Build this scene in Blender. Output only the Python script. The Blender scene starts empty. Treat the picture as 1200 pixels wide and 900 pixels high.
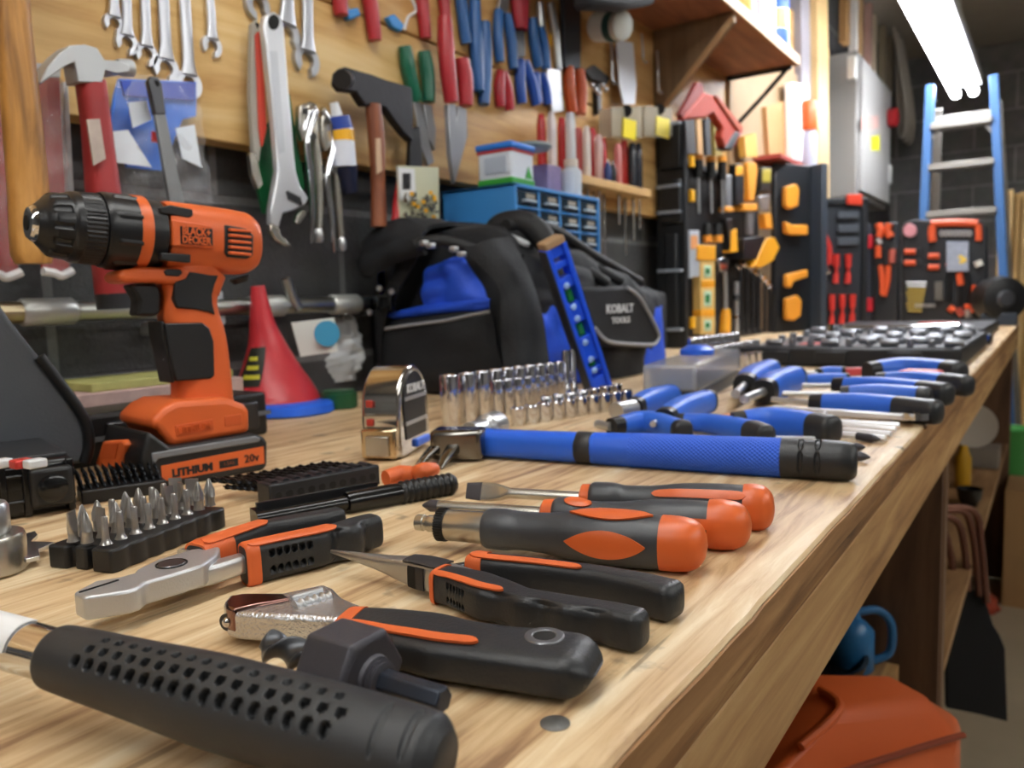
import bpy, bmesh, math, random
from math import sin, cos, pi, radians, sqrt, atan2
from mathutils import Vector, Matrix, noise
rnd = random.Random(7)
V = Vector
BZ = 0.90                      # bench top above the floor
SC = bpy.context.scene
COL = SC.collection
# ---------------------------------------------------------------- camera
F, CX, CY = 930.0, 600.0, 450.0
_r, CH = 0.03, 0.122
_v1 = (635.0, -115.0); _y0 = _v1[1] + _r*_v1[0]
_x2 = -(F*F + _v1[1]*_y0)/(_v1[0] - _r*_v1[1]); _v2 = (_x2, _y0 - _r*_x2)
_X = V((_v1[0], _v1[1], F)).normalized(); _Y = V((_v2[0], _v2[1], F)).normalized()
_Z = _X.cross(_Y)
if _Z.y > 0: _Z = -_Z
R = Matrix((_X, _Y, _Z)); EYE = V((0, 0, BZ + CH))
def ray(x, y): return R @ V((x - CX, y - CY, F))
def at(x, y, z=0.0):           # point seen at a pixel, z above the bench top
    d = ray(x, y); return EYE + d*((BZ + z - EYE.z)/d.z)
def atW(x, y, Y=0.79):         # on the plane of the back wall
    d = ray(x, y); return EYE + d*(Y/d.y)
def atX(x, y, X):
    d = ray(x, y); return EYE + d*(X/d.x)
def atD(x, y, dep): return EYE + ray(x, y)*(dep/F)
def atP(x, y, P, n):
    d = ray(x, y); return EYE + d*((P - EYE).dot(n)/d.dot(n))
cam_d = bpy.data.cameras.new('camera'); cam = bpy.data.objects.new('camera', cam_d); COL.objects.link(cam)
_mc = Matrix((R.col[0], -R.col[1], -R.col[2])).transposed().to_4x4(); _mc.translation = EYE
cam.matrix_world = _mc
cam_d.sensor_width = 36; cam_d.lens = F/1200*36; cam_d.clip_start = 0.01
cam_d.dof.use_dof = True; cam_d.dof.focus_distance = 0.335; cam_d.dof.aperture_fstop = 13.5
SC.camera = cam
SC.view_settings.view_transform = 'Standard'; SC.view_settings.look = 'None'
SC.view_settings.gamma = 1; SC.view_settings.use_curve_mapping = False
# ---------------------------------------------------------------- materials
def lin(c): return c/12.92 if c <= .04045 else ((c + .055)/1.055)**2.4
def rgb(h):
    return tuple(lin(int(h[i:i+2], 16)/255) for i in (0, 2, 4)) + (1,)
MATS = {}
def mat(name, col, rough=.5, metal=0, bump=0, bscale=200, var=0, vscale=8, spec=.5, trans=0, coat=0, alpha=1, emit=0, aniso=None):
    if name in MATS: return MATS[name]
    m = bpy.data.materials.new(name); m.use_nodes = True; MATS[name] = m
    n, l = m.node_tree.nodes, m.node_tree.links
    b = n['Principled BSDF']; c = rgb(col)
    b.inputs['Base Color'].default_value = c; b.inputs['Roughness'].default_value = rough
    b.inputs['Metallic'].default_value = metal; b.inputs['Specular IOR Level'].default_value = spec
    if trans: b.inputs['Transmission Weight'].default_value = trans
    if coat: b.inputs['Coat Weight'].default_value = coat; b.inputs['Coat Roughness'].default_value = .15
    if alpha < 1: b.inputs['Alpha'].default_value = alpha
    if emit: b.inputs['Emission Color'].default_value = c; b.inputs['Emission Strength'].default_value = emit
    tc = n.new('ShaderNodeTexCoord')
    if var:
        no = n.new('ShaderNodeTexNoise'); no.inputs['Scale'].default_value = vscale; no.inputs['Detail'].default_value = 6
        l.new(tc.outputs['Object'], no.inputs['Vector'])
        mx = n.new('ShaderNodeMix'); mx.data_type = 'RGBA'
        mx.inputs[6].default_value = tuple(x*(1 - var) for x in c[:3]) + (1,)
        mx.inputs[7].default_value = tuple(min(1, x*(1 + var)) for x in c[:3]) + (1,)
        l.new(no.outputs['Fac'], mx.inputs[0]); l.new(mx.outputs[2], b.inputs['Base Color'])
    if bump:
        no = n.new('ShaderNodeTexNoise'); no.inputs['Scale'].default_value = bscale; no.inputs['Detail'].default_value = 3
        l.new(tc.outputs['Object'], no.inputs['Vector'])
        bp = n.new('ShaderNodeBump'); bp.inputs['Strength'].default_value = bump; bp.inputs['Distance'].default_value = .002
        l.new(no.outputs['Fac'], bp.inputs['Height']); l.new(bp.outputs['Normal'], b.inputs['Normal'])
    return m
def wood(name, cols, axis=0, scale=6, stretch=14, rough=.55, spots=0, bump=.15, rings=0):
    """grain runs along axis; cols = ramp colours dark..light"""
    if name in MATS: return MATS[name]
    m = bpy.data.materials.new(name); m.use_nodes = True; MATS[name] = m
    n, l = m.node_tree.nodes, m.node_tree.links; b = n['Principled BSDF']
    b.inputs['Roughness'].default_value = rough
    tc = n.new('ShaderNodeTexCoord'); mp = n.new('ShaderNodeMapping')
    s = [scale*stretch]*3; s[axis] = scale; mp.inputs['Scale'].default_value = s
    l.new(tc.outputs['Object'], mp.inputs['Vector'])
    n1 = n.new('ShaderNodeTexNoise'); n1.inputs['Scale'].default_value = 1; n1.inputs['Detail'].default_value = 8
    n1.inputs['Roughness'].default_value = .6; n1.inputs['Distortion'].default_value = .6
    l.new(mp.outputs[0], n1.inputs['Vector'])
    n2 = n.new('ShaderNodeTexNoise'); n2.inputs['Scale'].default_value = .22; n2.inputs['Detail'].default_value = 3; n2.inputs['Distortion'].default_value = 1.2
    l.new(mp.outputs[0], n2.inputs['Vector'])
    ad = n.new('ShaderNodeMath'); ad.operation = 'ADD'
    m2 = n.new('ShaderNodeMath'); m2.operation = 'MULTIPLY'; m2.inputs[1].default_value = .5
    l.new(n2.outputs['Fac'], m2.inputs[0]); l.new(n1.outputs['Fac'], ad.inputs[0]); l.new(m2.outputs[0], ad.inputs[1])
    rp = n.new('ShaderNodeValToRGB'); el = rp.color_ramp.elements
    lo, hi = .53, .95; k = len(cols)
    mr = n.new('ShaderNodeMapRange'); mr.inputs['From Min'].default_value = lo; mr.inputs['From Max'].default_value = hi
    l.new(ad.outputs[0], mr.inputs['Value']); l.new(mr.outputs[0], rp.inputs['Fac'])
    while len(el) < k: el.new(.5)
    for i, c in enumerate(cols):
        el[i].position = i/(k - 1); el[i].color = rgb(c)
    out = rp.outputs['Color']
    if spots:
        n3 = n.new('ShaderNodeTexNoise'); n3.inputs['Scale'].default_value = 34; n3.inputs['Detail'].default_value = 5
        l.new(tc.outputs['Object'], n3.inputs['Vector'])
        m3 = n.new('ShaderNodeMapRange'); m3.inputs['From Min'].default_value = .66; m3.inputs['From Max'].default_value = .74
        m3.inputs['To Max'].default_value = spots
        l.new(n3.outputs['Fac'], m3.inputs['Value'])
        mx = n.new('ShaderNodeMix'); mx.data_type = 'RGBA'; mx.inputs[7].default_value = rgb('4a4038')
        l.new(m3.outputs[0], mx.inputs[0]); l.new(out, mx.inputs[6]); out = mx.outputs[2]
        # fine dark cracks along the grain
        mp4 = n.new('ShaderNodeMapping'); s4 = [140]*3; s4[axis] = 5; mp4.inputs['Scale'].default_value = s4
        l.new(tc.outputs['Object'], mp4.inputs['Vector'])
        n4 = n.new('ShaderNodeTexNoise'); n4.inputs['Scale'].default_value = 1; n4.inputs['Detail'].default_value = 2
        l.new(mp4.outputs[0], n4.inputs['Vector'])
        m4 = n.new('ShaderNodeMapRange'); m4.inputs['From Min'].default_value = .69; m4.inputs['From Max'].default_value = .73; m4.inputs['To Max'].default_value = .55
        l.new(n4.outputs['Fac'], m4.inputs['Value'])
        mx4 = n.new('ShaderNodeMix'); mx4.data_type = 'RGBA'; mx4.inputs[7].default_value = rgb('5a3f26')
        l.new(m4.outputs[0], mx4.inputs[0]); l.new(out, mx4.inputs[6]); out = mx4.outputs[2]
    l.new(out, b.inputs['Base Color'])
    if bump:
        bp = n.new('ShaderNodeBump'); bp.inputs['Strength'].default_value = bump; bp.inputs['Distance'].default_value = .001
        l.new(n1.outputs['Fac'], bp.inputs['Height']); l.new(bp.outputs['Normal'], b.inputs['Normal'])
    return m
# ---------------------------------------------------------------- objects
XF = {}                                   # world matrix of each thing
def frame(o, xd=(1, 0, 0), zd=(0, 0, 1)):
    x = V(xd).normalized(); z = V(zd); z = (z - x*z.dot(x)).normalized(); y = z.cross(x)
    m = Matrix((x, y, z)).transposed().to_4x4(); m.translation = V(o); return m
def tag(o, label=None, cat=None, group=None, kind=None):
    if label: o['label'] = label
    if cat: o['category'] = cat
    if group: o['group'] = group
    if kind: o['kind'] = kind
    return o
def thing(name, label, cat, m=None, group=None):
    o = bpy.data.objects.new(name, None); o.empty_display_size = .02; COL.objects.link(o)
    m = m if isinstance(m, Matrix) else Matrix.Translation(V(m) if m is not None else V((0, 0, 0)))
    o.matrix_world = m; XF[o.name] = m.copy()
    return tag(o, label, cat, group)
class MB:
    def __init__(s): s.v = []; s.f = []; s.m = Matrix.Identity(4)
    def add(s, vs, fs):
        b = len(s.v); s.v += [s.m @ V(v) for v in vs]; s.f += [tuple(i + b for i in f) for f in fs]; return s
    def box(s, c, d, m=None):
        x, y, z = d[0]/2, d[1]/2, d[2]/2; c = V(c)
        vs = [V((i*x, j*y, k*z)) for i in (-1, 1) for j in (-1, 1) for k in (-1, 1)]
        if m is not None: vs = [m.to_3x3() @ v for v in vs]
        return s.add([c + v for v in vs], [(0, 1, 3, 2), (4, 6, 7, 5), (0, 4, 5, 1), (2, 3, 7, 6), (0, 2, 6, 4), (1, 5, 7, 3)])
    def bar(s, a, b, w, h, up=(0, 0, 1)):  # box from a to b
        a, b = V(a), V(b); return s.box((a + b)/2, ((b - a).length, w, h), frame((0, 0, 0), b - a, up))
    def lathe(s, a, b, prof, n=24, caps=True):
        """prof: (t along a->b as a fraction, radius)"""
        a, b = V(a), V(b); ax = (b - a); u = ax.orthogonal().normalized(); w = ax.normalized().cross(u)
        vs, fs = [], []
        for t, r in prof:
            for k in range(n):
                an = 2*pi*k/n; vs.append(a + ax*t + (u*cos(an) + w*sin(an))*r)
        for i in range(len(prof) - 1):
            for k in range(n):
                fs.append((i*n + k, i*n + (k + 1) % n, (i + 1)*n + (k + 1) % n, (i + 1)*n + k))
        if caps: fs.append(tuple(range(n))[::-1]); fs.append(tuple((len(prof) - 1)*n + k for k in range(n)))
        return s.add(vs, fs)
    def cyl(s, a, b, r, r2=None, n=20): return s.lathe(a, b, [(0, r), (1, r if r2 is None else r2)], n)
    def ball(s, c, r, n=12):
        c = V(c); return s.lathe(c - V((0, 0, r)), c + V((0, 0, r)), [((1 - cos(pi*i/n))/2, max(1e-5, r*sin(pi*i/n))) for i in range(n + 1)], n*2)
    def tube(s, pts, r, n=10, sub=6, closed=False):
        pts = [V(p) for p in pts]
        P = spline(pts, sub, closed) if sub > 1 and len(pts) > 2 else pts
        rr = r if isinstance(r, (list, tuple)) else [r, r]
        vs, fs = [], []; L = len(P); u = None
        for i, p in enumerate(P):
            t = (P[(i + 1) % L] - P[i - 1]) if (closed or 0 < i < L - 1) else (P[1] - P[0] if i == 0 else P[-1] - P[-2])
            t.normalize(); u = t.orthogonal().normalized() if u is None else (u - t*u.dot(t)).normalized(); w = t.cross(u)
            q = i/(L - 1)*(len(rr) - 1); k = min(int(q), len(rr) - 2); ri = rr[k] + (rr[k + 1] - rr[k])*(q - k)
            vs += [p + (u*cos(2*pi*j/n) + w*sin(2*pi*j/n))*ri for j in range(n)]
        for i in range(L if closed else L - 1):
            for j in range(n):
                i2 = (i + 1) % L; fs.append((i*n + j, i*n + (j + 1) % n, i2*n + (j + 1) % n, i2*n + j))
        if not closed: fs.append(tuple(range(n))[::-1]); fs.append(tuple((L - 1)*n + j for j in range(n)))
        return s.add(vs, fs)
    def prism(s, pts, d, holes=()):        # polygon of 3-D points swept by vector d
        pts = [V(p) for p in pts]; d = V(d); n = len(pts)
        return s.add(pts + [p + d for p in pts], [tuple(range(n))[::-1], tuple(range(n, 2*n))] + [(i, (i + 1) % n, n + (i + 1) % n, n + i) for i in range(n)])
    def ring(s, outer, inner, d):          # two matching outlines swept by d
        o = [V(p) for p in outer]; q = [V(p) for p in inner]; d = V(d); n = len(o)
        vs = o + q + [p + d for p in o] + [p + d for p in q]; fs = []
        for i in range(n):
            j = (i + 1) % n
            fs += [(i, n + i, n + j, j), (2*n + i, 2*n + j, 3*n + j, 3*n + i), (i, j, 2*n + j, 2*n + i), (n + i, 3*n + i, 3*n + j, n + j)]
        return s.add(vs, fs)
    def sheet(s, fn, nu, nv, th=0):        # fn(u,v) -> point; th gives it thickness
        P = [[V(fn(i/nu, j/nv)) for j in range(nv + 1)] for i in range(nu + 1)]
        fl = [p for row in P for p in row]; W = nv + 1; N = len(fl)
        fs = [(i*W + j, (i + 1)*W + j, (i + 1)*W + j + 1, i*W + j + 1) for i in range(nu) for j in range(nv)]
        if not th: return s.add(fl, fs)
        bk = []
        for i in range(nu + 1):
            for j in range(nv + 1):
                du = P[min(i + 1, nu)][j] - P[max(i - 1, 0)][j]; dv = P[i][min(j + 1, nv)] - P[i][max(j - 1, 0)]
                bk.append(P[i][j] - du.cross(dv).normalized()*th)
        fs2 = [tuple(N + k for k in f[::-1]) for f in fs]
        rim = [i*W for i in range(nu + 1)] + [nu*W + j for j in range(1, nv + 1)] + [i*W + nv for i in range(nu - 1, -1, -1)] + [j for j in range(nv - 1, 0, -1)]
        fs3 = [(rim[k], N + rim[k], N + rim[(k + 1) % len(rim)], rim[(k + 1) % len(rim)]) for k in range(len(rim))]
        return s.add(fl + bk, fs + fs2 + fs3)
    def build(s, name, mt, parent=None, bev=0, seg=2, smooth=40, sub=0, label=None, local=False):
        me = bpy.data.meshes.new(name)
        vs = s.v
        if parent is not None and not local:
            inv = world(parent).inverted(); vs = [inv @ v for v in vs]
        me.from_pydata([tuple(v) for v in vs], [], s.f)
        bm = bmesh.new(); bm.from_mesh(me)
        bmesh.ops.recalc_face_normals(bm, faces=bm.faces)
        lim = radians(smooth)
        for f in bm.faces: f.smooth = smooth > 0
        for e in bm.edges:
            e.smooth = not (len(e.link_faces) == 2 and e.calc_face_angle(0) > lim)
        bm.to_mesh(me); bm.free(); me.materials.append(mt)
        o = bpy.data.objects.new(name, me); COL.objects.link(o)
        if parent is not None: o.parent = parent; XF[o.name] = world(parent)
        if bev:
            md = o.modifiers.new('bevel', 'BEVEL'); md.width = bev; md.segments = seg; md.limit_method = 'ANGLE'; md.angle_limit = radians(35)
        if sub:
            md = o.modifiers.new('sub', 'SUBSURF'); md.levels = md.render_levels = sub
        if label: o['label'] = label
        return o
    def solo(s, name, mt, label, cat, group=None, kind=None, origin=None, **k):   # a thing that is one mesh
        lo = origin if origin is not None else V((sum(v.x for v in s.v)/len(s.v), sum(v.y for v in s.v)/len(s.v), min(v.z for v in s.v)))
        lo = V(lo); s.v = [v - lo for v in s.v]
        o = s.build(name, mt, **k); o.location = lo; XF[o.name] = Matrix.Translation(lo)
        return tag(o, label, cat, group, kind)
def world(o): return XF[o.name]
def dup(root, m, label=None, group=None, name=None):
    r = root.copy(); COL.objects.link(r); r.matrix_world = m; XF[r.name] = m.copy()
    if label: r['label'] = label
    if group: r['group'] = group
    for ch in [c for c in root.children]:
        c = ch.copy(); COL.objects.link(c); c.parent = r; XF[c.name] = m.copy()
        for g in ch.children:
            d = g.copy(); COL.objects.link(d); d.parent = c; XF[d.name] = m.copy()
    return r
def spline(P, sub=6, closed=False):
    P = [V(p) for p in P]; n = len(P); out = []
    for i in range(n if closed else n - 1):
        a, b, c, d = (P[i - 1] if closed or i else P[0]), P[i], P[(i + 1) % n], (P[(i + 2) % n] if closed or i + 2 < n else P[-1])
        for k in range(sub):
            t = k/sub
            out.append(.5*((2*b) + (c - a)*t + (2*a - 5*b + 4*c - d)*t*t + (3*b - a - 3*c + d)*t**3))
    if not closed: out.append(P[-1])
    return out
def smooth01(x): x = max(0, min(1, x)); return x*x*(3 - 2*x)
class Surf:
    """loft along control sections (point, half width, half height, exponent)"""
    def __init__(s, ctrl, up=(0, 0, 1), lin=False):
        s.c = [(V(c[0]), c[1], c[2], c[3] if len(c) > 3 else 2.0) for c in ctrl]; s.up = V(up); s.lin = lin
        L = [0]
        for a, b in zip(s.c, s.c[1:]): L.append(L[-1] + max((b[0] - a[0]).length, 1e-6))
        s.k = [x/L[-1] for x in L]; s.L = L[-1]
    def sec(s, t):
        t = max(0, min(1, t)); k = s.k; i = 0
        while i < len(k) - 2 and t > k[i + 1]: i += 1
        q = (t - k[i])/max(1e-9, k[i + 1] - k[i])
        def ip(j):
            b, c = s.c[i][j], s.c[i + 1][j]
            if s.lin or len(s.c) < 3: return b + (c - b)*q
            h = k[i + 1] - k[i]
            def tan(m):
                if 0 < m < len(k) - 1:
                    d0 = (s.c[m][j] - s.c[m - 1][j])/(k[m] - k[m - 1]); d1 = (s.c[m + 1][j] - s.c[m][j])/(k[m + 1] - k[m])
                    if j: return 0.0 if d0*d1 <= 0 else 2*d0*d1/(d0 + d1)
                    return (d0 + d1)/2
                return (c - b)/h
            m0, m1 = tan(i)*h, tan(i + 1)*h; q2, q3 = q*q, q*q*q
            return b*(2*q3 - 3*q2 + 1) + m0*(q3 - 2*q2 + q) + c*(-2*q3 + 3*q2) + m1*(q3 - q2)
        return ip(0), ip(1), ip(2), ip(3)
    def fr(s, t):
        e = 1e-3; T = (s.sec(min(1, t + e))[0] - s.sec(max(0, t - e))[0]).normalized()
        U = s.up.cross(T).normalized(); return T, U, T.cross(U)
    def pt(s, t, a, off=0):
        c, w, h, e = s.sec(t); T, U, W = s.fr(t); ca, sa = cos(a), sin(a)
        x = math.copysign(abs(ca)**(2/e), ca); y = math.copysign(abs(sa)**(2/e), sa)
        return c + U*(x*(w + off)) + W*(y*(h + off))
    def mesh(s, mb, nt=40, na=24, disp=None, cap=True, ts=None, t0=0, t1=1):
        ts = ts or [t0 + (t1 - t0)*i/nt for i in range(nt + 1)]; vs, fs = [], []
        for t in ts:
            c, w, h, e = s.sec(t); T, U, W = s.fr(t)
            for j in range(na):
                a = 2*pi*j/na; ca, sa = cos(a), sin(a); o = disp(t, a) if disp else 0
                x = math.copysign(abs(ca)**(2/e), ca); y = math.copysign(abs(sa)**(2/e), sa)
                vs.append(c + U*(x*(w + o)) + W*(y*(h + o)))
        for i in range(len(ts) - 1):
            for j in range(na): fs.append((i*na + j, i*na + (j + 1) % na, (i + 1)*na + (j + 1) % na, (i + 1)*na + j))
        if cap: fs.append(tuple(range(na))[::-1]); fs.append(tuple((len(ts) - 1)*na + j for j in range(na)))
        mb.add(vs, fs); return mb
    def patch(s, mb, t0, t1, ac, ah, off=.0004, nu=20, nv=10, th=.0008, shape='rect'):
        """inlay on the surface: ac/ah centre angle and half width (radians, may be functions of u in 0..1)"""
        def g(u, v):
            uu = u
            k = 1.0
            if shape == 'eye': k = max(.02, (1 - (2*u - 1)**2))
            elif shape == 'oval': k = sqrt(max(.0004, 1 - (2*u - 1)**2)); uu = u
            elif shape == 'round':
                k = min(1, sqrt(max(.01, 1 - max(0, abs(2*u - 1) - .8)**2/.04)))
            A = (ac(u) if callable(ac) else ac) + (ah(u) if callable(ah) else ah)*k*(2*v - 1)
            return s.pt(t0 + (t1 - t0)*uu, A, off)
        mb.sheet(g, nu, nv, th); return mb
def slots(lst, L=1):
    """disp function: list of (t, a, half t, half a, depth)"""
    def d(t, a):
        o = 0
        for (tc, ac, dt, da, dp) in lst:
            if abs(t - tc) < dt*1.6:
                da_ = (a - ac + pi) % (2*pi) - pi
                q = max(abs(t - tc)/dt, 0)**2 + (abs(da_)/da)**4 if da > 0 else 9
                if q < 1.6: o = min(o, -dp*smooth01((1.5 - q)/.7))
        return o
    return d
def textmesh(txt, size, m, th=.0005, mt=None, name='lettering', parent=None, bold=0, align='CENTER', sx=1):
    cu = bpy.data.curves.new('t', 'FONT'); cu.body = txt; cu.size = size; cu.extrude = th/2; cu.align_x = align; cu.align_y = 'CENTER'; cu.offset = bold; cu.resolution_u = 2
    cu.space_line = .8
    ob = bpy.data.objects.new('t', cu); COL.objects.link(ob)
    bpy.context.view_layer.update()
    me = bpy.data.meshes.new_from_object(ob.evaluated_get(bpy.context.evaluated_depsgraph_get()))
    b = MB(); b.m = m @ Matrix.Diagonal((sx, 1, 1, 1)); b.add([v.co for v in me.vertices], [tuple(p.vertices) for p in me.polygons])
    bpy.data.objects.remove(ob); bpy.data.curves.remove(cu); bpy.data.meshes.remove(me)
    return b.build(name, mt, parent, smooth=0)
def arc(c, r, a0, a1, n, ux=V((1, 0, 0)), uy=V((0, 0, 1)), ry=None):
    c = V(c); ry = r if ry is None else ry
    return [c + ux*(r*cos(a0 + (a1 - a0)*i/n)) + uy*(ry*sin(a0 + (a1 - a0)*i/n)) for i in range(n + 1)]
def wpts(px, Y): return [atW(x, y, Y) for x, y in px]
def wprism(px, Y, th, mb=None):            # outline at the wall, Y = front face, th = real thickness
    mb = mb or MB(); return mb.prism(wpts(px, Y), V((0, th, 0)))
def wtube(px, Y, r, n=10, sub=5): return MB().tube(wpts(px, Y), r, n, sub)
ORD = 'first second third fourth fifth sixth seventh eighth ninth tenth eleventh twelfth thirteenth fourteenth fifteenth sixteenth seventeenth eighteenth'.split()
# palette
BLK = mat('black_rubber', '26282b', .42, bump=.12, bscale=900)
BLKP = mat('black_plastic', '141517', .38)
BLKM = mat('black_oxide_steel', '47464d', .45, .35, bump=.05, bscale=700)
GLOSSB = mat('gloss_black', '0d0e10', .18)
CHR = mat('chrome', 'd6d8dc', .07, 1)
SAT = mat('satin_steel', 'c6c8ca', .34, .85, bump=.06, bscale=1500)
NICK = mat('nickel_steel', 'bdb9b0', .26, .9)
DKST = mat('dark_steel', '4c4d50', .32, .9)
ORG = mat('orange_plastic', 'dd672e', .38)
ORGR = mat('orange_rubber', 'da6733', .45)
BLU = mat('blue_plastic', '2b68e6', .36)
BLUR = mat('blue_rubber', '2562e2', .45)
RED = mat('red_plastic', 'b8232a', .4)
WHT = mat('white_plastic', 'e6e8ea', .4)
YEL = mat('yellow_plastic', 'f2b51a', .42)
# ================================================================ the room
PLY = wood('bench_plywood', ['8a6848', 'ab8863', 'c5a57b', 'd2b68d', 'd9c19a', 'e4d1b0'], 0, 10, 11, .5, spots=.7, bump=.3)
PINE = wood('pine_board', ['a97c42', 'c79c5e', 'd8b375', 'e0c188'], 0, 3, 10, .5, bump=.1)
PINEZ = wood('pine_upright', ['b98a4c', 'd2a765', 'e0bd80', 'e8cb96'], 2, 3, 12, .5, bump=.1)
EDGE = wood('rough_board', ['6d4a2a', '946a40', 'ad8253', 'c39a68'], 0, 6, 12, .65, bump=.3)
BROWN = wood('brown_panel', ['4a3322', '5c412c', '6a4c34', '745640'], 2, 4, 8, .7, bump=.1)
def struct(name, mb, mt, **k):
    o = mb.build(name, mt, **k); o['kind'] = 'structure'; return o
def blockmat(name, c1, c2, mc, bw, bh, rot=False, dz=0):
    m = bpy.data.materials.new(name); m.use_nodes = True; n, l = m.node_tree.nodes, m.node_tree.links; b = n['Principled BSDF']
    tc = n.new('ShaderNodeTexCoord'); mp = n.new('ShaderNodeMapping')
    mp.inputs['Rotation'].default_value = (radians(90), 0, radians(90) if rot else 0) if not rot else (radians(90), 0, 0)
    sx = n.new('ShaderNodeSeparateXYZ'); cx = n.new('ShaderNodeCombineXYZ'); l.new(tc.outputs['Object'], sx.inputs[0])
    l.new(sx.outputs[1 if rot else 0], cx.inputs[0]); sh = n.new('ShaderNodeMath'); sh.inputs[1].default_value = dz; l.new(sx.outputs[2], sh.inputs[0]); l.new(sh.outputs[0], cx.inputs[1])
    br = n.new('ShaderNodeTexBrick'); br.inputs['Scale'].default_value = 1; br.inputs['Brick Width'].default_value = bw; br.inputs['Row Height'].default_value = bh
    br.inputs['Mortar Size'].default_value = .006; br.inputs['Color1'].default_value = rgb(c1); br.inputs['Color2'].default_value = rgb(c2); br.inputs['Mortar'].default_value = rgb(mc)
    br.inputs['Mortar Smooth'].default_value = .3
    l.new(cx.outputs[0], br.inputs['Vector'])
    no = n.new('ShaderNodeTexNoise'); no.inputs['Scale'].default_value = 14; no.inputs['Detail'].default_value = 9; l.new(tc.outputs['Object'], no.inputs['Vector'])
    mx = n.new('ShaderNodeMix'); mx.data_type = 'RGBA'; mx.blend_type = 'OVERLAY'; mx.inputs[0].default_value = .55
    l.new(br.outputs['Color'], mx.inputs[6]); l.new(no.outputs['Color'], mx.inputs[7])
    hs = n.new('ShaderNodeHueSaturation'); hs.inputs['Saturation'].default_value = .25; l.new(mx.outputs[2], hs.inputs['Color']); l.new(hs.outputs[0], b.inputs['Base Color'])
    bp = n.new('ShaderNodeBump'); bp.inputs['Strength'].default_value = .5; bp.inputs['Distance'].default_value = .004
    no2 = n.new('ShaderNodeTexNoise'); no2.inputs['Scale'].default_value = 160; l.new(tc.outputs['Object'], no2.inputs['Vector'])
    ad = n.new('ShaderNodeMath'); ad.operation = 'SUBTRACT'; l.new(no2.outputs['Fac'], ad.inputs[0]); l.new(br.outputs['Fac'], ad.inputs[1])
    l.new(ad.outputs[0], bp.inputs['Height']); l.new(bp.outputs['Normal'], b.inputs['Normal']); b.inputs['Roughness'].default_value = .8
    return m
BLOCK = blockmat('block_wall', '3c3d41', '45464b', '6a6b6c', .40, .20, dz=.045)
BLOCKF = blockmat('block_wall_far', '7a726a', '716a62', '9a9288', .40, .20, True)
WY, FX, RY, BX, CZ = .83, 5.3, -2.3, -1.8, 2.36
struct('floor', MB().box(((FX + BX)/2, (WY + RY)/2, -.05), (FX - BX + .4, WY - RY + .4, .1)), mat('concrete_floor', 'b3a58c', .7, bump=.2, bscale=60, var=.18, vscale=5))
struct('ceiling', MB().box(((FX + BX)/2, (WY + RY)/2, CZ + .05), (FX - BX + .4, WY - RY + .4, .1)), mat('ceiling_board', 'a39a8c', .8, var=.1))
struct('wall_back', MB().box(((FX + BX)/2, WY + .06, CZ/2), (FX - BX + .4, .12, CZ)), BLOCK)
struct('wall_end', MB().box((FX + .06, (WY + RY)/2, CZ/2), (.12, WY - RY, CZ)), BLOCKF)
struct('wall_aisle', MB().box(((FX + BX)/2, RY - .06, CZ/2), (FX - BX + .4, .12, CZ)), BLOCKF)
struct('wall_near', MB().box((BX - .06, (WY + RY)/2, CZ/2), (.12, WY - RY, CZ)), BLOCKF)
# mortar ledge seen behind the bench and the tool boards screwed to the wall
P1 = BOARD0 = atW(240, 165, .80).z; P2 = atW(372, 0, .80).z
b = MB().box((1.45, .812, (P1 + P2)/2), (4.2, .034, P2 - P1 - .003))
tb = tag(b.build('tool_board', PINE, bev=.002), 'long golden pine board on the dark wall carrying the wrenches', 'board')
tb['kind'] = 'structure'; tb.name = 'trim_board'
PLYU = wood('upper_board', ['a2763f', 'bb8d52', 'caa065', 'd5b079'], 0, 3, 8, .5, bump=.1)
u = struct('trim_upper', MB().box((1.45, .812, P2 + .3), (4.2, .034, .597)), PLYU, bev=.002)
# ---------------------------------------------------------------- bench
X0, X1 = -.9, at(1196, 378).x
FY = .093
bench = thing('workbench', 'long wooden workbench with worn plywood top running along the wall', 'workbench', (1.2, .45, 0))
b = MB(); nx = 260; jit = [noise.noise(V((i*.9, 3, 0)))*.0005 + noise.noise(V((i*.21, 9, 0)))*.0006 for i in range(nx + 1)]
def topf(u, v):
    pass
vs, fs = [], []
for i in range(nx + 1):
    x = X0 + (X1 - X0)*i/nx; j = jit[i]
    ring = [(x, FY + j + .0015, BZ - .0005), (x, FY + .004, BZ), (x, WY - .002, BZ), (x, WY - .002, BZ - .018), (x, FY + j*.5 + .001, BZ - .018), (x, FY + j*.8, BZ - .009), (x, FY + j, BZ - .002)]
    vs += ring
    if i:
        for k in range(7): fs.append(((i - 1)*7 + k, (i - 1)*7 + (k + 1) % 7, i*7 + (k + 1) % 7, i*7 + k))
fs += [tuple(range(7)), tuple(nx*7 + k for k in range(7))[::-1]]
MB().add(vs, fs).build('worktop', PLY, bench, smooth=25)
MB().box(((X0 + X1)/2, FY + .010, BZ - .018 - .0045), (X1 - X0, .017, .009)).build('edge_strip', wood('ply_edge', ['5a3c22', '7d5833', '94693e', 'b08a58'], 0, 8, 16, .7, bump=.4), bench, bev=.001)
MB().box(((X0 + X1)/2, FY + .012, BZ - .0285 - .026), (X1 - X0, .019, .052)).build('apron', wood('apron_board', ['8a6238', 'a97f4e', 'bd9561', 'cba672'], 0, 5, 14, .6, bump=.25), bench, bev=.0015)
eb = MB()
EV = []
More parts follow.
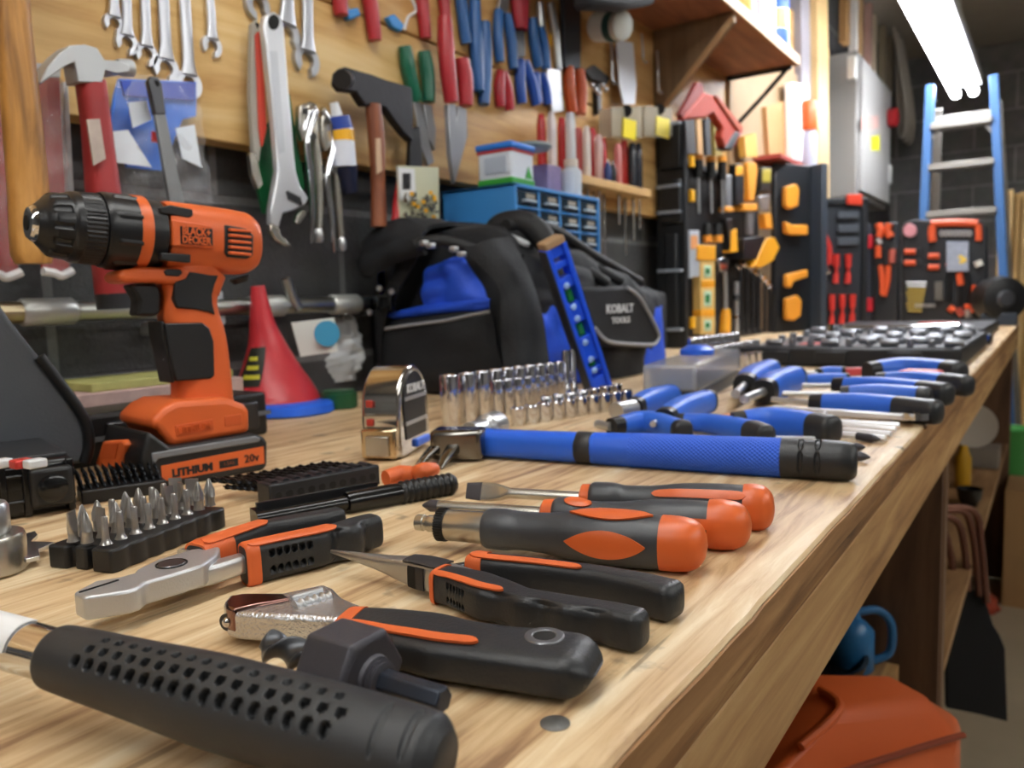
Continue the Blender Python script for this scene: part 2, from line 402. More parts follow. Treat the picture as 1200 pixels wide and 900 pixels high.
for i in range(nx + 1):
    x = X0 + (X1 - X0)*i/nx; k = noise.noise(V((i*1.7, 5, 0)))*.0006; j = jit[i]
    EV.append([(x, FY + j*.8 + .004, BZ - .0012 + k*.5), (x, FY + j - .0008 + k, BZ - .0030 + k), (x, FY + j*.8 - .0012 + k*.7, BZ - .009), (x, FY + j*.5 - .0004 - k, BZ - .0165), (x, FY + .004, BZ - .0178)])
vs = [p for r in EV for p in r]; fs = [(i*5 + k, i*5 + (k + 1) % 5, i*5 + 5 + (k + 1) % 5, i*5 + 5 + k) for i in range(nx) for k in range(5)]
eb.add(vs, fs).build('worn_edge', EDGE, bench, smooth=60)
PX = 1.15
def divider(x):
    MB().box((x, .46, .45 - .02), (.02, .70, .838)).build('side_panel', BROWN, bench, bev=.001)
    MB().box((x + .022, .125, .43), (.038, .034, .828)).build('leg', mat('leg_wood', '6f5238', .65, var=.15, vscale=30), bench, bev=.001)
for x in (PX, X1 - .07): divider(x)
SHZ = BZ - .38
MB().box((1.0, .47, SHZ - .008), (.27, .60, .016)).build('shelf', wood('lower_shelf_wood', ['7b5b3a', '96714a', 'a8845b', 'b8966c'], 0, 4, 8, .65), bench, bev=.001)
MB().box((1.0, .165, SHZ - .02), (.27, .018, .04)).build('shelf_edge', MATS['apron_board'], bench, bev=.001)
# ---------------------------------------------------------------- lamps
TUBE = mat('lit_tube', 'f8faff', .3, emit=25)
LZ = BZ + .95
def strip_lamp(x0, x1, y, label, tube=None):
    t = thing('strip_light', label, 'ceiling light', ((x0 + x1)/2, y, LZ))
    MB().box(((x0 + x1)/2, y, LZ + .075), (x1 - x0, .13, .05)).build('housing', mat('lamp_housing', 'd8dadc', .5), t, bev=.005)
    for s in (-1, 1):
        MB().cyl((x0 + .02, y + s*.034, LZ + .02), (x1 - .02, y + s*.034, LZ + .02), .019).build('tube', tube or TUBE, t)
        for x in (x0 + .012, x1 - .012):
            MB().box((x, y + s*.034, LZ + .025), (.016, .022, .045)).build('tube_socket', WHT, t, bev=.002)
    for x in (x0 + .3, x1 - .3):
        MB().cyl((x, y, LZ + .1), (x, y, CZ), .003, n=6).build('hanging_rod', SAT, t)
    return t
e = at(1131, 110, .95 + .02)
strip_lamp(e.x - 2.5, e.x, e.y, 'bright fluorescent strip light with two lit tubes over the bench end')
strip_lamp(-1.7, .75, .22, 'added unseen strip light brightening the near end of the bench', mat('added_fill_tube', 'fbfaf6', .3, emit=12.5))  # unseen fixture, added to lift the foreground and the tool wall
strip_lamp(-.2, 2.2, -1.2, 'added unseen strip light over the aisle brightening the bench side', MATS['added_fill_tube'])  # another added lamp out of view, fills the aisle and under the bench
w = bpy.data.worlds.new('world'); SC.world = w; w.use_nodes = True
w.node_tree.nodes['Background'].inputs[0].default_value = (.5, .52, .56, 1); w.node_tree.nodes['Background'].inputs[1].default_value = .25
SC.view_settings.exposure = .5
# ================================================================ foreground tools
def strip(far, near, ztop, hh, e=4.5, n=8, grow=1.0):
    """sections of a flat-lying grip from the two edges of its top face"""
    Fp = [at(x, y, ztop) for x, y in far]; Np = [at(x, y, ztop) for x, y in near]
    a = (Fp[0] + Np[0])/2; b = (Fp[-1] + Np[-1])/2; d = (b - a).normalized(); p = V((0, 0, 1)).cross(d)
    sf = sorted(((q - a).dot(d), (q - a).dot(p)) for q in Fp); sn = sorted(((q - a).dot(d), (q - a).dot(p)) for q in Np)
    def ip(l, s):
        if s <= l[0][0]: return l[0][1]
        for (s0, w0), (s1, w1) in zip(l, l[1:]):
            if s <= s1: return w0 + (w1 - w0)*(s - s0)/max(1e-9, s1 - s0)
        return l[-1][1]
    lo = min(sf[0][0], sn[0][0]); hi = max(sf[-1][0], sn[-1][0]); out = []
    for i in range(n + 1):
        s = lo + (hi - lo)*i/n; wf, wn = ip(sf, s), ip(sn, s)
        h = hh[0] + (hh[1] - hh[0])*i/n if isinstance(hh, tuple) else hh
        out.append((a + d*s + p*(wf + wn)/2 + V((0, 0, -h)), max(.002, abs(wf - wn)/2*grow), h, e))
    return out
def ends(ctrl, r0=.002, r1=.004):
    """round off both ends of a control list"""
    out = []; c0, c1 = ctrl[0], ctrl[-1]
    d0 = (ctrl[0][0] - ctrl[1][0]).normalized(); d1 = (ctrl[-1][0] - ctrl[-2][0]).normalized()
    e = c0[3] if len(c0) > 3 else 2
    for k in (1, .97, .85, .6, .3):
        q = 1 - sqrt(1 - k*k) if k < 1 else 1
        out.append((c0[0] + d0*r0*k, max(1e-4, c0[1] - r0*q*.95), max(1e-4, c0[2] - r0*q*.95), e))
    out += list(ctrl)
    for k in (.3, .6, .85, .97, 1):
        q = 1 - sqrt(1 - k*k) if k < 1 else 1
        out.append((c1[0] + d1*r1*k, max(1e-4, c1[1] - r1*q*.95), max(1e-4, c1[2] - r1*q*.95), e))
    return out
def scallop(sl, bands):
    f = slots(sl)
    def d(tt, a):
        o = f(tt, a)
        if cos(a) < -.25:
            for t0, t1, dp in bands:
                if t0 < tt < t1: o -= dp*sin(pi*(tt - t0)/(t1 - t0))**2*smooth01((-.25 - cos(a))/.4)
        return o
    return d
# ---- hammer with the black rubber grip
A, Bq = at(66, 769, .021), at(512, 893, .0118)
ax = (Bq - A).normalized()
t = thing('hammer', 'black rubber gripped hammer with dimpled grip lying across the bench corner', 'hammer', (A + Bq)/2)
rr = [(0, .0086), (.012, .0094), (.06, .0098), (.25, .0108), (.5, .0122), (.75, .0122), (.93, .0117), (.985, .0112), (1.0, .0100)]
G = Surf([(A + (Bq - A)*f, r, r*1.0, 2.0) for f, r in rr] + [(Bq + ax*.0022, .0075, .0075, 2)])
sl = []; L = G.L
for i in range(17):
    f = .135 + i*.0405
    sl.append((f, radians(144), .0013/L, .15, .0028))
    sl.append((f + .018, radians(121), .0012/L, .10, .0026))
    if i < 16: sl.append((f + .035, radians(100), .0011/L, .085, .0022))
sl += [(.885, radians(122), .0008/L, .62, .0007), (.945, radians(118), .0008/L, .62, .0007)]
b = MB(); G.mesh(b, 520, 170, slots(sl)); b.build('grip', mat('grip_rubber', '2c2e31', .48, bump=.06, bscale=1400), t, smooth=70)
S0 = A - ax*.30
MB().lathe(A - ax*.28, A + ax*.01, [(0, .0078), (1, .0078)], 40).build('shaft', CHR, t)
b = MB(); Surf([(A - ax*.06, .0079, .0079), (A - ax*.012, .0079, .0079)]).patch(b, 0, 1, radians(115), .9, .0001, 8, 20, .0004); b.build('label_wrap', WHT, t)
hb = A - ax*.285
side = V((0, 0, 1)).cross(ax).normalized()
b = MB(); b.box(hb, (.03, .026, .026), frame((0, 0, 0), ax)); b.cyl(hb + side*.012, hb + side*.05, .0125, .014, 24); b.bar(hb - side*.012, hb - side*.06, .024, .008); b.build('head', SAT, t, bev=.002)
# ---- adjustable wrench
t = thing('adjustable_wrench', 'chrome adjustable wrench with black and orange grip in front of the needle nose pliers', 'wrench', at(470, 735))
zt = .0135
hd = [(262, 706), (268, 698), (284, 694), (332, 694), (379, 684), (391, 689), (402, 700), (424, 709), (420, 728), (403, 725), (340, 722), (277, 718), (265, 714)]
b = MB().prism([at(x, y, zt) for x, y in hd], V((0, 0, -.0105))); b.build('head', mat('cast_chrome', 'd2d5da', .25, .92, bump=.35, bscale=900), t, bev=.0016, seg=3)
jw = [(263, 705), (270, 697), (292, 694.5), (332, 695), (340, 701), (300, 708), (274, 714), (265, 711)]
MB().prism([at(x, y, zt + .0012) for x, y in jw], V((0, 0, -.009))).build('jaw', mat('jaw_red_reflection', '8a6a62', .14, 1), t, bev=.001)  # reddish reflection put into the jaw's base colour
wa, wb = at(345, 712, zt - .0005), at(386, 700, zt - .0005)
pr = []
for i in range(49): f = i/48; pr.append((f, .0016 + .0012*(.5 + .5*cos(f*2*pi*5))))
MB().lathe(wa, wb, pr, 20).build('worm_screw', SAT, t)
MB().bar(at(341, 703, zt), at(378, 692, zt), .0022, .003).build('guide_rail', SAT, t, bev=.0006)
pc = at(270, 727, .0085); pd = (EYE - pc); pd.z = 0; pd = (pd.normalized() + V((-.7, .5, 0)).normalized()*.8).normalized()
b = MB().lathe(pc - pd*.002, pc + pd*.0034, [(0, .0022), (.7, .0022), (.9, .0015), (1, .0004)], 20); b.build('jaw_pin', CHR, t)
b = MB().lathe(pc + pd*.0002, pc + pd*.002, [(0, .0033), (1, .0033)], 24); b.build('pin_bore', DKST, t)
cw = strip([(420, 708), (470, 708), (520, 713), (560, 723), (610, 729), (645, 731)], [(408, 733), (450, 745), (500, 756), (560, 764), (610, 771), (650, 776)], .0148, (.0062, .0068), 4.2, 8)
W_ = Surf(ends(cw, .001, .010)); L = W_.L
sl = [(.12 + i*.032, radians(158), .0010/L, .26, .0032) for i in range(6)] + [(.12 + i*.032, radians(193), .0009/L, .12, .0018) for i in range(6)]
b = MB(); W_.mesh(b, 340, 220, slots(sl)); b.build('grip', BLK, t, smooth=70)
b = MB(); W_.patch(b, .055, .60, lambda u: radians(121 - 16*u), .17, .0003, 40, 6, .001, 'round'); b.build('orange_strip', ORGR, t)
b = MB(); W_.mesh(b, 6, 72, lambda tt, a: .0004, t0=.004, t1=.062); b.build('orange_collar', ORGR, t, smooth=70)
rc = at(638, 744, .0152)
b = MB()
b.ring(arc(rc, .0066, 0, 2*pi, 40, V((1, 0, 0)), V((0, 1, 0)))[:-1], arc(rc, .0036, 0, 2*pi, 40, V((1, 0, 0)), V((0, 1, 0)))[:-1], V((0, 0, -.004)))
b.build('hang_ring', mat('ring_steel', '77787c', .35, .6), t, bev=.0006)
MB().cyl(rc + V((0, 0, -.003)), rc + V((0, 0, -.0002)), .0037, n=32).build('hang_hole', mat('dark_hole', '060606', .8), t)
# ---- arbor: hex nut with drill and hex shank
A, Bq = at(341, 765, .0127), at(521, 821, .0127); d = (Bq - A).normalized(); L = (Bq - A).length
t = thing('hole_saw_arbor', 'black hex nut arbor with twist drill and hex shank lying before the wrench', 'drill arbor', at(420, 810))
def hexrod(mb, a, b_, r, prof=None, rot=0):
    a, b_ = V(a), V(b_); u = V((0, 0, 1)).cross(b_ - a).normalized(); w = (b_ - a).normalized().cross(u)
    prof = prof or [(0, .92), (.03, 1), (.97, 1), (1, .92)]; vs, fs = [], []
    for q, k in prof:
        for i in range(6):
            an = pi/3*i + rot; vs.append(a + (b_ - a)*q + (u*cos(an) + w*sin(an))*r*k)
    m = len(prof)
    for i in range(m - 1):
        for j in range(6): fs.append((i*6 + j, i*6 + (j + 1) % 6, i*6 + 6 + (j + 1) % 6, i*6 + 6 + j))
    fs += [tuple(range(6))[::-1], tuple((m - 1)*6 + j for j in range(6))]
    return mb.add(vs, fs)
p = lambda f: A + d*L*f
n0, n1 = p(.25), p(.57)
b = hexrod(MB(), n0, n1, .0145, [(0, .9), (.05, 1), (.95, 1), (1, .9)]); b.build('hex_nut', BLKM, t, bev=.0008, seg=3, smooth=25)
b = MB().lathe(n1 - d*.001, n1 + d*.0045, [(0, .0112), (.2, .0112), (.22, .0072), (.45, .0066), (.5, .0058), (.7, .0062), (.75, .0054), (.95, .0056), (1, .005)], 36); b.build('threaded_collar', BLKM, t)
b = hexrod(MB(), n1, Bq, .0039); b.build('hex_shank', mat('shank_steel', '343a46', .35, .5), t, bev=.0004, smooth=25)
b = MB(); vs, fs = [], []; N = 60; K = 24; da, db_ = p(.26), p(-.22)
u = V((0, 0, 1)).cross(d).normalized(); w = d.cross(u)
for i in range(N + 1):
    f = i/N; tw = .4 + f*2*pi*1.25
    for k in range(K):
        an = 2*pi*k/K; k_ = 1 if f < .9 else max(.15, 1 - (f - .9)/.11)
        ex, ey = .0054*k_*cos(an), .0026*sin(an)*(.6 + .4*k_); vs.append(da + (db_ - da)*f + u*(ex*cos(tw) - ey*sin(tw)) + w*(ex*sin(tw) + ey*cos(tw)))
for i in range(N):
    for k in range(K): fs.append((i*K + k, i*K + (k + 1) % K, (i + 1)*K + (k + 1) % K, (i + 1)*K + k))
fs += [tuple(range(K))[::-1], tuple(N*K + k for k in range(K))]
b.add(vs, fs).build('twist_drill', mat('drill_flute', '4a4c50', .35, .6), t, smooth=50)
# ---- needle nose pliers
t = thing('needle_nose_pliers', 'needle nose pliers with slim tapered jaws and black orange grips', 'pliers', at(560, 690))
J = Surf([(at(388, 646, .010), .0006, .0008, 3), (at(420, 653, .0097), .0022, .0021, 3), (at(450, 660, .0092), .0036, .0034, 3.5), (at(478, 667, .0085), .0052, .005, 5), (at(503, 673, .0082), .0062, .0056, 6), (at(545, 684, .008), .0058, .0052, 6)])
b = MB(); J.mesh(b, 60, 48); b.build('jaws', mat('jaw_steel', 'a9a8a6', .33, .85, bump=.04, bscale=900), t, smooth=45)
b = MB(); J.patch(b, .60, .86, radians(90), .62, .0003, 20, 8, .0006); b.build('stamped_plate', mat('jaw_top', '55565a', .45, .9), t)
b = MB(); J.patch(b, .655, .715, radians(182), .55, .0002, 4, 12, .0006); b.build('cutter_slot', mat('slot_dark', '131313', .6, .3), t)
b = MB(); J.patch(b, .715, .775, radians(182), .60, .0001, 4, 12, .0006); b.build('joint_plate', mat('joint_steel', '46464a', .4, .9), t)
cf = strip([(527, 660), (575, 667), (625, 687), (690, 697), (728, 703)], [(519, 674), (560, 691), (606, 700), (645, 707), (660, 712), (690, 713), (735, 722)], .0142, (.0068, .0069), 4.5, 10)
Sf = Surf(ends(cf, .0012, .004)); L = Sf.L
sl = [(.115 + i*.026, radians(168), .0007/L, .17, .0028) for i in range(6)] + [(.115 + i*.026, radians(193), .0007/L, .17, .0028) for i in range(6)]
b = MB(); Sf.mesh(b, 320, 220, scallop(sl, [(.32, .50, .0016), (.52, .70, .0018), (.72, .90, .0012)])); b.build('grip', BLK, t, smooth=70)
b = MB(); Sf.patch(b, .02, .43, lambda u: radians(128 - 20*u), lambda u: .26 - .06*u, .0003, 30, 6, .001, 'round'); b.build('orange_strip', ORGR, t)
b = MB(); Sf.mesh(b, 4, 72, lambda tt, a: .0005, t0=.002, t1=.028); b.build('orange_collar', ORGR, t, smooth=70)
cb = strip([(561, 644), (620, 649), (700, 659), (755, 667), (783, 674)], [(567, 656), (640, 663), (690, 670), (740, 680), (778, 690)], .0146, (.0068, .007), 4.2, 8)
Sb = Surf(ends(cb, .0012, .004))
b = MB(); Sb.mesh(b, 60, 56); b.build('grip', BLK, t, smooth=70)
b = MB(); Sb.patch(b, .02, .56, lambda u: radians(108), .26, .0003, 30, 6, .001, 'round'); b.build('orange_strip', ORGR, t)
b = MB(); Sb.mesh(b, 4, 56, lambda tt, a: .0005, t0=.002, t1=.085); b.build('orange_collar', ORGR, t, smooth=70)
MB().tube([at(520, 672, .008), at(545, 667, .008), at(575, 662, .008)], .0032, 10).build('handle_tang', DKST, t)
# ---- lineman pliers
t = thing('lineman_pliers', 'square jawed combination pliers with black orange grips leaning beside the bit block', 'pliers', at(260, 660))
zt = .0165
h1 = [(86, 694), (112, 680), (139, 676), (157, 671), (160, 667), (185, 655), (225, 643), (258, 640), (254, 650), (238, 662), (208, 671), (184, 678), (170, 682), (163, 688), (150, 692), (98, 700)]
MB().prism([at(x, y, zt) for x, y in h1], V((0, 0, -.0095))).build('jaws', mat('forged_steel', 'c2c4c7', .42, .75, bump=.1, bscale=1200), t, bev=.0013, seg=3)
MB().bar(at(93, 694.5, zt + .0001), at(139, 680, zt + .0001), .0006, .0008).build('jaw_gap', MATS['slot_dark'], t)
pc = at(201, 661, zt)
MB().lathe(pc - V((0, 0, .012)), pc + V((0, 0, .0006)), [(0, .0058), (.95, .0058), (1, .0052)], 32).build('pivot_rivet', mat('rivet_steel', '77787c', .35, 1), t)
b = MB().ring(arc(pc, .0064, 0, 2*pi, 32, V((1, 0, 0)), V((0, 1, 0)))[:-1], arc(pc, .0058, 0, 2*pi, 32, V((1, 0, 0)), V((0, 1, 0)))[:-1], V((0, 0, .0004))); b.build('pivot_groove', MATS['slot_dark'], t)
lv = Surf([(at(190, 684, .009), .004, .004, 4), (at(230, 676, .0095), .0048, .0045, 4), (at(290, 658, .010), .0042, .0042, 4)]); b = MB(); lv.mesh(b, 20, 32); b.build('lever', SAT, t)
lv = Surf([(at(215, 655, .011), .0045, .0042, 4), (at(265, 638, .011), .004, .004, 4)]); b = MB(); lv.mesh(b, 10, 32); b.build('lever', SAT, t)
c1 = strip([(283, 634), (330, 624), (380, 613), (405, 605), (428, 600)], [(293, 641), (335, 632), (382, 623), (400, 618), (418, 616), (433, 608)], .0185, (.0092, .0082), 4, 8)
S1 = Surf(ends(c1, .0012, .003)); L = S1.L
sl = [(.16 + i*.05, radians(164), .0012/L, .19, .0034) for i in range(6)] + [(.16 + i*.05, radians(193), .0012/L, .18, .0034) for i in range(6)]
b = MB(); S1.mesh(b, 260, 220, scallop(sl, [(.52, .70, .0018), (.72, .88, .0016)])); b.build('grip', BLK, t, smooth=70)
b = MB(); S1.patch(b, .02, .62, radians(108), .34, .0003, 30, 6, .001, 'round'); b.build('orange_strip', ORGR, t)
b = MB(); S1.mesh(b, 4, 64, lambda tt, a: .0006, t0=.002, t1=.085); b.build('orange_collar', ORGR, t, smooth=70)
c2 = strip([(222, 633), (265, 619), (312, 606), (388, 593)], [(244, 639), (268, 630), (315, 613), (392, 600)], .0185, (.0082, .0072), 4, 8)
S2 = Surf(ends(c2, .0012, .003))
b = MB(); S2.mesh(b, 60, 56); b.build('grip', BLK, t, smooth=70)
b = MB(); S2.patch(b, .02, .5, radians(108), .36, .0003, 30, 6, .001, 'round'); b.build('orange_strip', ORGR, t)
b = MB(); S2.mesh(b, 4, 56, lambda tt, a: .0006, t0=.002, t1=.2); b.build('orange_collar', ORGR, t, smooth=70)
# ---- three orange capped drivers
HG = mat('driver_grip', '3f4247', .38, bump=.05, bscale=1500)
def handle(t, A, d, prof, cap, up=(0, 0, 1), nt=60):
    S = Surf([(A + d*q[0], q[1], q[2] if len(q) > 2 else q[1], q[3] if len(q) > 3 else 2.3) for q in prof], up=up)
    b = MB(); S.mesh(b, nt, 48); b.build('grip', HG, t, smooth=60)
    C = Surf([(A + d*q, r + .0003, r + .0003, 2.3) for q, r in cap], up=up); b = MB(); C.mesh(b, 24, 48); b.build('end_cap', ORG, t, smooth=60)
    return S
# ratchet driver
A, E_ = at(488, 612, .0124), at(829, 640, .0124); d = (E_ - A).normalized(); L = (E_ - A).length
t = thing('ratchet_screwdriver', 'fat ratchet screwdriver with chrome collar and orange eye shaped inlays', 'screwdriver', at(650, 640))
MB().lathe(A, A + d*L*.10, [(0, .0028), (.03, .0040), (.3, .0042), (.33, .0037), (.45, .0037), (.5, .0043), (1, .0043)], 32).build('bit_socket', NICK, t)
pr = [(0, .0066), (.08, .0078), (.92, .0078), (1, .0066)]
b = MB().lathe(A + d*L*.088, A + d*L*.122, pr, 60); b.build('knurled_ring', BLKP, t)
b = MB()
for k in range(36):
    an = 2*pi*k/36; u = V((0, 0, 1)).cross(d).normalized(); q = u*cos(an) + d.cross(u)*sin(an)
    b.bar(A + d*L*.09 + q*.0079, A + d*L*.119 + q*.0079, .0007, .0009, q)
b.build('knurl_ridges', BLKP, t)
MB().lathe(A + d*L*.12, A + d*L*.285, [(0, .0072), (.05, .0077), (.95, .0079), (1, .0079)], 40).build('barrel', NICK, t)
S = handle(t, A, d, [(L*.268, .0088), (L*.275, .0095), (L*.33, .0098), (L*.40, .0090), (L*.47, .0093), (L*.58, .0112), (L*.70, .0123), (L*.80, .0122), (L*.868, .0118)],
           [(L*.862, .0119), (L*.90, .0119), (L*.945, .0112), (L*.975, .0092), (L*.993, .0056), (L, .0012)])
for ac, t0, t1 in ((radians(178), .50, .93), (radians(98), .50, .95), (radians(0), .5, .93)):
    b = MB(); S.patch(b, t0, t1, ac, .46, .0002, 30, 10, .001, 'eye'); b.build('eye_inlay', ORG, t)
# phillips driver
A, E_ = at(496, 592, .0116), at(881, 617, .0116); d = (E_ - A).normalized(); L = (E_ - A).length
t = thing('screwdriver', 'phillips screwdriver with round orange badge lying behind the ratchet driver', 'screwdriver', at(700, 605))
MB().lathe(A, A + d*L*.42, [(0, .0004), (.02, .0014), (.06, .0030), (.13, .0032), (.135, .0032), (1, .0032)], 24).build('shaft', NICK, t)
MB().lathe(A - d*.0004, A + d*L*.055, [(0, .0006), (.15, .0016), (.5, .0034), (1, .0034)], 16).build('black_tip', BLKM, t)
MB().lathe(A + d*L*.395, A + d*L*.445, [(0, .0050), (.15, .0072), (1, .0078)], 40).build('orange_ring', ORG, t)
S = handle(t, A, d, [(L*.435, .0076), (L*.445, .0086), (L*.49, .0088), (L*.55, .0076), (L*.62, .0080), (L*.74, .0104), (L*.85, .0108), (L*.895, .0106)],
           [(L*.885, .0114), (L*.915, .0118), (L*.95, .0112), (L*.978, .0092), (L*.994, .0056), (L, .0012)])
b = MB(); S.patch(b, .08, .26, radians(112), .42, .0002, 16, 10, .0008, 'oval'); b.build('round_badge', ORG, t)
b = MB(); S.patch(b, .66, 1, radians(168), .20, .0003, 20, 6, .001); b.build('orange_strip', ORG, t)
b = MB(); S.patch(b, .78, 1, radians(196), .2, .0001, 12, 6, .0006); b.build('dark_panel', GLOSSB, t)
# slotted driver
A, E_ = at(548, 575, .0112), at(908, 596, .0112); d = (E_ - A).normalized(); L = (E_ - A).length; u = V((0, 0, 1)).cross(d)
t = thing('screwdriver', 'slotted screwdriver with flared flat blade and orange striped grip beside the blue hammer', 'screwdriver', at(730, 588))
bl = Surf([(A, .0006, .0046, 5), (A + d*.012, .0012, .0056, 5), (A + d*.020, .002, .0048, 4), (A + d*.028, .0032, .0030, 2.5), (A + d*L*.42, .0031, .0031, 2)], up=(.45, .0, 1)); b = MB(); bl.mesh(b, 60, 24); b.build('shaft', NICK, t)
bt = Surf([(A - d*.0006, .0007, .0047, 5), (A + d*.009, .0013, .0055, 5)], up=(.45, 0, 1)); b = MB(); bt.mesh(b, 6, 24, lambda a, c: .0001); b.build('black_tip', BLKM, t)
MB().lathe(A + d*L*.40, A + d*L*.445, [(0, .0050), (.15, .0076), (1, .0080)], 40).build('orange_ring', ORG, t)
S = handle(t, A, d, [(L*.435, .0080), (L*.445, .0090), (L*.50, .0092), (L*.55, .0080), (L*.62, .0084), (L*.74, .0108), (L*.86, .0114), (L*.92, .0112)],
           [(L*.91, .0116), (L*.935, .0119), (L*.965, .0112), (L*.985, .0088), (L*.996, .0054), (L, .0012)])
b = MB(); S.patch(b, .42, 1, radians(140), .22, .0003, 30, 6, .001, 'round'); b.build('orange_strip', ORG, t)
# ---- round nail head in the bench
c = at(650.5, 848, 0); pr = [(0, .0044), (.7, .0044), (1, .0040)]
MB().lathe(c - V((0, 0, .0003)), c + V((0, 0, .0005)), pr, 40).solo('nail_head', mat('old_zinc', '7c7c7a', .5, .8, var=.35, vscale=400), 'small round grey nail head sunk flush in bare bench wood', 'nail')
# ---- bit block
P0, P1, P2 = at(80, 657), at(131, 673), at(265, 617)
lx = (P2 - P1).normalized(); ly = (P0 - P1); ly = (ly - lx*ly.dot(lx)); LX, LY = (P2 - P1).length, ly.length; ly.normalize()
m = frame(P1, lx); HB = .0115
t = thing('bit_holder', 'black ribbed plastic block full of steel screwdriver bits', 'bit holder', m)
out = []
nseg = 7
for i in range(nseg):                       # scalloped long side
    for k in range(5): out.append(V((LX*(i + k/5)/nseg, -.0014*sin(pi*k/5), 0)))
out += [V((LX, 0, 0)), V((LX, LY, 0)), V((0, LY, 0)), V((0, LY*.72, 0)), V((.004, LY*.68, 0)), V((.004, LY*.62, 0)), V((.001, LY*.6, 0)), V((.001, LY*.42, 0)), V((.005, LY*.40, 0)), V((.005, LY*.33, 0)), V((0, LY*.3, 0))]
MB().prism(out, V((0, 0, HB))).build('block', mat('bit_block_plastic', '17181a', .42), t, local=True, bev=.0012)
RIM = MATS['dark_hole']
BIT = mat('bit_steel', 'b3b1ae', .28, .92)
def bit_mesh(kind, h):
    b = MB(); hexrod(b, (0, 0, -.006), (0, 0, .003), .0031)
    if kind == 'flat':
        b.lathe((0, 0, .003), (0, 0, h*.45), [(0, .003), (.4, .0022), (1, .0022)], 14)
        Surf([((0, 0, h*.4), .0022, .0022, 2), ((0, 0, h*.62), .0034, .0012, 4), ((0, 0, h), .0036, .0005, 5)], up=(0, 1, 0), lin=False).mesh(b, 10, 20)
    elif kind == 'phillips':
        b.lathe((0, 0, .003), (0, 0, h*.5), [(0, .003), (.3, .0026), (1, .0027)], 14)
        vs, fs = [], []
        for i, (z, k) in enumerate([(h*.45, 1), (h*.65, 1), (h*.95, .35), (h, .1)]):
            for j in range(24):
                an = 2*pi*j/24; r = .0030*k*(1 - .5*(.5 - .5*cos(4*an))*(i > 0)); vs.append((r*cos(an), r*sin(an), z))
        for i in range(3):
            for j in range(24): fs.append((i*24 + j, i*24 + (j + 1) % 24, i*24 + 24 + (j + 1) % 24, i*24 + 24 + j))
        fs.append(tuple(72 + j for j in range(24))); b.add(vs, fs)
    else:
        b.lathe((0, 0, .003), (0, 0, h), [(0, .003), (.12, .0020), (.3, .0017), (.94, .0016), (1, .0012)], 12)
    return b
PROTO = {}
rows = ['torx torx torx hex torx torx torx phillips phillips'.split(), 'phillips flat phillips phillips torx phillips flat flat flat'.split(), 'flat phillips phillips torx phillips phillips torx torx flat'.split()]
KN = {'torx': 'slim star tipped', 'hex': 'hex tipped', 'phillips': 'cross tipped', 'flat': 'wide flat tipped'}
RN = ['row facing the lineman pliers', 'middle row', 'row facing the drill']
for r_, row in enumerate(rows):
    for k, kd in enumerate(row):
        q = m @ V((LX*(.05 + k*.112), LY*(.16 + r_*.30) - (.003 if r_ == 2 and k == 0 else 0), HB - .0015))
        h = {'flat': .0165, 'phillips': .016, 'torx': .0155, 'hex': .0145}[kd]*(1.12 + .04*((k*7 + r_*3) % 5 - 2)/2)
        if kd not in PROTO:
            o = bit_mesh(kd, h).build('screwdriver_bit', BIT, local=True, smooth=35); PROTO[kd] = o
        else:
            o = PROTO[kd].copy(); COL.objects.link(o)
        mm = frame(q, (cos(.6 + k), sin(.6 + k), 0)); o.matrix_world = mm; XF[o.name] = mm
        tag(o, f'{KN[kd]} bit, {ORD[k]} from the notched end, {RN[r_]}', 'screwdriver bit', 'bits in the black block')
# ---- drill bit index (black, behind the bit block)
Q0, Q1 = at(96, 592), at(196, 577); lx = (Q1 - Q0).normalized(); m = frame(Q0, lx)
t = thing('drill_index', 'low black plastic index behind the bit block packed with thin black drills', 'drill bit holder', m)
L = (Q1 - Q0).length
MB().box((L/2, .012, .0045), (L, .026, .009)).build('base', BLKP, t, local=True, bev=.001)
b = MB()
DRB = mat('black_drill', '1c1e22', .3, .8)
first = None
for r_ in range(5):
    for k in range(12):
        q = m @ V((L*(.05 + k*.082), .003 + r_*.0048, .006)); mm = frame(q, (1, 0, 0), V((.35, .55, 1)) + V((rnd.uniform(-.08, .08), rnd.uniform(-.08, .08), 0)))
        if first is None:
            bb = MB(); vs, fs = [], []
            for i in range(25):
                for j in range(8):
                    an = 2*pi*j/8 + i*.55; rad = .0011*(1 - .45*(.5 + .5*cos(2*2*pi*j/8)))*(1 if i < 23 else .3)
                    vs.append((rad*cos(an), rad*sin(an), .0165*i/24))
            for i in range(24):
                for j in range(8): fs.append((i*8 + j, i*8 + (j + 1) % 8, i*8 + 8 + (j + 1) % 8, i*8 + 8 + j))
            fs += [tuple(range(8))[::-1], tuple(192 + j for j in range(8))]; bb.add(vs, fs); first = o = bb.build('drill_bit', DRB, local=True)
        else: o = first.copy(); COL.objects.link(o)
        o.matrix_world = mm; XF[o.name] = mm
        tag(o, 'short thin black twist drill slanting in the low index by the open case', 'drill bit', 'black drills in the low index')
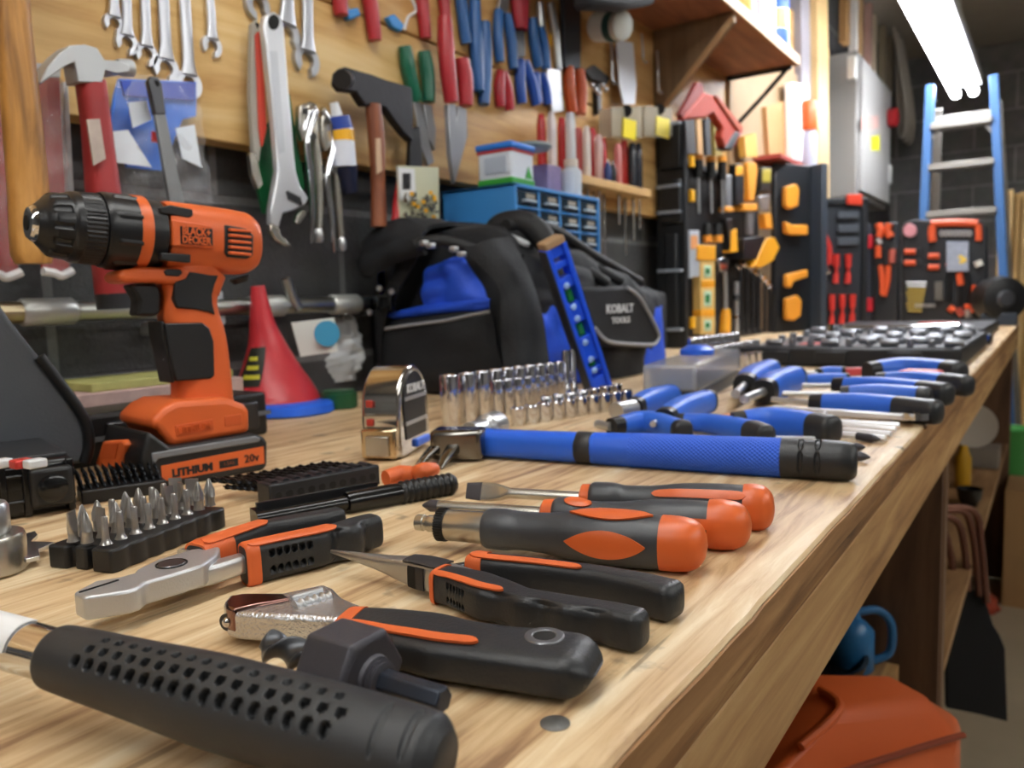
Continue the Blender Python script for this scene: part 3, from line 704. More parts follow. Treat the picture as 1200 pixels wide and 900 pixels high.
# ---- second drill index lying beside the black saw
Q0, Q1 = at(317, 595), at(446, 568); lx = (Q1 - Q0).normalized(); m = frame(Q0, lx); L = (Q1 - Q0).length
t = thing('drill_rack', 'black plastic drill rack with a row of round holes along its front', 'drill bit holder', m)
MB().box((L/2, .009, .007), (L, .018, .014)).build('rack', mat('rack_plastic', '1e2126', .4), t, local=True, bev=.0012)
b = MB()
for k in range(10): b.cyl((L*(.07 + k*.095), -.0003, .0065), (L*(.07 + k*.095), .003, .0065), .0024, n=16)
b.build('holes', RIM, t, local=True)
b = MB()
for k in range(10): b.lathe((L*(.07 + k*.095), .004, .0125), (L*(.07 + k*.095), .015, .0125), [(0, .003), (1, .003)], 14)
b.build('ridges', MATS['rack_plastic'], t, local=True)
first2 = None
for k in range(14):
    ln = .045 - .0016*k
    q = m @ V((L*(.04 + (k % 10)*.098), .0205, .012 - (.004 if k > 9 else 0))); dr = (m.to_3x3() @ V((-.42, .9, 0.06 + .02*(k % 3)))).normalized()
    mm = frame(q, (0, 0, 1), dr)
    if first2 is None:
        bb = MB(); vs, fs = [], []
        for i in range(41):
            for j in range(10):
                an = 2*pi*j/10 + i*.4; rad = .0023*(1 - .45*(.5 + .5*cos(2*2*pi*j/10)))*(1 if i < 38 else .4)
                vs.append((rad*cos(an), rad*sin(an), .042*i/40))
        for i in range(40):
            for j in range(10): fs.append((i*10 + j, i*10 + (j + 1) % 10, i*10 + 10 + (j + 1) % 10, i*10 + 10 + j))
        fs += [tuple(range(10))[::-1], tuple(400 + j for j in range(10))]; bb.add(vs, fs); first2 = o = bb.build('drill_bit', DRB, local=True)
    else: o = first2.copy(); COL.objects.link(o)
    mm = mm @ Matrix.Diagonal((.6 + .03*k, .6 + .03*k, 1 - .03*k, 1)) if k else mm
    o.matrix_world = mm; tag(o, 'black twist drill pushed into the holed rack beside the glossy black saw', 'drill bit', 'black drills in the holed rack')
# ---- small black saw with orange tab
A, E_ = at(300, 609, .006), at(533, 566, .0068); d = (E_ - A).normalized(); L = (E_ - A).length
t = thing('mini_hacksaw', 'glossy black mini hacksaw with ribbed end lying behind the lineman pliers', 'saw', at(420, 590))
MB().tube([A, A + d*L*.40, A + d*L*.43, A + d*L*.70], [.0040, .0042, .0068, .0066], 20, 8).build('frame_tube', GLOSSB, t)
pr = [(0, .0055)]
for i in range(64): f = .02 + i*.0148; pr.append((f, .0062 + .0012*abs(sin(i*pi/7))))
pr += [(.985, .0055), (1, .003)]
MB().lathe(A + d*L*.68, E_, pr, 30).build('ribbed_end', BLKP, t)
up = V((0, 0, 1)).cross(d)
MB().bar(A + d*.004 + up*.012 + V((0, 0, .002)), A + d*L*.62 + up*.013 + V((0, 0, .002)), .0025, .009).build('blade', DKST, t)
MB().bar(A + d*L*.02, A + d*L*.02 + up*.013, .004, .008).build('blade_end', GLOSSB, t)
b = MB(); b.tube([at(452, 561, .010), at(470, 556, .011), at(486, 555, .012)], [.0055, .0062, .0045], 14); b.tube([at(484, 554, .012), at(497, 552, .014), at(509, 550, .013)], [.004, .006, .0045], 14)
b.build('wing_nut', ORGR, t)
# ---- hole saw and spade bit at the bench edge of view
c = at(-14, 672, 0)
t = thing('hole_saw', 'small round steel hole saw cup standing by the spade bit', 'hole saw', c)
MB().lathe(c, c + V((0, 0, .019)), [(0, .0155), (.08, .017), (.9, .017), (1, .0162)], 48).build('cup', NICK, t)
MB().lathe(c + V((0, 0, .019)), c + V((0, 0, .034)), [(0, .010), (.1, .0112), (.85, .0112), (1, .010)], 40).build('collar', SAT, t)
t = thing('spade_bit', 'flat bright spade bit with a sharp centre point on the bench', 'drill bit', at(40, 640))
sp = [(14, 629), (41, 622), (44, 626), (36, 634), (64, 635), (45, 643), (47, 651), (30, 655), (14, 658)]
MB().prism([at(x, y, .0055) for x, y in sp], V((0, 0, -.0022))).build('blade', mat('bright_steel', 'dfe2e6', .25, 1), t, bev=.0003)
MB().cyl(at(16, 642, .0045), at(-60, 650, .0045), .0028).build('shank', SAT, t)
# ================================================================ drill, case, tape, sockets, blue hammer

c0, c1 = at(188, 574), at(314, 550)
DN = (c0 - c1); DN.z = 0; DN.normalize(); NN = V((0, 0, 1)).cross(DN); NN = -NN if NN.dot(EYE - c0) < 0 else NN; NN.z = 0
DR = -DN                                        # along the tool, towards its rear
HWB = .037
def dpt(x, y, off): return atP(x, y, c0 - NN*(HWB - off), NN)   # off = distance of that plane in front of the centre plane
def dprism(mb, px, off, th): return mb.prism([dpt(x, y, off) for x, y in px], -NN*th)
t = thing('cordless_drill', 'orange and black cordless drill standing upright on its battery', 'drill', dpt(230, 560, 0))
dep0 = (R.transposed() @ (dpt(170, 270, 0) - EYE)).z
def ps(px): return px*dep0/F
# axis of the head
a0, a1 = dpt(33, 261, 0), dpt(296, 287, 0); da = (a1 - a0).normalized(); La = (a1 - a0).length
def gq(f):
    K = [(0, 0), (.24, .135), (.70, .565), (.92, .92), (2, 2)]
    for (a, b), (c, e) in zip(K, K[1:]):
        if f <= c: return b + (e - b)*(f - a)/(c - a)
fx = lambda x: ((dpt(x, 261 + (x - 33)*26/263, 0) - a0).dot(da))/La
DO = mat('drill_orange', 'dc662f', .4, bump=.05, bscale=900); DB = mat('drill_black', '1a1b1d', .42, bump=.06, bscale=1200); DG = mat('chuck_black', '17181b', .33)
r_ = ps
MB().lathe(a0 - da*.001, a0 + da*La*gq(.06), [(0, .0055), (.1, .0100), (.4, r_(19)), (1, r_(20))], 40).build('chuck_nose', CHR, t)
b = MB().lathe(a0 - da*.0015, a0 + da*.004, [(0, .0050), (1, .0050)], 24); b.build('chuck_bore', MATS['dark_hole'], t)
def rib(tt, a):
    return -.0014 if (.36 < tt < .92 and (a*12/(2*pi)) % 1 < .4) else 0
S = Surf([(a0 + da*La*gq(.035), r_(20), r_(20)), (a0 + da*La*gq(.07), r_(25), r_(25)), (a0 + da*La*gq(.14), r_(34.5), r_(34.5)), (a0 + da*La*gq(.245), r_(36.5), r_(36.5))]); b = MB(); S.mesh(b, 60, 120, rib); b.build('chuck_sleeve', DG, t, smooth=50)
S = Surf([(a0 + da*La*gq(.24), r_(36), r_(36)), (a0 + da*La*gq(.26), r_(38.5), r_(38.5)), (a0 + da*La*gq(.37), r_(40), r_(40)), (a0 + da*La*gq(.385), r_(38), r_(38))])
b = MB(); S.mesh(b, 30, 200, lambda tt, a: (-.0007 if (.3 < tt < .9 and (a*50/(2*pi)) % 1 < .5) else 0)); b.build('knurled_collar', DG, t, smooth=50)
S = Surf([(a0 + da*La*gq(.38), r_(41), r_(41)), (a0 + da*La*gq(.40), r_(42.5), r_(42.5)), (a0 + da*La*gq(.525), r_(42.5), r_(42.5))])
b = MB(); S.mesh(b, 20, 144, lambda tt, a: (.0012 if ((a*9/(2*pi)) % 1 < .12 and tt > .25) else 0)); b.build('torque_collar', DG, t, smooth=50)
MB().lathe(a0 + da*La*gq(.52), a0 + da*La*gq(.575), [(0, r_(42.8)), (.05, r_(43.2)), (.95, r_(43.2)), (1, r_(42))], 60).build('orange_ring', DO, t)
MB().lathe(a0 + da*La*gq(.57), a0 + da*La*gq(.648), [(0, r_(41)), (1, r_(40))], 60).build('gear_case', DB, t)
S = Surf([(a0 + da*La*gq(.665), r_(36), r_(39), 2.6), (a0 + da*La*gq(.69), r_(38), r_(41), 2.6), (a0 + da*La*gq(.80), r_(38), r_(41), 2.7), (a0 + da*La*gq(.92), r_(36), r_(39.5), 2.7), (a0 + da*La*gq(.985), r_(30), r_(32), 2.6), (a0 + da*La*gq(1.012), r_(17), r_(18), 2.4), (a0 + da*La*gq(1.018), .002, .002, 2)])
b = MB(); S.mesh(b, 50, 64); b.build('motor_housing', DO, t, smooth=60)
def tf(x, y, off, rise=0):
    o = dpt(x, y, off); xa = (dpt(x + 20, y + rise, off) - o).normalized(); za = NN; ya = za.cross(xa)
    m = Matrix((xa, ya, za)).transposed().to_4x4(); m.translation = o; return m
off = r_(41)
pl = MB(); dprism(pl, [(202, 257), (250, 265), (252, 291), (203, 288)], off + .0006, .004); o = pl.build('badge_plate', DO, t, bev=.001)
b = MB(); dprism(b, [(211.5, 265), (249, 268.5), (249.5, 288), (212, 285.5)], off + .0011, .001); b.build('badge_panel', DB, t)
textmesh('BLACK+\nDECKER', r_(12.6), tf(230.5, 277, off + .0016, 1.9), .0008, DO, 'badge_lettering', t, bold=.0002, sx=.74)
b = MB(); dprism(b, [(264, 263), (290, 268), (298, 276), (297, 300), (290, 303), (268, 301), (264, 296)], off - .0006, .010); b.build('vent_frame', DB, t, bev=.0012)
b = MB()
for k in range(5):
    y = 269 + k*6.8; b.bar(dpt(268, y, off), dpt(293, y + 2.5, off - .002), .005, ps(3.6), (0, 0, 1))
b.build('vent_ribs', DO, t, bev=.0006)
b = MB(); dprism(b, [(187, 243), (200, 240), (226, 245), (227, 252), (222, 256), (200, 252), (188, 250)], off - .003, .03); b.build('selector', DB, t, bev=.001)
b = MB(); dprism(b, [(189, 296), (224, 298), (224, 308), (189, 305)], off + .001, .006); b.build('side_tab', DB, t, bev=.0008)
# underside: trigger yoke
b = MB(); dprism(b, [(140, 322), (144, 316), (165, 313), (205, 312), (262, 322), (255, 338), (205, 333), (184, 331), (148, 331), (140, 328)], .0155, .031); b.build('trigger_guard', DO, t, bev=.003, seg=3)
b = MB(); dprism(b, [(152, 333), (184, 332), (190, 345), (189, 366), (183, 371), (160, 370), (163, 352)], .008, .016); b.build('trigger', DB, t, bev=.003, seg=3)
b = MB(); dprism(b, [(192, 318), (196, 315), (212, 316), (214, 320), (210, 324), (195, 323)], .0165, .002); b.build('direction_button', DB, t, bev=.0006)
rows = [(312, 205, 262), (335, 186, 254), (352, 188, 250), (372, 188, 253), (395, 196, 260), (430, 202, 265), (462, 204, 268), (484, 196, 274)]
def vloft(rows, th, e=3.2):
    return Surf([((dpt(x0, y, 0) + dpt(x1, y, 0))/2, (th[i] if isinstance(th, list) else th), (dpt(x1, y, 0) - dpt(x0, y, 0)).length/2, e) for i, (y, x0, x1) in enumerate(rows)], up=DR)
S = vloft(rows, [.0165, .0155, .0150, .0150, .0150, .0150, .0155, .017]); b = MB(); S.mesh(b, 60, 56); b.build('handle', DO, t, smooth=60)
b = MB(); dprism(b, [(206, 330), (218, 326), (222, 318), (257, 322), (252, 334), (249, 346), (250, 357), (253, 369), (245, 366), (230, 363), (208, 361), (204, 350)], .0162, .0065); b.build('grip_inlay', DB, t, bev=.0012)
b = MB(); dprism(b, [(194, 379), (238, 378), (246, 385), (251, 400), (252, 440), (247, 444), (207, 447), (202, 430)], .0164, .0065); b.build('grip_inlay', DB, t, bev=.0012)
b = MB(); dprism(b, [(189, 375), (196, 379), (207, 446), (203, 450), (197, 420), (190, 390)], .0125, .025); b.build('front_grip', DB, t, bev=.002)
# foot and battery
b = MB(); dprism(b, [(177, 501), (180, 490), (192, 478), (207, 470), (266, 466), (288, 474), (293, 481), (294, 507), (205, 523), (198, 520), (186, 504)], .031, .062); b.build('foot', DO, t, bev=.0045, seg=3)
b = MB(); dprism(b, [(205, 499), (250, 491), (251, 504), (207, 512)], .0314, .001); b.build('foot_panel', mat('drill_orange_dark', 'd05a26', .45), t, bev=.0004)
textmesh('LITHIUM', ps(10), tf(228, 502, .0322, -3.4), .0012, DO, 'foot_lettering', t, sx=1.05)
b = MB(); dprism(b, [(263, 488), (283, 485), (284, 497), (264, 500)], .0314, .001); b.build('foot_panel', MATS['drill_orange_dark'], t, bev=.0004)
b = MB(); dprism(b, [(174, 505), (200, 524), (298, 508), (310, 512), (314, 519), (314, 546), (308, 552), (196, 573), (180, 571), (172, 562), (166, 538)], HWB, 2*HWB); b.build('battery', DB, t, bev=.003, seg=3)
b = MB(); dprism(b, [(178, 531), (300, 511), (306, 514), (304, 518), (186, 538), (180, 546)], HWB + .0010, .004); b.build('battery_rail', mat('battery_grey', '77797e', .45), t, bev=.001)
b = MB(); dprism(b, [(189, 546), (309, 523), (310, 543), (200, 563), (190, 563)], HWB + .0006, .001); b.build('battery_label', DO, t)
b = MB(); dprism(b, [(257, 540.5), (279, 536.5), (279.5, 545.5), (257.5, 549.5)], HWB + .0009, .0006); b.build('label_panel', DB, t)
textmesh('LITHIUM', ps(12.5), tf(226, 551, HWB + .0009, -3.6), .0006, DB, 'label_lettering', t, bold=.00035, sx=1.02)
textmesh('20v', ps(13.5), tf(295, 537, HWB + .0009, -3.6), .0006, DB, 'voltage_lettering', t, bold=.0001)
textmesh('1.5Ah', ps(6), tf(268.5, 543, HWB + .0014, -3.6), .0004, mat('label_grey', '8a4a33', .5), 'capacity_lettering', t)
# release button on the battery's front
fn = DN; fo = dpt(178, 540, HWB) - NN*.0
def fpt(x, y): return atP(x, y, dpt(166, 545, HWB) + DN*.0012, DN)
b = MB().prism([fpt(x, y) for x, y in [(120, 517), (142, 516), (147, 521), (140, 549), (118, 549), (111, 544)]], -DN*.012); b.build('release_button', DO, t, bev=.002, seg=3)
b = MB().prism([fpt(x, y) + DN*.0004 for x, y in [(122, 521), (139, 520), (135, 538), (119, 538)]], -DN*.001); b.build('button_recess', MATS['drill_orange_dark'], t)
MB().lathe(dpt(280, 325, -.004), dpt(282, 331, -.004), [(0, .008), (1, .006)], 16).build('rear_bumper', DB, t)
# ---- open black case beside the drill
f0, f1 = at(-70, 624), at(92, 596); fd = (f1 - f0).normalized(); bk = V((0, 0, 1)).cross(fd); L = (f1 - f0).length
m = frame(f0, fd)
t = thing('tool_case', 'open black hard plastic case with its grey lid raised, beside the drill', 'tool case', m)
HC = .034
MB().box((L/2, .05, HC/2), (L, .10, HC)).build('base', GLOSSB, t, local=True, bev=.004, seg=3)
b = MB()
for z in (.010, .026): b.box((L/2, -.0006, z), (L*.98, .0025, .0022))
for x in (.2, .45, .62, .95): b.box((L*x, -.0014, HC/2), (.004, .004, HC*.96))
b.build('ribs', GLOSSB, t, local=True, bev=.0008)
b = MB(); b.box((L*.80, -.004, HC*.52), (.024, .006, HC*.72)); la = b.build('latch', BLKP, t, local=True, bev=.004, seg=3)
b = MB().lathe((L*.80, -.006, HC*.5), (L*.80, -.009, HC*.5), [(0, .0085), (.6, .0085), (1, .0065)], 24); o = b.build('latch_button', GLOSSB, la, local=True)
MB().box((L/2, .05, HC + .0008), (L*.94, .085, .003)).build('tray', mat('case_tray', '2b2d31', .5), t, local=True, bev=.001)
lidp = f0 + bk*.088
lo = [(-90, 300), (-30, 326), (0, 358), (22, 388), (46, 418), (72, 452), (92, 480), (102, 500), (104, 524), (98, 543), (-90, 560)]
b = MB().prism([atP(x, y, lidp, -bk) for x, y in lo], bk*.012); b.build('lid', mat('case_grey', '4d5157', .55, bump=.1, bscale=500), t, bev=.003, seg=3)
rim = [(46, 418), (72, 452), (92, 480), (102, 500), (104, 524), (99, 542)]
MB().tube([atP(x, y, lidp - bk*.001, -bk) for x, y in rim], .004, 10, 5).build('lid_rim', BLKP, t)
for k, (x, cl) in enumerate(((-10, 'dadde0'), (14, 'c8372f'), (30, 'd6d8da'))):
    MB().bar(at(x, 545, HC + .006), at(x + 22, 541, HC + .006), .008, .005).solo('driver_bit_tube', mat('tubec' + cl, cl, .4), f'small {["white", "red", "pale grey"][k]} plastic sleeve lying in the open black case', 'bit sleeve', bev=.001)
# ---- chrome tape measure
p0, p1, p2 = at(426, 538), at(470, 539), at(507, 508)
tn = (p1 - p0); Wd = tn.length; tn.normalize(); fd = (p1 - p2); fd = (fd - tn*fd.dot(tn)); Lt = .060; fd.normalize()
t = thing('tape_measure', 'chrome tape measure with black label standing in front of the tool bag', 'tape measure', (p0 + p1)/2)
m = Matrix((-fd, tn, V((0, 0, 1)))).transposed().to_4x4(); m.translation = p1     # x = back, y = towards label side, z up
Hh = .0735
prof = [(0, .003), (0, .020), (-.001, .030)] + [(.0325 - .0335*cos(a), .038 + (Hh - .038)*sin(a)) for a in [pi*k/18 for k in range(2, 19)]] + [(.0655, .010), (.060, .002), (.004, 0)]
b = MB(); b.m = m; b.prism([V((x, 0, z)) for x, z in prof], V((0, -Wd, 0))); b.build('case', mat('tape_chrome', 'c9c6c2', .08, 1), t, bev=.006, seg=4, smooth=50)
b = MB(); b.m = m; b.box((-.003, -Wd/2, .0135), (.008, Wd*.92, .024)); b.build('mouth', mat('gold_reflection_chrome', 'cbb796', .15, 1), t, bev=.002)  # golden reflection on the chrome lip painted in as its colour
b = MB(); b.m = m; b.box((-.008, -Wd/2, .012), (.003, Wd*.6, .016)); b.build('hook_blade', NICK, t, bev=.0006)
b = MB(); b.m = m; lab = [(.0325 - .024*cos(a), .042 + .026*sin(a)) for a in [pi*k/16 for k in range(17)]] + [(.0565, .014), (.012, .014)]
b.prism([V((x, .0009, z)) for x, z in lab], V((0, -.002, 0))); b.build('side_label', BLKP, t)
b = MB(); b.m = m
for z in (.047, .027): b.box((.0335, .0014, z), (.046, .001, .003))
b.build('label_bars', SAT, t)
mm = m @ Matrix.Translation((.0335, .0016, .0555)) @ Matrix(((1, 0, 0, 0), (0, 0, -1, 0), (0, 1, 0, 0), (0, 0, 0, 1)))
if True:
    xa = m.to_3x3() @ V((1, 0, 0)); ya = V((0, 0, 1)); za = xa.cross(ya)
    mm = Matrix((xa, ya, za)).transposed().to_4x4(); mm.translation = m @ V((.0335, .0016, .0545))
textmesh('KOBALT', .0098, mm, .0006, WHT, 'label_lettering', t, bold=.0002)
b = MB(); b.m = m; b.box((.045, .001, .008), (.03, .004, .007)); b.build('blue_bumper', BLU, t, bev=.0015)
b = MB(); b.m = m
for z in (.045, .030): b.box((-.002, -Wd*.75, z), (.002, .006, .006))
b.build('orange_reflections', mat('tape_red', 'b5382c', .3), t, bev=.001)  # orange reflections on the chrome front, built as small coloured blocks
# ---- chrome sockets
def socket(r, h, deep=True):
    b = MB(); a, e = V((0, 0, 0)), V((0, 0, h))
    pr = [(0, r*.82), (.02, r*.86), (.30, r*.86), (.36, r), (.97, r), (.99, r*.95), (1.0, r*.86), (.985, r*.70), (.90, r*.66), (.80, r*.64)] if deep else [(0, r*.9), (.04, r*.95), (.35, r*.95), (.42, r), (.95, r), (1, r*.88), (.97, r*.7), (.7, r*.66)]
    return b.lathe(a, e, pr, 28)
SOCK = mat('socket_chrome', 'd9dbe2', .1, 1)
def sockrow(pa, pb, n, wa, wb, ha, hb, lab, grp, deep=True, z=0, ease=1.0):
    """row from base pixel pa to base pixel pb, sizes in metres"""
    A_, B_ = at(*pa, z), at(*pb, z)
    for i in range(n):
        f = (i/(n - 1))**ease if n > 1 else 0; r = wa + (wb - wa)*f; h = ha + (hb - ha)*f
        o = socket(r, h, deep).solo('socket', SOCK, lab(i), 'socket', grp, origin=(0, 0, 0)); o.location = A_ + (B_ - A_)*f
sockrow((528, 500), (656, 472), 10, .0090, .0068, .0525, .050, lambda i: f'{ORD[i]} deep chrome socket from the tape measure, tall rear row', 'tall deep sockets beside the bag', ease=.9)
sockrow((583, 489), (668, 469), 9, .0064, .0052, .040, .036, lambda i: f'{ORD[i]} slim deep chrome socket from the hammer head, middle row', 'slim deep sockets in the middle row')
for i, x in enumerate((664, 672)):
    MB().lathe((0, 0, 0), (0, 0, .062), [(0, .0058), (.25, .0058), (.28, .0046), (.96, .0046), (1, .004)], 24).solo('spark_plug_socket', SOCK, f'{["thinner", "farther"][i]} extra tall chrome socket at the level end of the deep row', 'socket', 'extra tall sockets', origin=(0, 0, 0)).location = at(x, 470 - i*2)
sockrow((606, 499), (733, 478), 10, .0066, .0078, .0185, .0205, lambda i: f'{ORD[i]} short chrome socket from the hammer head, front row', 'short sockets behind the blue hammer', False)
sockrow((640, 484), (722, 470), 7, .0062, .0075, .0185, .0205, lambda i: f'{ORD[i]} short chrome socket from the deep sockets, second row', 'short sockets in the second row', False)
# ---- blue hammer
A, E_ = at(562, 518, .0118), at(1003, 541, .0130); d = (E_ - A).normalized(); L = (E_ - A).length; up = V((0, 0, 1)).cross(d)
t = thing('claw_hammer', 'steel claw hammer with long blue and black handle lying across the bench', 'hammer', (A + E_)/2)
S = Surf([(A, .0105, .0110, 3), (A + d*L*.10, .0100, .0108, 3), (A + d*L*.30, .0108, .0112, 2.8), (A + d*L*.36, .0112, .0115, 2.5)]); b = MB(); S.mesh(b, 30, 40); b.build('handle', mat('blue_fibreglass', '2b6aea', .3), t, smooth=60)
MB().lathe(A + d*L*.305, A + d*L*.352, [(0, .0116), (.06, .0122), (.94, .0122), (1, .0116)], 40).build('black_band', BLK, t)
def knurl(tt, a):
    if tt < .22: return 0
    return .0005*(cos(a*30 + tt*260) + cos(a*30 - tt*260))*.5
S = Surf([(A + d*L*.348, .0116, .0116), (A + d*L*.42, .0122, .0122), (A + d*L*.55, .0126, .0126), (A + d*L*.70, .0128, .0128), (A + d*L*.835, .0132, .0132)]); b = MB(); S.mesh(b, 360, 150, knurl); b.build('blue_grip', BLUR, t, smooth=80)
S = Surf([(A + d*L*.833, .0132, .0132), (A + d*L*.90, .0134, .0134), (A + d*L*.965, .0132, .0132), (A + d*L*.99, .0120, .0120), (A + d*L*1.003, .0085, .0085), (A + d*L*1.004, .001, .001)])
b = MB(); S.mesh(b, 120, 64, slots([(.28 + .22*k, radians(110 + s), .03, .5, .0016) for k in range(2) for s in (0, 70)])); b.build('black_end', BLK, t, smooth=70)
hs = mat('hammer_steel', '7d7a76', .2, 1)
h0 = at(511, 518, .0125); hm = at(537, 518, .0125)
b = MB(); b.bar(at(508, 519, .0135), at(568, 519, .0135), .026, .0235); b.build('head', hs, t, bev=.004, seg=3)
pa = at(545, 510, .0135); pdv = V((up.x, up.y, 0)).normalized()
MB().lathe(pa + pdv*.008, pa + pdv*.060, [(0, .0095), (.35, .009), (.5, .0088), (.56, .0122), (.95, .0126), (1, .0115)], 32).build('striking_face', SAT, t)
ctr = [hm - pdv*.004, hm - pdv*.018 + V((0, 0, -.001)), hm - pdv*.034 + V((0, 0, -.006)), hm - pdv*.046 + V((0, 0, -.0115))]
for s in (-1, 1):
    b = MB(); Surf([(ctr[0] + d*s*.006, .0065, .006, 4), (ctr[1] + d*s*.007, .0055, .0042, 4), (ctr[2] + d*s*.0085, .004, .0026, 4), (ctr[3] + d*s*.0095, .0028, .0008, 4)]).mesh(b, 24, 20); b.build('claw', hs, t)
# ================================================================ tool bag, level, funnel and their neighbours
FAB = mat('black_fabric', '1c1e22', .75, bump=.35, bscale=260, var=.25, vscale=25)
FAB2 = mat('black_webbing', '141518', .6, bump=.3, bscale=600)
FBLU = mat('blue_fabric', '2458e2', .6, bump=.25, bscale=220, var=.15, vscale=20)
PIP = mat('grey_piping', 'a4a7ac', .5)
XE, YF = .845, .575
def clampz(b):
    for v in b.v:
        if v.z < BZ + .0006: v.z = BZ + .0006
        v.y = min(v.y, .786)
        if v.x > .978 and v.y > .652: v.z = min(v.z, BZ + .196)
    return b
t = thing('tool_bag', 'large black and blue fabric tool bag standing against the wall', 'tool bag', (1.1, .68, BZ))
def wr(tt, a):
    return .007*noise.noise(V((tt*7, cos(a)*1.6, sin(a)*1.6))) + .003*noise.noise(V((tt*22, cos(a)*4, sin(a)*4)))
zc = .1145
S = Surf([(V((XE + .006, .676, BZ + zc)), .098, .098, 4), (V((XE + .012, .676, BZ + zc)), .106, .108, 4), (V((XE + .06, .676, BZ + zc)), .110, .113, 3.6), (V((XE + .20, .676, BZ + .105)), .110, .104, 3.4), (V((XE + .36, .676, BZ + .088)), .108, .086, 3.4), (V((XE + .50, .678, BZ + .071)), .104, .069, 3.6), (V((XE + .53, .678, BZ + .070)), .09, .062, 3.6)])
b = MB(); S.mesh(b, 120, 90, wr); clampz(b); b.build('body', FAB, t, smooth=80)
def xpl(px, X): return [atX(x, y, X) for x, y in px]
def puff(*a, **k): return clampz(puff_(*a, **k))
def puff_(outl, mk, nrm, th, amp=.004, n=14, seed=0):
    """softly padded panel inside a four-sided pixel outline (corner order: tl, tr, br, bl)"""
    c = [mk(x, y) for x, y in outl]; nrm = V(nrm)
    def g(u, v):
        p = c[0]*(1 - u)*(1 - v) + c[1]*u*(1 - v) + c[2]*u*v + c[3]*(1 - u)*v
        k = (1 - (2*u - 1)**6)*(1 - (2*v - 1)**6)
        return p + nrm*(th*k + amp*noise.noise(V((u*3.1 + seed, v*3.3, seed*1.7))))
    return MB().sheet(g, n, n, .004)
eX = lambda X: (lambda x, y: atX(x, y, X))
fY = lambda Y: (lambda x, y: atW(x, y, Y))
puff([(449, 374), (573, 357), (592, 447), (430, 486)], eX(XE - .004), (-1, 0, 0), .020, .006, 20, 2).build('end_pocket', FAB, t, smooth=80)
puff([(503, 318), (540, 302), (577, 356), (500, 366)], eX(XE - .002), (-1, 0, 0), .016, .010, 16, 5).build('blue_panel', FBLU, t, smooth=80)
puff([(452, 371), (500, 360), (574, 350), (574, 361)], eX(XE - .010), (-1, 0, 0), .008, .004, 12, 7).build('blue_panel', FBLU, t, smooth=80)
puff([(432, 306), (450, 302), (442, 350), (428, 354)], eX(XE - .006), (-1, 0, 0), .008, .004, 8, 9).build('blue_panel', FBLU, t, smooth=80)
puff([(419, 414), (433, 412), (433, 446), (421, 448)], eX(XE - .012), (-1, 0, 0), .006, .002, 8, 11).build('blue_panel', FBLU, t, smooth=80)
MB().tube(xpl([(448, 386), (480, 381), (520, 376), (548, 370), (573, 365)], XE - .026), .0022, 8).build('piping', PIP, t)
# flap thrown over the end
vs = [(410, 298), (425, 284), (455, 266), (480, 262), (500, 272)]; lo = [(424, 323), (436, 322), (448, 316), (466, 304), (502, 296)]
pts = spline([atX(x, y, XE - .03) for x, y in vs], 4); pts2 = spline([atX(x, y, XE - .045) for x, y in lo], 4)
b = MB(); b.sheet(lambda u, v: pts[round(u*16)]*(1 - v) + pts2[round(u*16)]*v + V((-.012*sin(pi*v) + .008*noise.noise(V((u*4, v*3, 1))), 0, .004*noise.noise(V((u*5, v*4, 2))))), 16, 10, .006); b.build('end_flap', FAB, t, smooth=80)
pts3 = spline([V((XE + .07, p.y, BZ + .226)) for p in [atX(x, y, XE - .03) for x, y in vs]], 4)
b = MB(); b.sheet(lambda u, v: pts3[round(u*16)]*(1 - v) + pts[round(u*16)]*v + V((0, 0, .006*sin(pi*v) + .006*noise.noise(V((u*4, v*3, 4))))), 16, 8, .006); b.build('end_flap', FAB, t, smooth=80)
def ribbon(pts, w, th, up, name, m=FAB2):
    S = Surf([(V(p), w, th, 6) for p in pts], up=up); b = MB(); S.mesh(b, 30, 16); return b.build(name, m, t)
ribbon(xpl([(484, 296), (468, 325), (456, 348), (447, 366), (442, 390), (440, 425)], XE - .030), .002, .011, (0, 1, .3), 'strap')
ribbon(xpl([(428, 352), (424, 375), (426, 400), (430, 436)], XE - .034), .002, .008, (0, 1, .2), 'strap')
b = MB(); c = atX(452, 362, XE - .034)
b.box(c, (.008, .026, .006)).box(c + V((0, 0, .018)), (.008, .026, .005)).box(c + V((0, .011, .009)), (.008, .005, .02)).box(c + V((0, -.011, .009)), (.008, .005, .02)); b.build('buckle', GLOSSB, t, bev=.0015)
b = MB()
for x, y in ((432, 366), (445, 338), (459, 342)): b.lathe(atX(x, y, XE - .036), atX(x, y, XE - .042), [(0, .005), (.6, .005), (1, .003)], 14)
b.build('buckle_rivets', SAT, t)
# corner flap with stitched edge
a_ = [(590, 283), (606, 312), (618, 345), (628, 385), (634, 425), (636, 446)]; c_ = [(545, 292), (575, 322), (588, 350), (592, 385), (594, 425), (590, 448)]
e1 = spline([atD(x, y, .985 - .002*i) for i, (x, y) in enumerate(a_)], 4); e2 = spline([atD(x, y, .955) for x, y in c_], 4)
nn = V((-.75, -.66, 0))
b = MB(); b.sheet(lambda u, v: e1[round(u*20)]*(1 - v) + e2[round(u*20)]*v + nn*(.012*sin(pi*v) + .006*noise.noise(V((u*5, v*2, 6)))), 20, 10, .012); b.build('corner_flap', FAB, t, smooth=80)
MB().tube([p + nn*.004 for p in e1[5:]], .0028, 8, 1).build('piping', PIP, t)
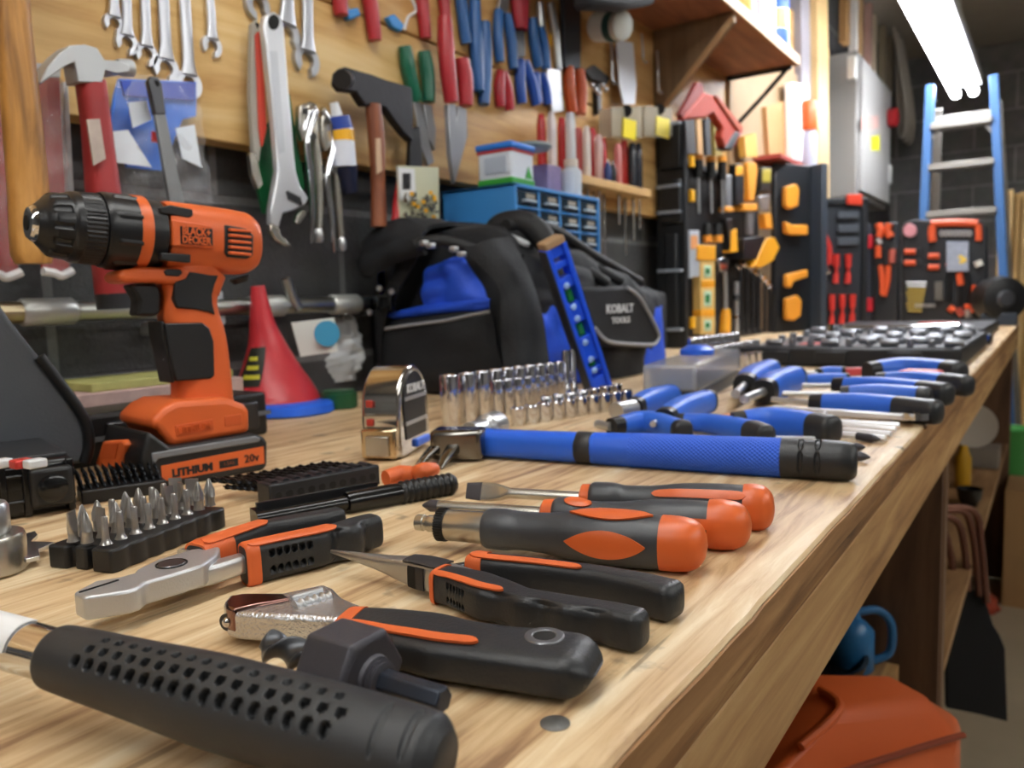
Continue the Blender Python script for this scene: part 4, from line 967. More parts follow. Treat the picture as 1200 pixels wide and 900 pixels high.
# wide mouth and handle
b = MB(); b.tube([V((XE + .03, .60, BZ + .222)), V((XE + .13, .59, BZ + .222)), V((XE + .26, .595, BZ + .190)), V((XE + .44, .60, BZ + .150))], .009, 10); b.tube([V((XE + .03, .74, BZ + .222)), V((XE + .09, .70, BZ + .230)), V((XE + .20, .63, BZ + .206)), V((XE + .40, .63, BZ + .165))], .009, 10); b.build('mouth_rim', FAB2, t)
hp = [atD(574, 285, 1.09), atD(582, 268, 1.08), atD(600, 262, 1.07), atD(622, 265, 1.06), atD(640, 285, 1.05), atD(648, 312, 1.04)]
b = MB().tube(hp, [.011, .017, .018, .016, .011], 14, 6); b.build('handle', FAB2, t)
b = MB(); b.bar(atD(598, 276, 1.045), atD(619, 287, 1.035), .012, .007); b.build('handle_tag', mat('pale_tag', 'c8cdd4', .5), t, bev=.002)
b = MB()
for x, y in ((497, 285), (505, 288), (532, 292), (541, 298)): b.box(atD(x, y, 1.0), (.010, .010, .007))
b.build('zip_hardware', SAT, t, bev=.002)
b = MB(); b.tube([atD(486, 288, 1.02), atD(510, 282, 1.02), atD(540, 287, 1.02), atD(575, 300, 1.02)], .008, 10); b.build('zip_band', FAB2, t)
# long side
puff([(616, 360), (668, 358), (712, 448), (630, 452)], fY(YF - .004), (0, -1, 0), .010, .012, 18, 13).build('blue_panel', FBLU, t, smooth=80)
puff([(612, 298), (690, 318), (700, 360), (618, 362)], fY(YF - .002), (0, -1, 0), .012, .006, 16, 15).build('upper_panel', FAB, t, smooth=80)
puff([(752, 362), (774, 358), (778, 444), (748, 450)], fY(YF + .002), (0, -1, 0), .006, .006, 12, 17).build('blue_panel', FBLU, t, smooth=80)
puff([(700, 395), (752, 395), (748, 452), (704, 456)], fY(YF - .008), (0, -1, 0), .014, .006, 12, 19).build('lower_pocket', FAB, t, smooth=80)
po = [(682, 337), (734, 335), (741, 338), (760, 366), (773, 392), (772, 401), (764, 408), (722, 407), (706, 401), (694, 385), (684, 352)]
b = MB().prism([atW(x, y, YF - .045) for x, y in po], V((0, .04, 0))); pk = b.build('pouch', FAB, t, bev=.007, seg=3)
MB().tube([atW(x, y, YF - .0455) for x, y in [(735, 337), (748, 347), (761, 368), (772, 391), (770, 400), (762, 404), (722, 402), (708, 397), (697, 384)]], .0028, 8, 5).build('pouch_piping', PIP, pk)
o = atW(727, 367.5, YF - .0458); xa = (atW(747, 367, YF - .0458) - o).normalized(); m = Matrix((V((1, 0, 0)), V((0, 0, 1)), V((0, -1, 0)))).transposed().to_4x4(); m.translation = o
textmesh('KOBALT', .0175, m @ Matrix.Translation((0, .007, 0)), .0008, WHT, 'pouch_lettering', pk, bold=.0005, sx=1.35)
textmesh('TOOLS', .0125, m @ Matrix.Translation((.002, -.010, 0)), .0008, WHT, 'pouch_lettering', pk, bold=.0003, sx=1.5)
b = MB(); b.tube([atW(672, 312, YF + .03), atW(692, 320, YF), atW(712, 332, YF - .02)], .008, 10); b.tube([atW(690, 312, YF + .03), atW(706, 318, YF), atW(728, 330, YF - .02)], .008, 10); b.build('side_straps', FAB2, t)
bpy.context.view_layer.update()
for o in t.children_recursive:
    for v in o.data.vertices:
        v.co.y = min(v.co.y, .786 - .68); v.co.z = max(v.co.z, .0006)
        if v.co.x > -.122 and v.co.y > .635 - .68: v.co.z = min(v.co.z, .196)
# ---- blue spirit level leaning on the bag
b0, b1 = at(703, 458, 0.006), atD(647, 288, .93)
xd = (b1 - b0); L = xd.length; xd.normalize(); fn = (V((-.50, -.86, 0))); fn = (fn - xd*fn.dot(xd)).normalized(); wd = fn.cross(xd).normalized()
t = thing('spirit_level', 'blue spirit level with green vials leaning against the tool bag', 'spirit level', b0)
m = Matrix((xd, wd, fn)).transposed().to_4x4(); m.translation = b0
Wl, Tl = .030, .020
b = MB(); b.m = m
# web built of blocks around the openings
op = [(.115, .150), (.185, .225), (.40, .50), (.63, .73), (.80, .86), (.90, .93)]
for s in (-1, 1): b.box((L/2, s*(Wl/2 - .003), 0), (L, .006, Tl))
pr = 0
for a, e in op + [(1.0, 1.0)]:
    if e > a or a == 1.0: b.box(((pr + a)/2*L, 0, 0), ((a - pr)*L, Wl - .011, Tl*.62)); pr = e
b.build('frame', mat('level_blue', '1f5af0', .3), t, bev=.0012)
b = MB(); b.m = m; sgn = 1 if (m.to_3x3() @ V((0, 1, 0))).dot(EYE - b0) > 0 else -1
b.box((L*.5, sgn*(Wl/2 + .0006), 0), (L*.99, .0016, Tl*.86)); b.build('black_edge', mat('level_edge', '3a3c42', .5), t)
for a, e in (op[1], op[2], op[3]):
    b = MB(); b.m = m; b.cyl(((a + .012)*L, 0, 0), ((e - .012)*L, 0, 0), .0055, n=14); b.build('vial', mat('vial_green', '1f9a4c', .15, trans=.3), t)
for f in (.165, .245, .365, .53, .61, .75):
    b = MB(); b.m = m; b.lathe((f*L, .002, Tl*.31), (f*L, .002, Tl*.31 + .002), [(0, .0042), (.6, .0042), (1, .003)], 14); b.build('screw', mat('pale_blue_cap', '9cc0f4', .3), t)
b = MB(); b.m = m; b.box((L + .004, 0, 0), (.010, Wl*.96, Tl*.96)); b.build('end_cap', mat('tan_cap', 'a98a66', .5), t, bev=.002)
# ---- red funnel nested on a blue one
c = at(322, 481, 0); t = thing('funnel', 'red plastic funnel standing mouth down behind the drill', 'funnel', c)
S = Surf([(c + V((0, 0, .012)), .056, .056), (c + V((0, 0, .020)), .052, .052), (c + V((-.002, 0, .045)), .038, .038), (c + V((-.006, 0, .080)), .0225, .0225), (c + V((-.010, 0, .102)), .0155, .0155), (c + V((-.014, 0, .150)), .0078, .0078)], up=(1, 0, 0)); b = MB(); S.mesh(b, 60, 48); b.build('cone', mat('funnel_red', 'c4323a', .35), t, smooth=60)
view = (EYE - c); va = None
best = max(range(72), key=lambda k: (S.pt(.35, k*pi/36) - S.sec(.35)[0]).dot(view)); va = best*pi/36
sg = 1 if (S.pt(.35, va + .4) - S.pt(.35, va)).dot(R.col[0]) < 0 else -1
b = MB(); S.patch(b, .18, .50, lambda u: va + sg*(.75 - .3*u), lambda u: .42, .0005, 16, 12, .0008); b.build('label', mat('funnel_label', '24261f', .5), t)
b = MB()
for k in range(3): S.patch(b, .24 + k*.075, .275 + k*.075, va + sg*.62, .3 - .05*k, .0012, 4, 8, .0006)
b.build('label_print', mat('label_yellow', 'c9c43a', .5), t)
c2 = at(340, 484, 0)
MB().lathe(c2, c2 + V((0, 0, .0135)), [(0, .048), (.15, .0515), (.8, .050), (1, .046)], 48).solo('funnel', BLU, 'blue plastic funnel rim under the red funnel', 'funnel', origin=c2)
# ---- clear bag and green tin beside it
c = at(386, 462, 0); t = thing('plastic_bag', 'crumpled clear plastic bag with white card between the funnel and the tool bag', 'plastic bag', c)
CLR = mat('clear_plastic', 'eef4f8', .1, trans=.0, alpha=.6)
S = Surf([(c + V((0, 0, .016)), .036, .014, 2.5), (c + V((0, .003, .05)), .050, .020, 2.5), (c + V((0, .005, .085)), .048, .016, 3), (c + V((0, .008, .122)), .032, .004, 3)], up=(-.56, .83, 0))
S2 = Surf([(k[0], k[2], k[1], k[3]) for k in S.c], up=(.80, -.60, 0))
b = MB(); S2.mesh(b, 50, 50, lambda tt, a: .009*noise.noise(V((tt*6, cos(a)*2.2, sin(a)*2.2))) + .004*noise.noise(V((tt*17, cos(a)*6, sin(a)*6)))); b.build('film', CLR, t, smooth=80)
b = MB(); b.prism([atD(x, y, .99) for x, y in [(341, 378), (392, 372), (396, 412), (352, 418)]], V((.5, .5, 0))*.004); b.build('card', mat('white_card', 'dfe3dc', .6), t)
b = MB(); b.lathe(atD(383, 391, .985), atD(383.5, 391, .983), [(0, .016), (1, .016)], 24); b.build('blue_sticker', mat('sticker_blue', '3f9ac4', .5), t)
c = at(398, 478, 0); MB().lathe(c, c + V((0, 0, .022)), [(0, .020), (.1, .022), (.85, .022), (.9, .019), (1, .019)], 32).solo('green_tin', mat('dark_green', '14502f', .4), 'low dark green round tin under the clear plastic bag', 'tin', origin=c)
# ---- flat case and magazines behind the drill
m = frame((.36, .655, BZ))
t = thing('flat_case', 'flat black plastic case lying along the wall behind the drill', 'tool case', (.5, .72, BZ))
MB().box((.37, .667, BZ + .021), (.27, .06, .042)).build('shell', BLKP, t, bev=.004, seg=3)
MB().box((.37, .667, BZ + .0215), (.274, .064, .004)).build('seam', mat('grey_seam', '606368', .5), t)
for x in (.475, .36): MB().box((x, .636, BZ + .021), (.034, .006, .026)).build('latch', DKST, t, bev=.002)
MB().box((.40, .755, BZ + .026), (.26, .10, .052)).solo('magazine', mat('magazine_pages', 'b59a94', .6, var=.3, vscale=90), 'thick worn stack of pinkish magazines by the wall behind the drill', 'magazine', bev=.001)
MB().box((.45, .755, BZ + .056), (.15, .08, .008)).solo('booklet', mat('booklet_cover', 'a9a867', .6, var=.3, vscale=60), 'thin yellow green booklet lying on top of the magazine', 'booklet', bev=.001)
# ================================================================ things hanging on the wall
GALV = mat('galvanised_pipe', 'b9bdb8', .32, 1, var=.1, vscale=30)
t = thing('conduit', 'grey metal conduit pipe running along the dark wall above the bench', 'pipe', (.5, .80, BZ + .126))
MB().cyl((-.9, .803, BZ + .126), (.36, .803, BZ + .126), .0105).build('pipe', mat('brassy_pipe', 'b8a98a', .35, 1), t)
MB().cyl((.36, .803, BZ + .126), (1.55, .803, BZ + .126), .0105).build('pipe', GALV, t)
for x in (.36, .62, .75):
    MB().lathe((x, .803, BZ + .126), (x + .05, .803, BZ + .126), [(0, .0115), (.05, .0135), (.95, .0135), (1, .0115)], 20).build('coupling', mat('pale_coupling', 'c9ccc8', .4, .6), t)
b = MB(); b.tube(wpts([(350, 362), (342, 348), (338, 335), (335, 326)], .795), .007, 10); b.build('pipe_clip', GALV, t)
Z_ = V((0, 0, 1))
# ---- combination wrenches
def wrench(t, top, bot, Y, w, r, mt=SAT, open_=.55, th=.006, tilt=0):
    """open-end wrench hanging from top pixel to the open jaw at the bottom pixel"""
    a, e = atW(*top, Y), atW(*bot, Y); d = (e - a).normalized(); u = d.cross(V((0, 1, 0))).normalized(); L = (e - a).length
    MBs = MB(); Surf([(a, th*.5, w*1.2, 3), (a + d*L*.5, th*.45, w, 3), (a + d*(L - r*1.6), th*.5, w*1.05, 3), (a + d*(L - r*.6), th*.6, w*1.5, 3)], up=u).mesh(MBs, 20, 20); MBs.build('shank', mt, t)
    c = a + d*L; rot = tilt; d2 = d*cos(rot) + u*sin(rot); u2 = u*cos(rot) - d*sin(rot); n = 20; out = []
    for k in range(n + 1):
        an = open_ + (2*pi - 2*open_)*k/n; out.append(c + d2*(r*cos(an)) + u2*(r*sin(an)))
    inn = []
    for k in range(n + 1):
        an = 2*pi - open_*1.02 - (2*pi - 2.04*open_)*k/n; ri = r*.50; q = d2*(ri*cos(an)) + u2*(ri*sin(an))
        if k in (0, n): q = d2*(r*cos(open_)) + u2*math.copysign(ri*.95, sin(an))
        inn.append(c + q)
    MB().prism(out + inn, V((0, th, 0))).build('open_jaw', mt, t, bev=.001)
WL = [((133, -110), (139, 26), .0045, .0105), ((150, -100), (154, 49), .0048, .0120), ((170, -100), (177, 62), .0052, .0125), ((191, -100), (200, 79), .0062, .0150), ((215, -100), (227, 98), .0065, .0160), ((245, -100), (254, 53), .0050, .0125)]
nm = ['smallest steel wrench at the start of the row on the golden board', 'second steel wrench in the row above the red hammer head', 'third steel wrench in the row above the blue bag', 'fourth and wider steel wrench hanging over the blue bag', 'longest steel wrench whose jaw touches the blue bag corner', 'lone twisted end steel wrench hanging apart beside the big wrench']
for (a, e, w, r), lb in zip(WL, nm):
    t = thing('combination_wrench', lb, 'wrench', atW(*e, .775), 'steel wrenches in a row'); wrench(t, a, e, .775, w, r, mat('wrench_steel', 'cdd0d8', .32, .7), tilt=-.35)
for a, e, w, r, lb, tl, Y in (((308, -70), (305, 6), .006, .017, 'open wrench half hidden behind the ringed end of the big wrench', .5, .782), ((341, -60), (340, 40), .009, .0215, 'large open wrench hanging behind the big adjustable wrench', .35, .776), ((366, -60), (367, 70), .008, .020, 'large open wrench hanging beside the hatchet head', -.15, .768)):
    t = thing('open_wrench', lb, 'wrench', atW(*e, Y), 'large open wrenches'); wrench(t, a, e, Y, w, r, mat('grey_wrench', 'b4b7bd', .38, .75), tilt=tl, th=.008)
# ---- long adjustable wrench
t = thing('large_adjustable_wrench', 'long polished adjustable wrench hanging jaw down on the golden board', 'wrench', atW(335, 200, .75))
Y = .752
out = [(309, 30), (312, 18), (321, 13), (330, 19), (333, 32), (335, 60), (340, 120), (345, 180), (347, 200), (352, 218), (362, 232), (358, 240), (345, 246), (332, 250), (327, 268), (318, 262), (318, 245), (322, 222), (326, 200), (322, 150), (316, 90), (311, 45)]
wprism(out, Y, .010).build('body', mat('polished_wrench', 'd9dce2', .3, .65), t, bev=.002, seg=3)
o = [(321 + 6.5*cos(k*pi/10), 26 + 9*sin(k*pi/10)) for k in range(20)]
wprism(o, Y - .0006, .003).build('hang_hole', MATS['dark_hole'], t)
wprism([(318, 262), (326, 262), (330, 276), (340, 285), (343, 289), (334, 288), (323, 281), (317, 270)], Y + .001, .009).build('jaw', NICK, t, bev=.0015)
wprism([(349, 252), (356, 246), (360, 250), (352, 262), (347, 262)], Y + .002, .007).build('jaw', NICK, t, bev=.001)
b = MB()
for k in range(5): b.bar(atW(337 + k*3.2, 224 + k*1.6, Y - .001), atW(340 + k*3.2, 234 + k*1.6, Y - .001), .0018, .004)
b.build('worm_screw', DKST, t)
wprism([(316, 60), (325, 60), (334, 178), (327, 180)], Y - .0007, .0012).build('shank_panel', mat('wrench_panel', 'c9cdd4', .4, .5), t)
# tool with red tape behind it
t = thing('putty_bar', 'thin grey bar with red tape hanging behind the long adjustable wrench', 'bar', atW(305, 120, .775))
wprism([(296, 28), (302, 22), (305, 40), (309, 150), (304, 190), (298, 180), (294, 110)], .772, .008).build('bar', mat('old_grey', 'a6a39a', .5), t, bev=.001)
MB().cyl(atW(301, 30, .7715), atW(301, 30, .773), .003, n=14).build('hang_hole', MATS['dark_hole'], t)
wprism([(301, 40), (305, 36), (311, 110), (313, 150), (308, 172), (305, 150)], .768, .005).build('red_tape', mat('red_tape', 'd94a38', .5), t, bev=.001)
wprism([(293, 180), (300, 178), (306, 205), (309, 216), (303, 222), (296, 205)], .766, .008).build('clip', NICK, t, bev=.001)
t = wprism([(300, 208), (312, 150), (340, 110), (346, 150), (356, 205), (358, 220), (335, 250), (310, 250)], .786, .006).solo('green_scraper', mat('leaf_green', '0f6a3c', .45), 'flat green plastic scraper behind the long adjustable wrench', 'scraper', bev=.001)
# ---- locking pliers
for pts, r, lb in (([(353, 150), (358, 130), (366, 128), (368, 160), (372, 200), (374, 240), (373, 280)], .0065, 'first nickel locking pliers with curved jaws next to the adjustable wrench'), ([(376, 128), (384, 142), (388, 165), (392, 200), (396, 245), (400, 290)], .0070, 'second nickel locking pliers hanging next to the blue caulk tube')):
    t = thing('locking_pliers', lb, 'pliers', atW(*pts[3], .77), 'nickel locking pliers')
    b = MB().tube(wpts(pts, .772), [r*.8, r*1.1, r, r*.8], 12); b.build('fixed_handle', NICK, t)
    b = MB().tube(wpts([(x - 8, y + 6) if k > 2 else (x + 3, y + 3) for k, (x, y) in enumerate(pts)], .766), [r*.5, r*.7, r*.7, r*.5], 10); b.build('lever', CHR, t)
    x, y = pts[1]; wprism([(x - 6, y - 6), (x, y - 10), (x + 6, y + 2), (x + 7, y + 26), (x - 2, y + 36), (x - 7, y + 20)], .764, .010).build('jaw', NICK, t, bev=.002)
    for k in (1, 3): MB().cyl(atW(*pts[k], .757), atW(*pts[k], .764), .0038, n=14).build('rivet', CHR, t)
    x, y = pts[-1]; b = MB().lathe(atW(x, y - 12, .770), atW(x + 1, y + 4, .770), [(0, .004), (.3, .006), (.8, .006), (1, .004)], 14); b.build('adjusting_screw', SAT, t)
# ---- caulk tube
t = thing('glue_tube', 'white and blue glue tube with yellow band hanging beside the hatchet', 'tube', atW(410, 170, .77))
def seg(b, p, q_, r0, r1, Y): return b.cyl(atW(*p, Y), atW(*q_, Y), r0, r1, 24)
seg(MB(), (403, 196), (399, 150), .0165, .0165, .765).build('body', mat('tube_white', 'dfe5f2', .35), t)
seg(MB(), (399, 152), (396, 137), .0168, .0150, .765).build('blue_shoulder', mat('tube_blue', '20419c', .4), t)
seg(MB(), (400.5, 166), (399.3, 153), .0167, .0167, .765).build('yellow_band', YEL, t)
seg(MB(), (395, 136), (391, 120), .0075, .0055, .765).build('nozzle', WHT, t)
seg(MB(), (404, 196), (411, 226), .0168, .009, .765).build('dark_sleeve', mat('tube_navy', '1a2340', .4), t)
# ---- hatchet
t = thing('hatchet', 'old hatchet with dark steel head and brown wooden handle hanging on the board', 'hatchet', atW(440, 170, .76))
hx = [(398, 84), (405, 78), (418, 82), (436, 87), (452, 93), (470, 98), (483, 102), (485, 130), (484, 166), (474, 156), (462, 140), (452, 126), (440, 124), (428, 124), (418, 108), (402, 106), (396, 98)]
wprism(hx, .752, .014).build('head', mat('hatchet_steel', '2e2d31', .5, .5, bump=.2, bscale=120, var=.3, vscale=40), t, bev=.002)
b = MB().lathe(atW(401, 93, .745), atW(408, 94, .775), [(0, .0115), (1, .0115)], 20); b.build('poll', DKST, t)
S = Surf([(atW(437, 122, .757), .009, .012), (atW(441, 160, .757), .010, .0125), (atW(443, 215, .757), .009, .0105), (atW(444, 266, .757), .010, .012)], up=(1, 0, 0)); b = MB(); S.mesh(b, 30, 24); b.build('handle', wood('hatchet_handle', ['6b3720', '85492c', '9a5a38'], 2, 8, 10, .45), t)
wprism([(441, 162), (446, 162), (448, 200), (442, 204)], .745, .002).build('label', mat('aged_label', 'c9a98a', .6), t)
# ---- red nail puller hammer
t = thing('framing_hammer', 'framing hammer with grey claw head and worn red handle hanging by the blue bag', 'hammer', atW(110, 200, .74))
hx = [(47, 96), (56, 78), (70, 62), (82, 53), (100, 52), (114, 56), (123, 70), (140, 71), (152, 76), (152, 84), (138, 86), (124, 82), (120, 97), (92, 96), (88, 72), (76, 78), (62, 88), (49, 98)]
wprism(hx, .728, .022).build('head', mat('grey_claw', 'b6babd', .4, .3), t, bev=.003)
MB().lathe(atW(138, 79, .739), atW(154, 80, .739), [(0, .007), (.3, .008), (1, .008)], 20).build('poll', MATS['grey_claw'], t)
S = Surf([(atW(106, 94, .739), .011, .0125, 3), (atW(112, 140, .739), .011, .0125, 3), (atW(120, 215, .739), .013, .0145, 2.5), (atW(130, 300, .739), .015, .0175, 2.3), (atW(135, 345, .739), .0150, .0175, 2.3)], up=(1, 0, 0)); b = MB(); S.mesh(b, 40, 28, slots([(.62 + .03*k, a, .006, .14, .0006) for k in range(10) for a in (3.4, 3.9, 4.4, 4.9)])); b.build('handle', mat('worn_red', '9e2d2e', .45, var=.3, vscale=25), t)
wprism([(102, 140), (117, 139), (124, 186), (110, 194)], .7235, .002).build('label', mat('worn_label', 'b8aaa0', .6, var=.3, vscale=60), t)
S = Surf([(atW(135, 344, .739), .0155, .0178, 2.3), (atW(137, 362, .739), .0150, .0172, 2.3)], up=(1, 0, 0)); b = MB(); S.mesh(b, 6, 28); b.build('butt_cap', BLK, t)
wprism([(74, 96), (80, 96), (88, 240), (80, 240)], .775, .012).solo('white_trim_strip', mat('white_trim', 'c9cdd0', .5), 'white trim strip hanging between the red packet and the red hammer', 'strip', bev=.001)
# ---- mallet with wooden handle
t = thing('mallet', 'worn yellow wooden tool handle hanging head up before the red packets', 'mallet', atW(35, 150, .70))
S = Surf([(atW(8, -120, .715), .0135, .0145, 2.2), (atW(14, 0, .715), .0120, .013, 2.2), (atW(23, 110, .715), .013, .0145, 2.2), (atW(33, 220, .715), .0135, .0155, 2.2), (atW(38, 300, .715), .014, .016, 2.3), (atW(39, 309, .715), .012, .0135, 2.3)], up=(1, 0, 0)); b = MB(); S.mesh(b, 40, 28); b.build('handle', wood('old_handle', ['6f4a24', '9c6d33', 'c08a45', 'd29c55'], 2, 9, 7, .45), t)
MB().lathe(atW(-30, -150, .715), atW(70, -156, .715), [(0, .036), (.1, .04), (.9, .04), (1, .036)], 28).build('head', BLK, t)
# ---- red packets behind the mallet
for px, lb in (([(-14, 66), (10, 66), (22, 318), (-14, 322)], 'shiny red blister packet hanging behind the wooden handle, farther from the red hammer'), ([(44, 88), (70, 88), (82, 318), (50, 320)], 'shiny red blister packet between the wooden handle and the white strip')):
    t = thing('blister_packet', lb, 'packet', atW(*px[0], .765), 'red blister packets')
    wprism(px, .772, .004).build('card', mat('packet_red', 'a5191f', .4, var=.4, vscale=25), t, bev=.001)
    b = MB(); a, e, f, g = [atW(x, y, .771) for x, y in px]
    b.sheet(lambda u, v: (a*(1 - u) + e*u)*(1 - v) + (g*(1 - u) + f*u)*v + V((0, -.010 - .008*noise.noise(V((u*4, v*9, 3))), 0)) if 0 < u < 1 and 0 < v < 1 else (a*(1 - u) + e*u)*(1 - v) + (g*(1 - u) + f*u)*v, 8, 24, 0)
    b.build('blister', mat('clear_blister', 'ffffff', .08, alpha=.22, coat=.3), t, smooth=80)
    x, y = px[0]; wprism([(x - 1, y - 14), (px[1][0] + 1, y - 12), (px[1][0] + 1, y + 2), (x - 1, y + 2)], .770, .006).build('hanging_header', mat('grey_header', 'b9bcc0', .5), t)
    x, y = px[3]; b = MB(); b.tube(wpts([(x, y - 2), (x + 14, y), (x + 22, y + 3), (px[2][0] + 3, y - 3)], .766), .004, 8); b.build('white_edge', WHT, t)
# ---- blue packet and putty knife in front
t = thing('blue_packet', 'blue and clear hanging plastic packet behind the long flat file', 'packet', atW(190, 170, .77))
wprism([(140, 92), (230, 96), (230, 136), (214, 140), (190, 200), (150, 196), (128, 150), (135, 110)], .778, .004).build('card', mat('packet_blue', '3f80ea', .4, var=.15, vscale=20), t)
wprism([(142, 94), (229, 97), (229, 118), (146, 112)], .774, .003).build('header', mat('packet_navy', '2448b8', .4), t)
c = [atW(x, y, .771) for x, y in ((138, 82), (230, 98), (250, 240), (124, 236))]
b = MB(); b.sheet(lambda u, v: (c[0]*(1 - u) + c[1]*u)*(1 - v) + (c[3]*(1 - u) + c[2]*u)*v + V((0, -.012*sin(pi*u)*sin(pi*v) - .012*noise.noise(V((u*5, v*6, 8))), 0)), 24, 24, 0); b.build('film', mat('shiny_film', 'f4f8ff', .08, alpha=.16), t, smooth=80)
wprism([(178, 154), (189, 155), (188, 168), (178, 166)], .7555, .001).build('red_sticker', mat('sticker_red', 'e8453c', .5), t)
wprism([(150, 120), (172, 118), (178, 140), (156, 150)], .758, .0012).build('white_print', mat('print_white', 'e3ebf4', .5), t)
wprism([(126, 155), (150, 152), (178, 196), (134, 190)], .760, .0012).build('white_print', MATS['print_white'], t)
wprism([(206, 150), (228, 146), (236, 196), (214, 186)], .760, .0012).build('white_print', MATS['print_white'], t)
t = thing('flat_file', 'flat steel file with dark tang end hanging before the blue packet', 'file', atW(195, 160, .745))
wprism([(182, 133), (194, 133), (216, 238), (200, 242)], .742, .005).build('blade', mat('file_steel', '8d8f90', .45, .8, bump=.3, bscale=900), t, bev=.0006)
wprism([(174, 95), (178, 89), (186, 91), (190, 98), (195, 134), (182, 134)], .741, .007).build('tang', DKST, t, bev=.001)
MB().cyl(atW(183, 98, .7405), atW(183, 98, .742), .003, n=14).build('hang_hole', MATS['dark_hole'], t)
# small white and clear hooks on the wall below
for px, lb in (([(250, 340), (262, 340), (266, 380), (254, 386)], 'grey plastic bracket on the wall just behind the drill handle'), ([(182, 378), (190, 376), (192, 392), (180, 394)], 'small white plastic clip on the wall behind the trigger')):
    wprism(px, .80, .03).solo('wall_clip', mat('clip_grey', 'aeb3ba', .5), lb, 'bracket', bev=.003)
# ---- snips and pliers row
def plier(label, la, lb_, ra, rb, Y, r, mt, tip=None, group='pliers and snips on the upper board', cat='pliers', name='pliers', jaw=SAT):
    """two grips (top,bottom pixel lists) and jaws running on to tip pixels"""
    t = thing(name, label, cat, atW(*la, Y), group)
    for a, e, s in ((la, lb_, -1), (ra, rb, 1)):
        mid = ((a[0] + e[0])/2 + s*1.5, (a[1] + e[1])/2)
        b = MB().tube(wpts([a, mid, e], Y), [r*1.1, r*1.35, r*1.3, r*1.15], 12); b.build('grip', mt, t)
    if tip:
        for k, px in enumerate(tip):
            wprism(px, Y - .004, .008).build('jaw', jaw, t, bev=.001)
    return t
GRN = mat('green_grip', '17624a', .3); RG = mat('red_grip', 'b02a34', .35); BG = mat('blue_grip', '2a5f9e', .38); BG2 = mat('royal_grip', '2350a8', .38); OGR = mat('orange_grip', 'c65a2e', .4)
SN = mat('snip_steel', 'a4a6aa', .35, .75)
plier('green handled tin snips hanging jaws down beside the hatchet', (480, 52), (494, 118), (503, 58), (508, 118), .765, .0085, GRN, [[(491, 118), (499, 118), (508, 160), (515, 190), (508, 194), (499, 170)], [(503, 120), (512, 122), (517, 150), (516, 176), (508, 160)]], cat='snips', name='tin_snips', jaw=SN)
plier('red handled tin snips hanging jaws down beside the white box', (521, 20), (529, 120), (541, 68), (546, 124), .76, .0095, RG, [[(525, 122), (534, 122), (537, 160), (541, 186), (533, 216), (528, 180)], [(538, 124), (547, 128), (548, 160), (541, 186), (534, 150)]], cat='snips', name='tin_snips', jaw=SN)
plier('red gripped pliers at the top of the board over the hatchet', (404, -40), (406, 16), (432, -40), (446, 46), .765, .008, RG)
plier('red gripped pliers beside the white wire hook', (497, -60), (503, 44), (516, -60), (526, 20), .772, .0075, RG)
plier('long blue gripped pliers beside the red handled snips', (541, -60), (551, 50), (560, 0), (566, 106), .77, .0075, BG)
plier('long blue gripped pliers over the white box', (562, -10), (567, 106), (574, 24), (573, 122), .765, .0080, BG)
plier('spread blue gripped pliers above the small red pliers', (590, 10), (592, 72), (600, 14), (608, 80), .765, .0070, BG, [[(590, 10), (597, -20), (604, -20), (602, 14)]])
plier('small red gripped pliers under the spread blue pliers', (594, 82), (594, 124), (597, 82), (605, 128), .76, .0070, RG)
plier('red and black gripped pliers between the blue ones', (611, -40), (616, 32), (616, -40), (617, 34), .762, .0095, mat('red_black', 'a8303c', .4), [[(611, 34), (621, 34), (622, 66), (612, 66)]], jaw=BLKP)
plier('royal blue pliers with spread grips hanging below the red and black ones', (617, 68), (619, 120), (622, 70), (636, 122), .76, .0072, BG2)
plier('blue gripped pliers next to the yellow tagged cutters', (629, 20), (636, 78), (637, 30), (645, 80), .768, .0075, BG)
plier('royal blue pliers beside the silver cutters', (634, 84), (637, 120), (640, 84), (648, 122), .765, .0068, BG2)
plier('silver cutters with yellow tags hanging beside the black straps', (640, 0), (648, 70), (652, 0), (662, 80), .76, .0065, SAT, [[(648, 78), (664, 80), (668, 130), (655, 132)]])
plier('orange gripped long pliers hanging under the dark beam', (672, 78), (676, 132), (684, 80), (686, 134), .765, .0085, OGR, [[(664, -40), (686, -40), (686, 80), (668, 78)]], jaw=mat('dark_tool', '22252c', .5))
for (x, y, w, h), k in (((645, 22, 8, 14), 0), ((651, 36, 10, 15), 1), ((650, 102, 15, 8), 2)):
    wprism([(x, y), (x + w, y + 1), (x + w + 1, y + h), (x + 1, y + h)], .748, .003).solo('yellow_tag', YEL, ['upper small yellow tag on the silver cutters', 'wider yellow tag below the upper one on the silver cutters', 'lowest yellow tag hanging over the red screwdrivers'][k], 'tag', 'yellow tags on the cutters')
for pts, bx, lb in (([(414, -20), (420, 4), (426, 16)], [(418, 8), (434, 4), (438, 14), (424, 20)], 'wire hook with blue grip pad over the hatchet head'), ([(494, -10), (501, 8), (492, 16), (487, 32)], [(468, 16), (476, 12), (488, 26), (484, 34), (474, 28)], 'bent white wire hook with blue pad above the green snips')):
    t = thing('wire_hook', lb, 'hook', atW(*pts[0], .76)); b = MB().tube(wpts(pts, .75), .0022, 8); b.build('wire', mat('white_wire', 'dfe1e4', .4), t)
    wprism(bx, .742, .010).build('blue_pad', mat('pad_blue', '3f8fd6', .4), t, bev=.002)
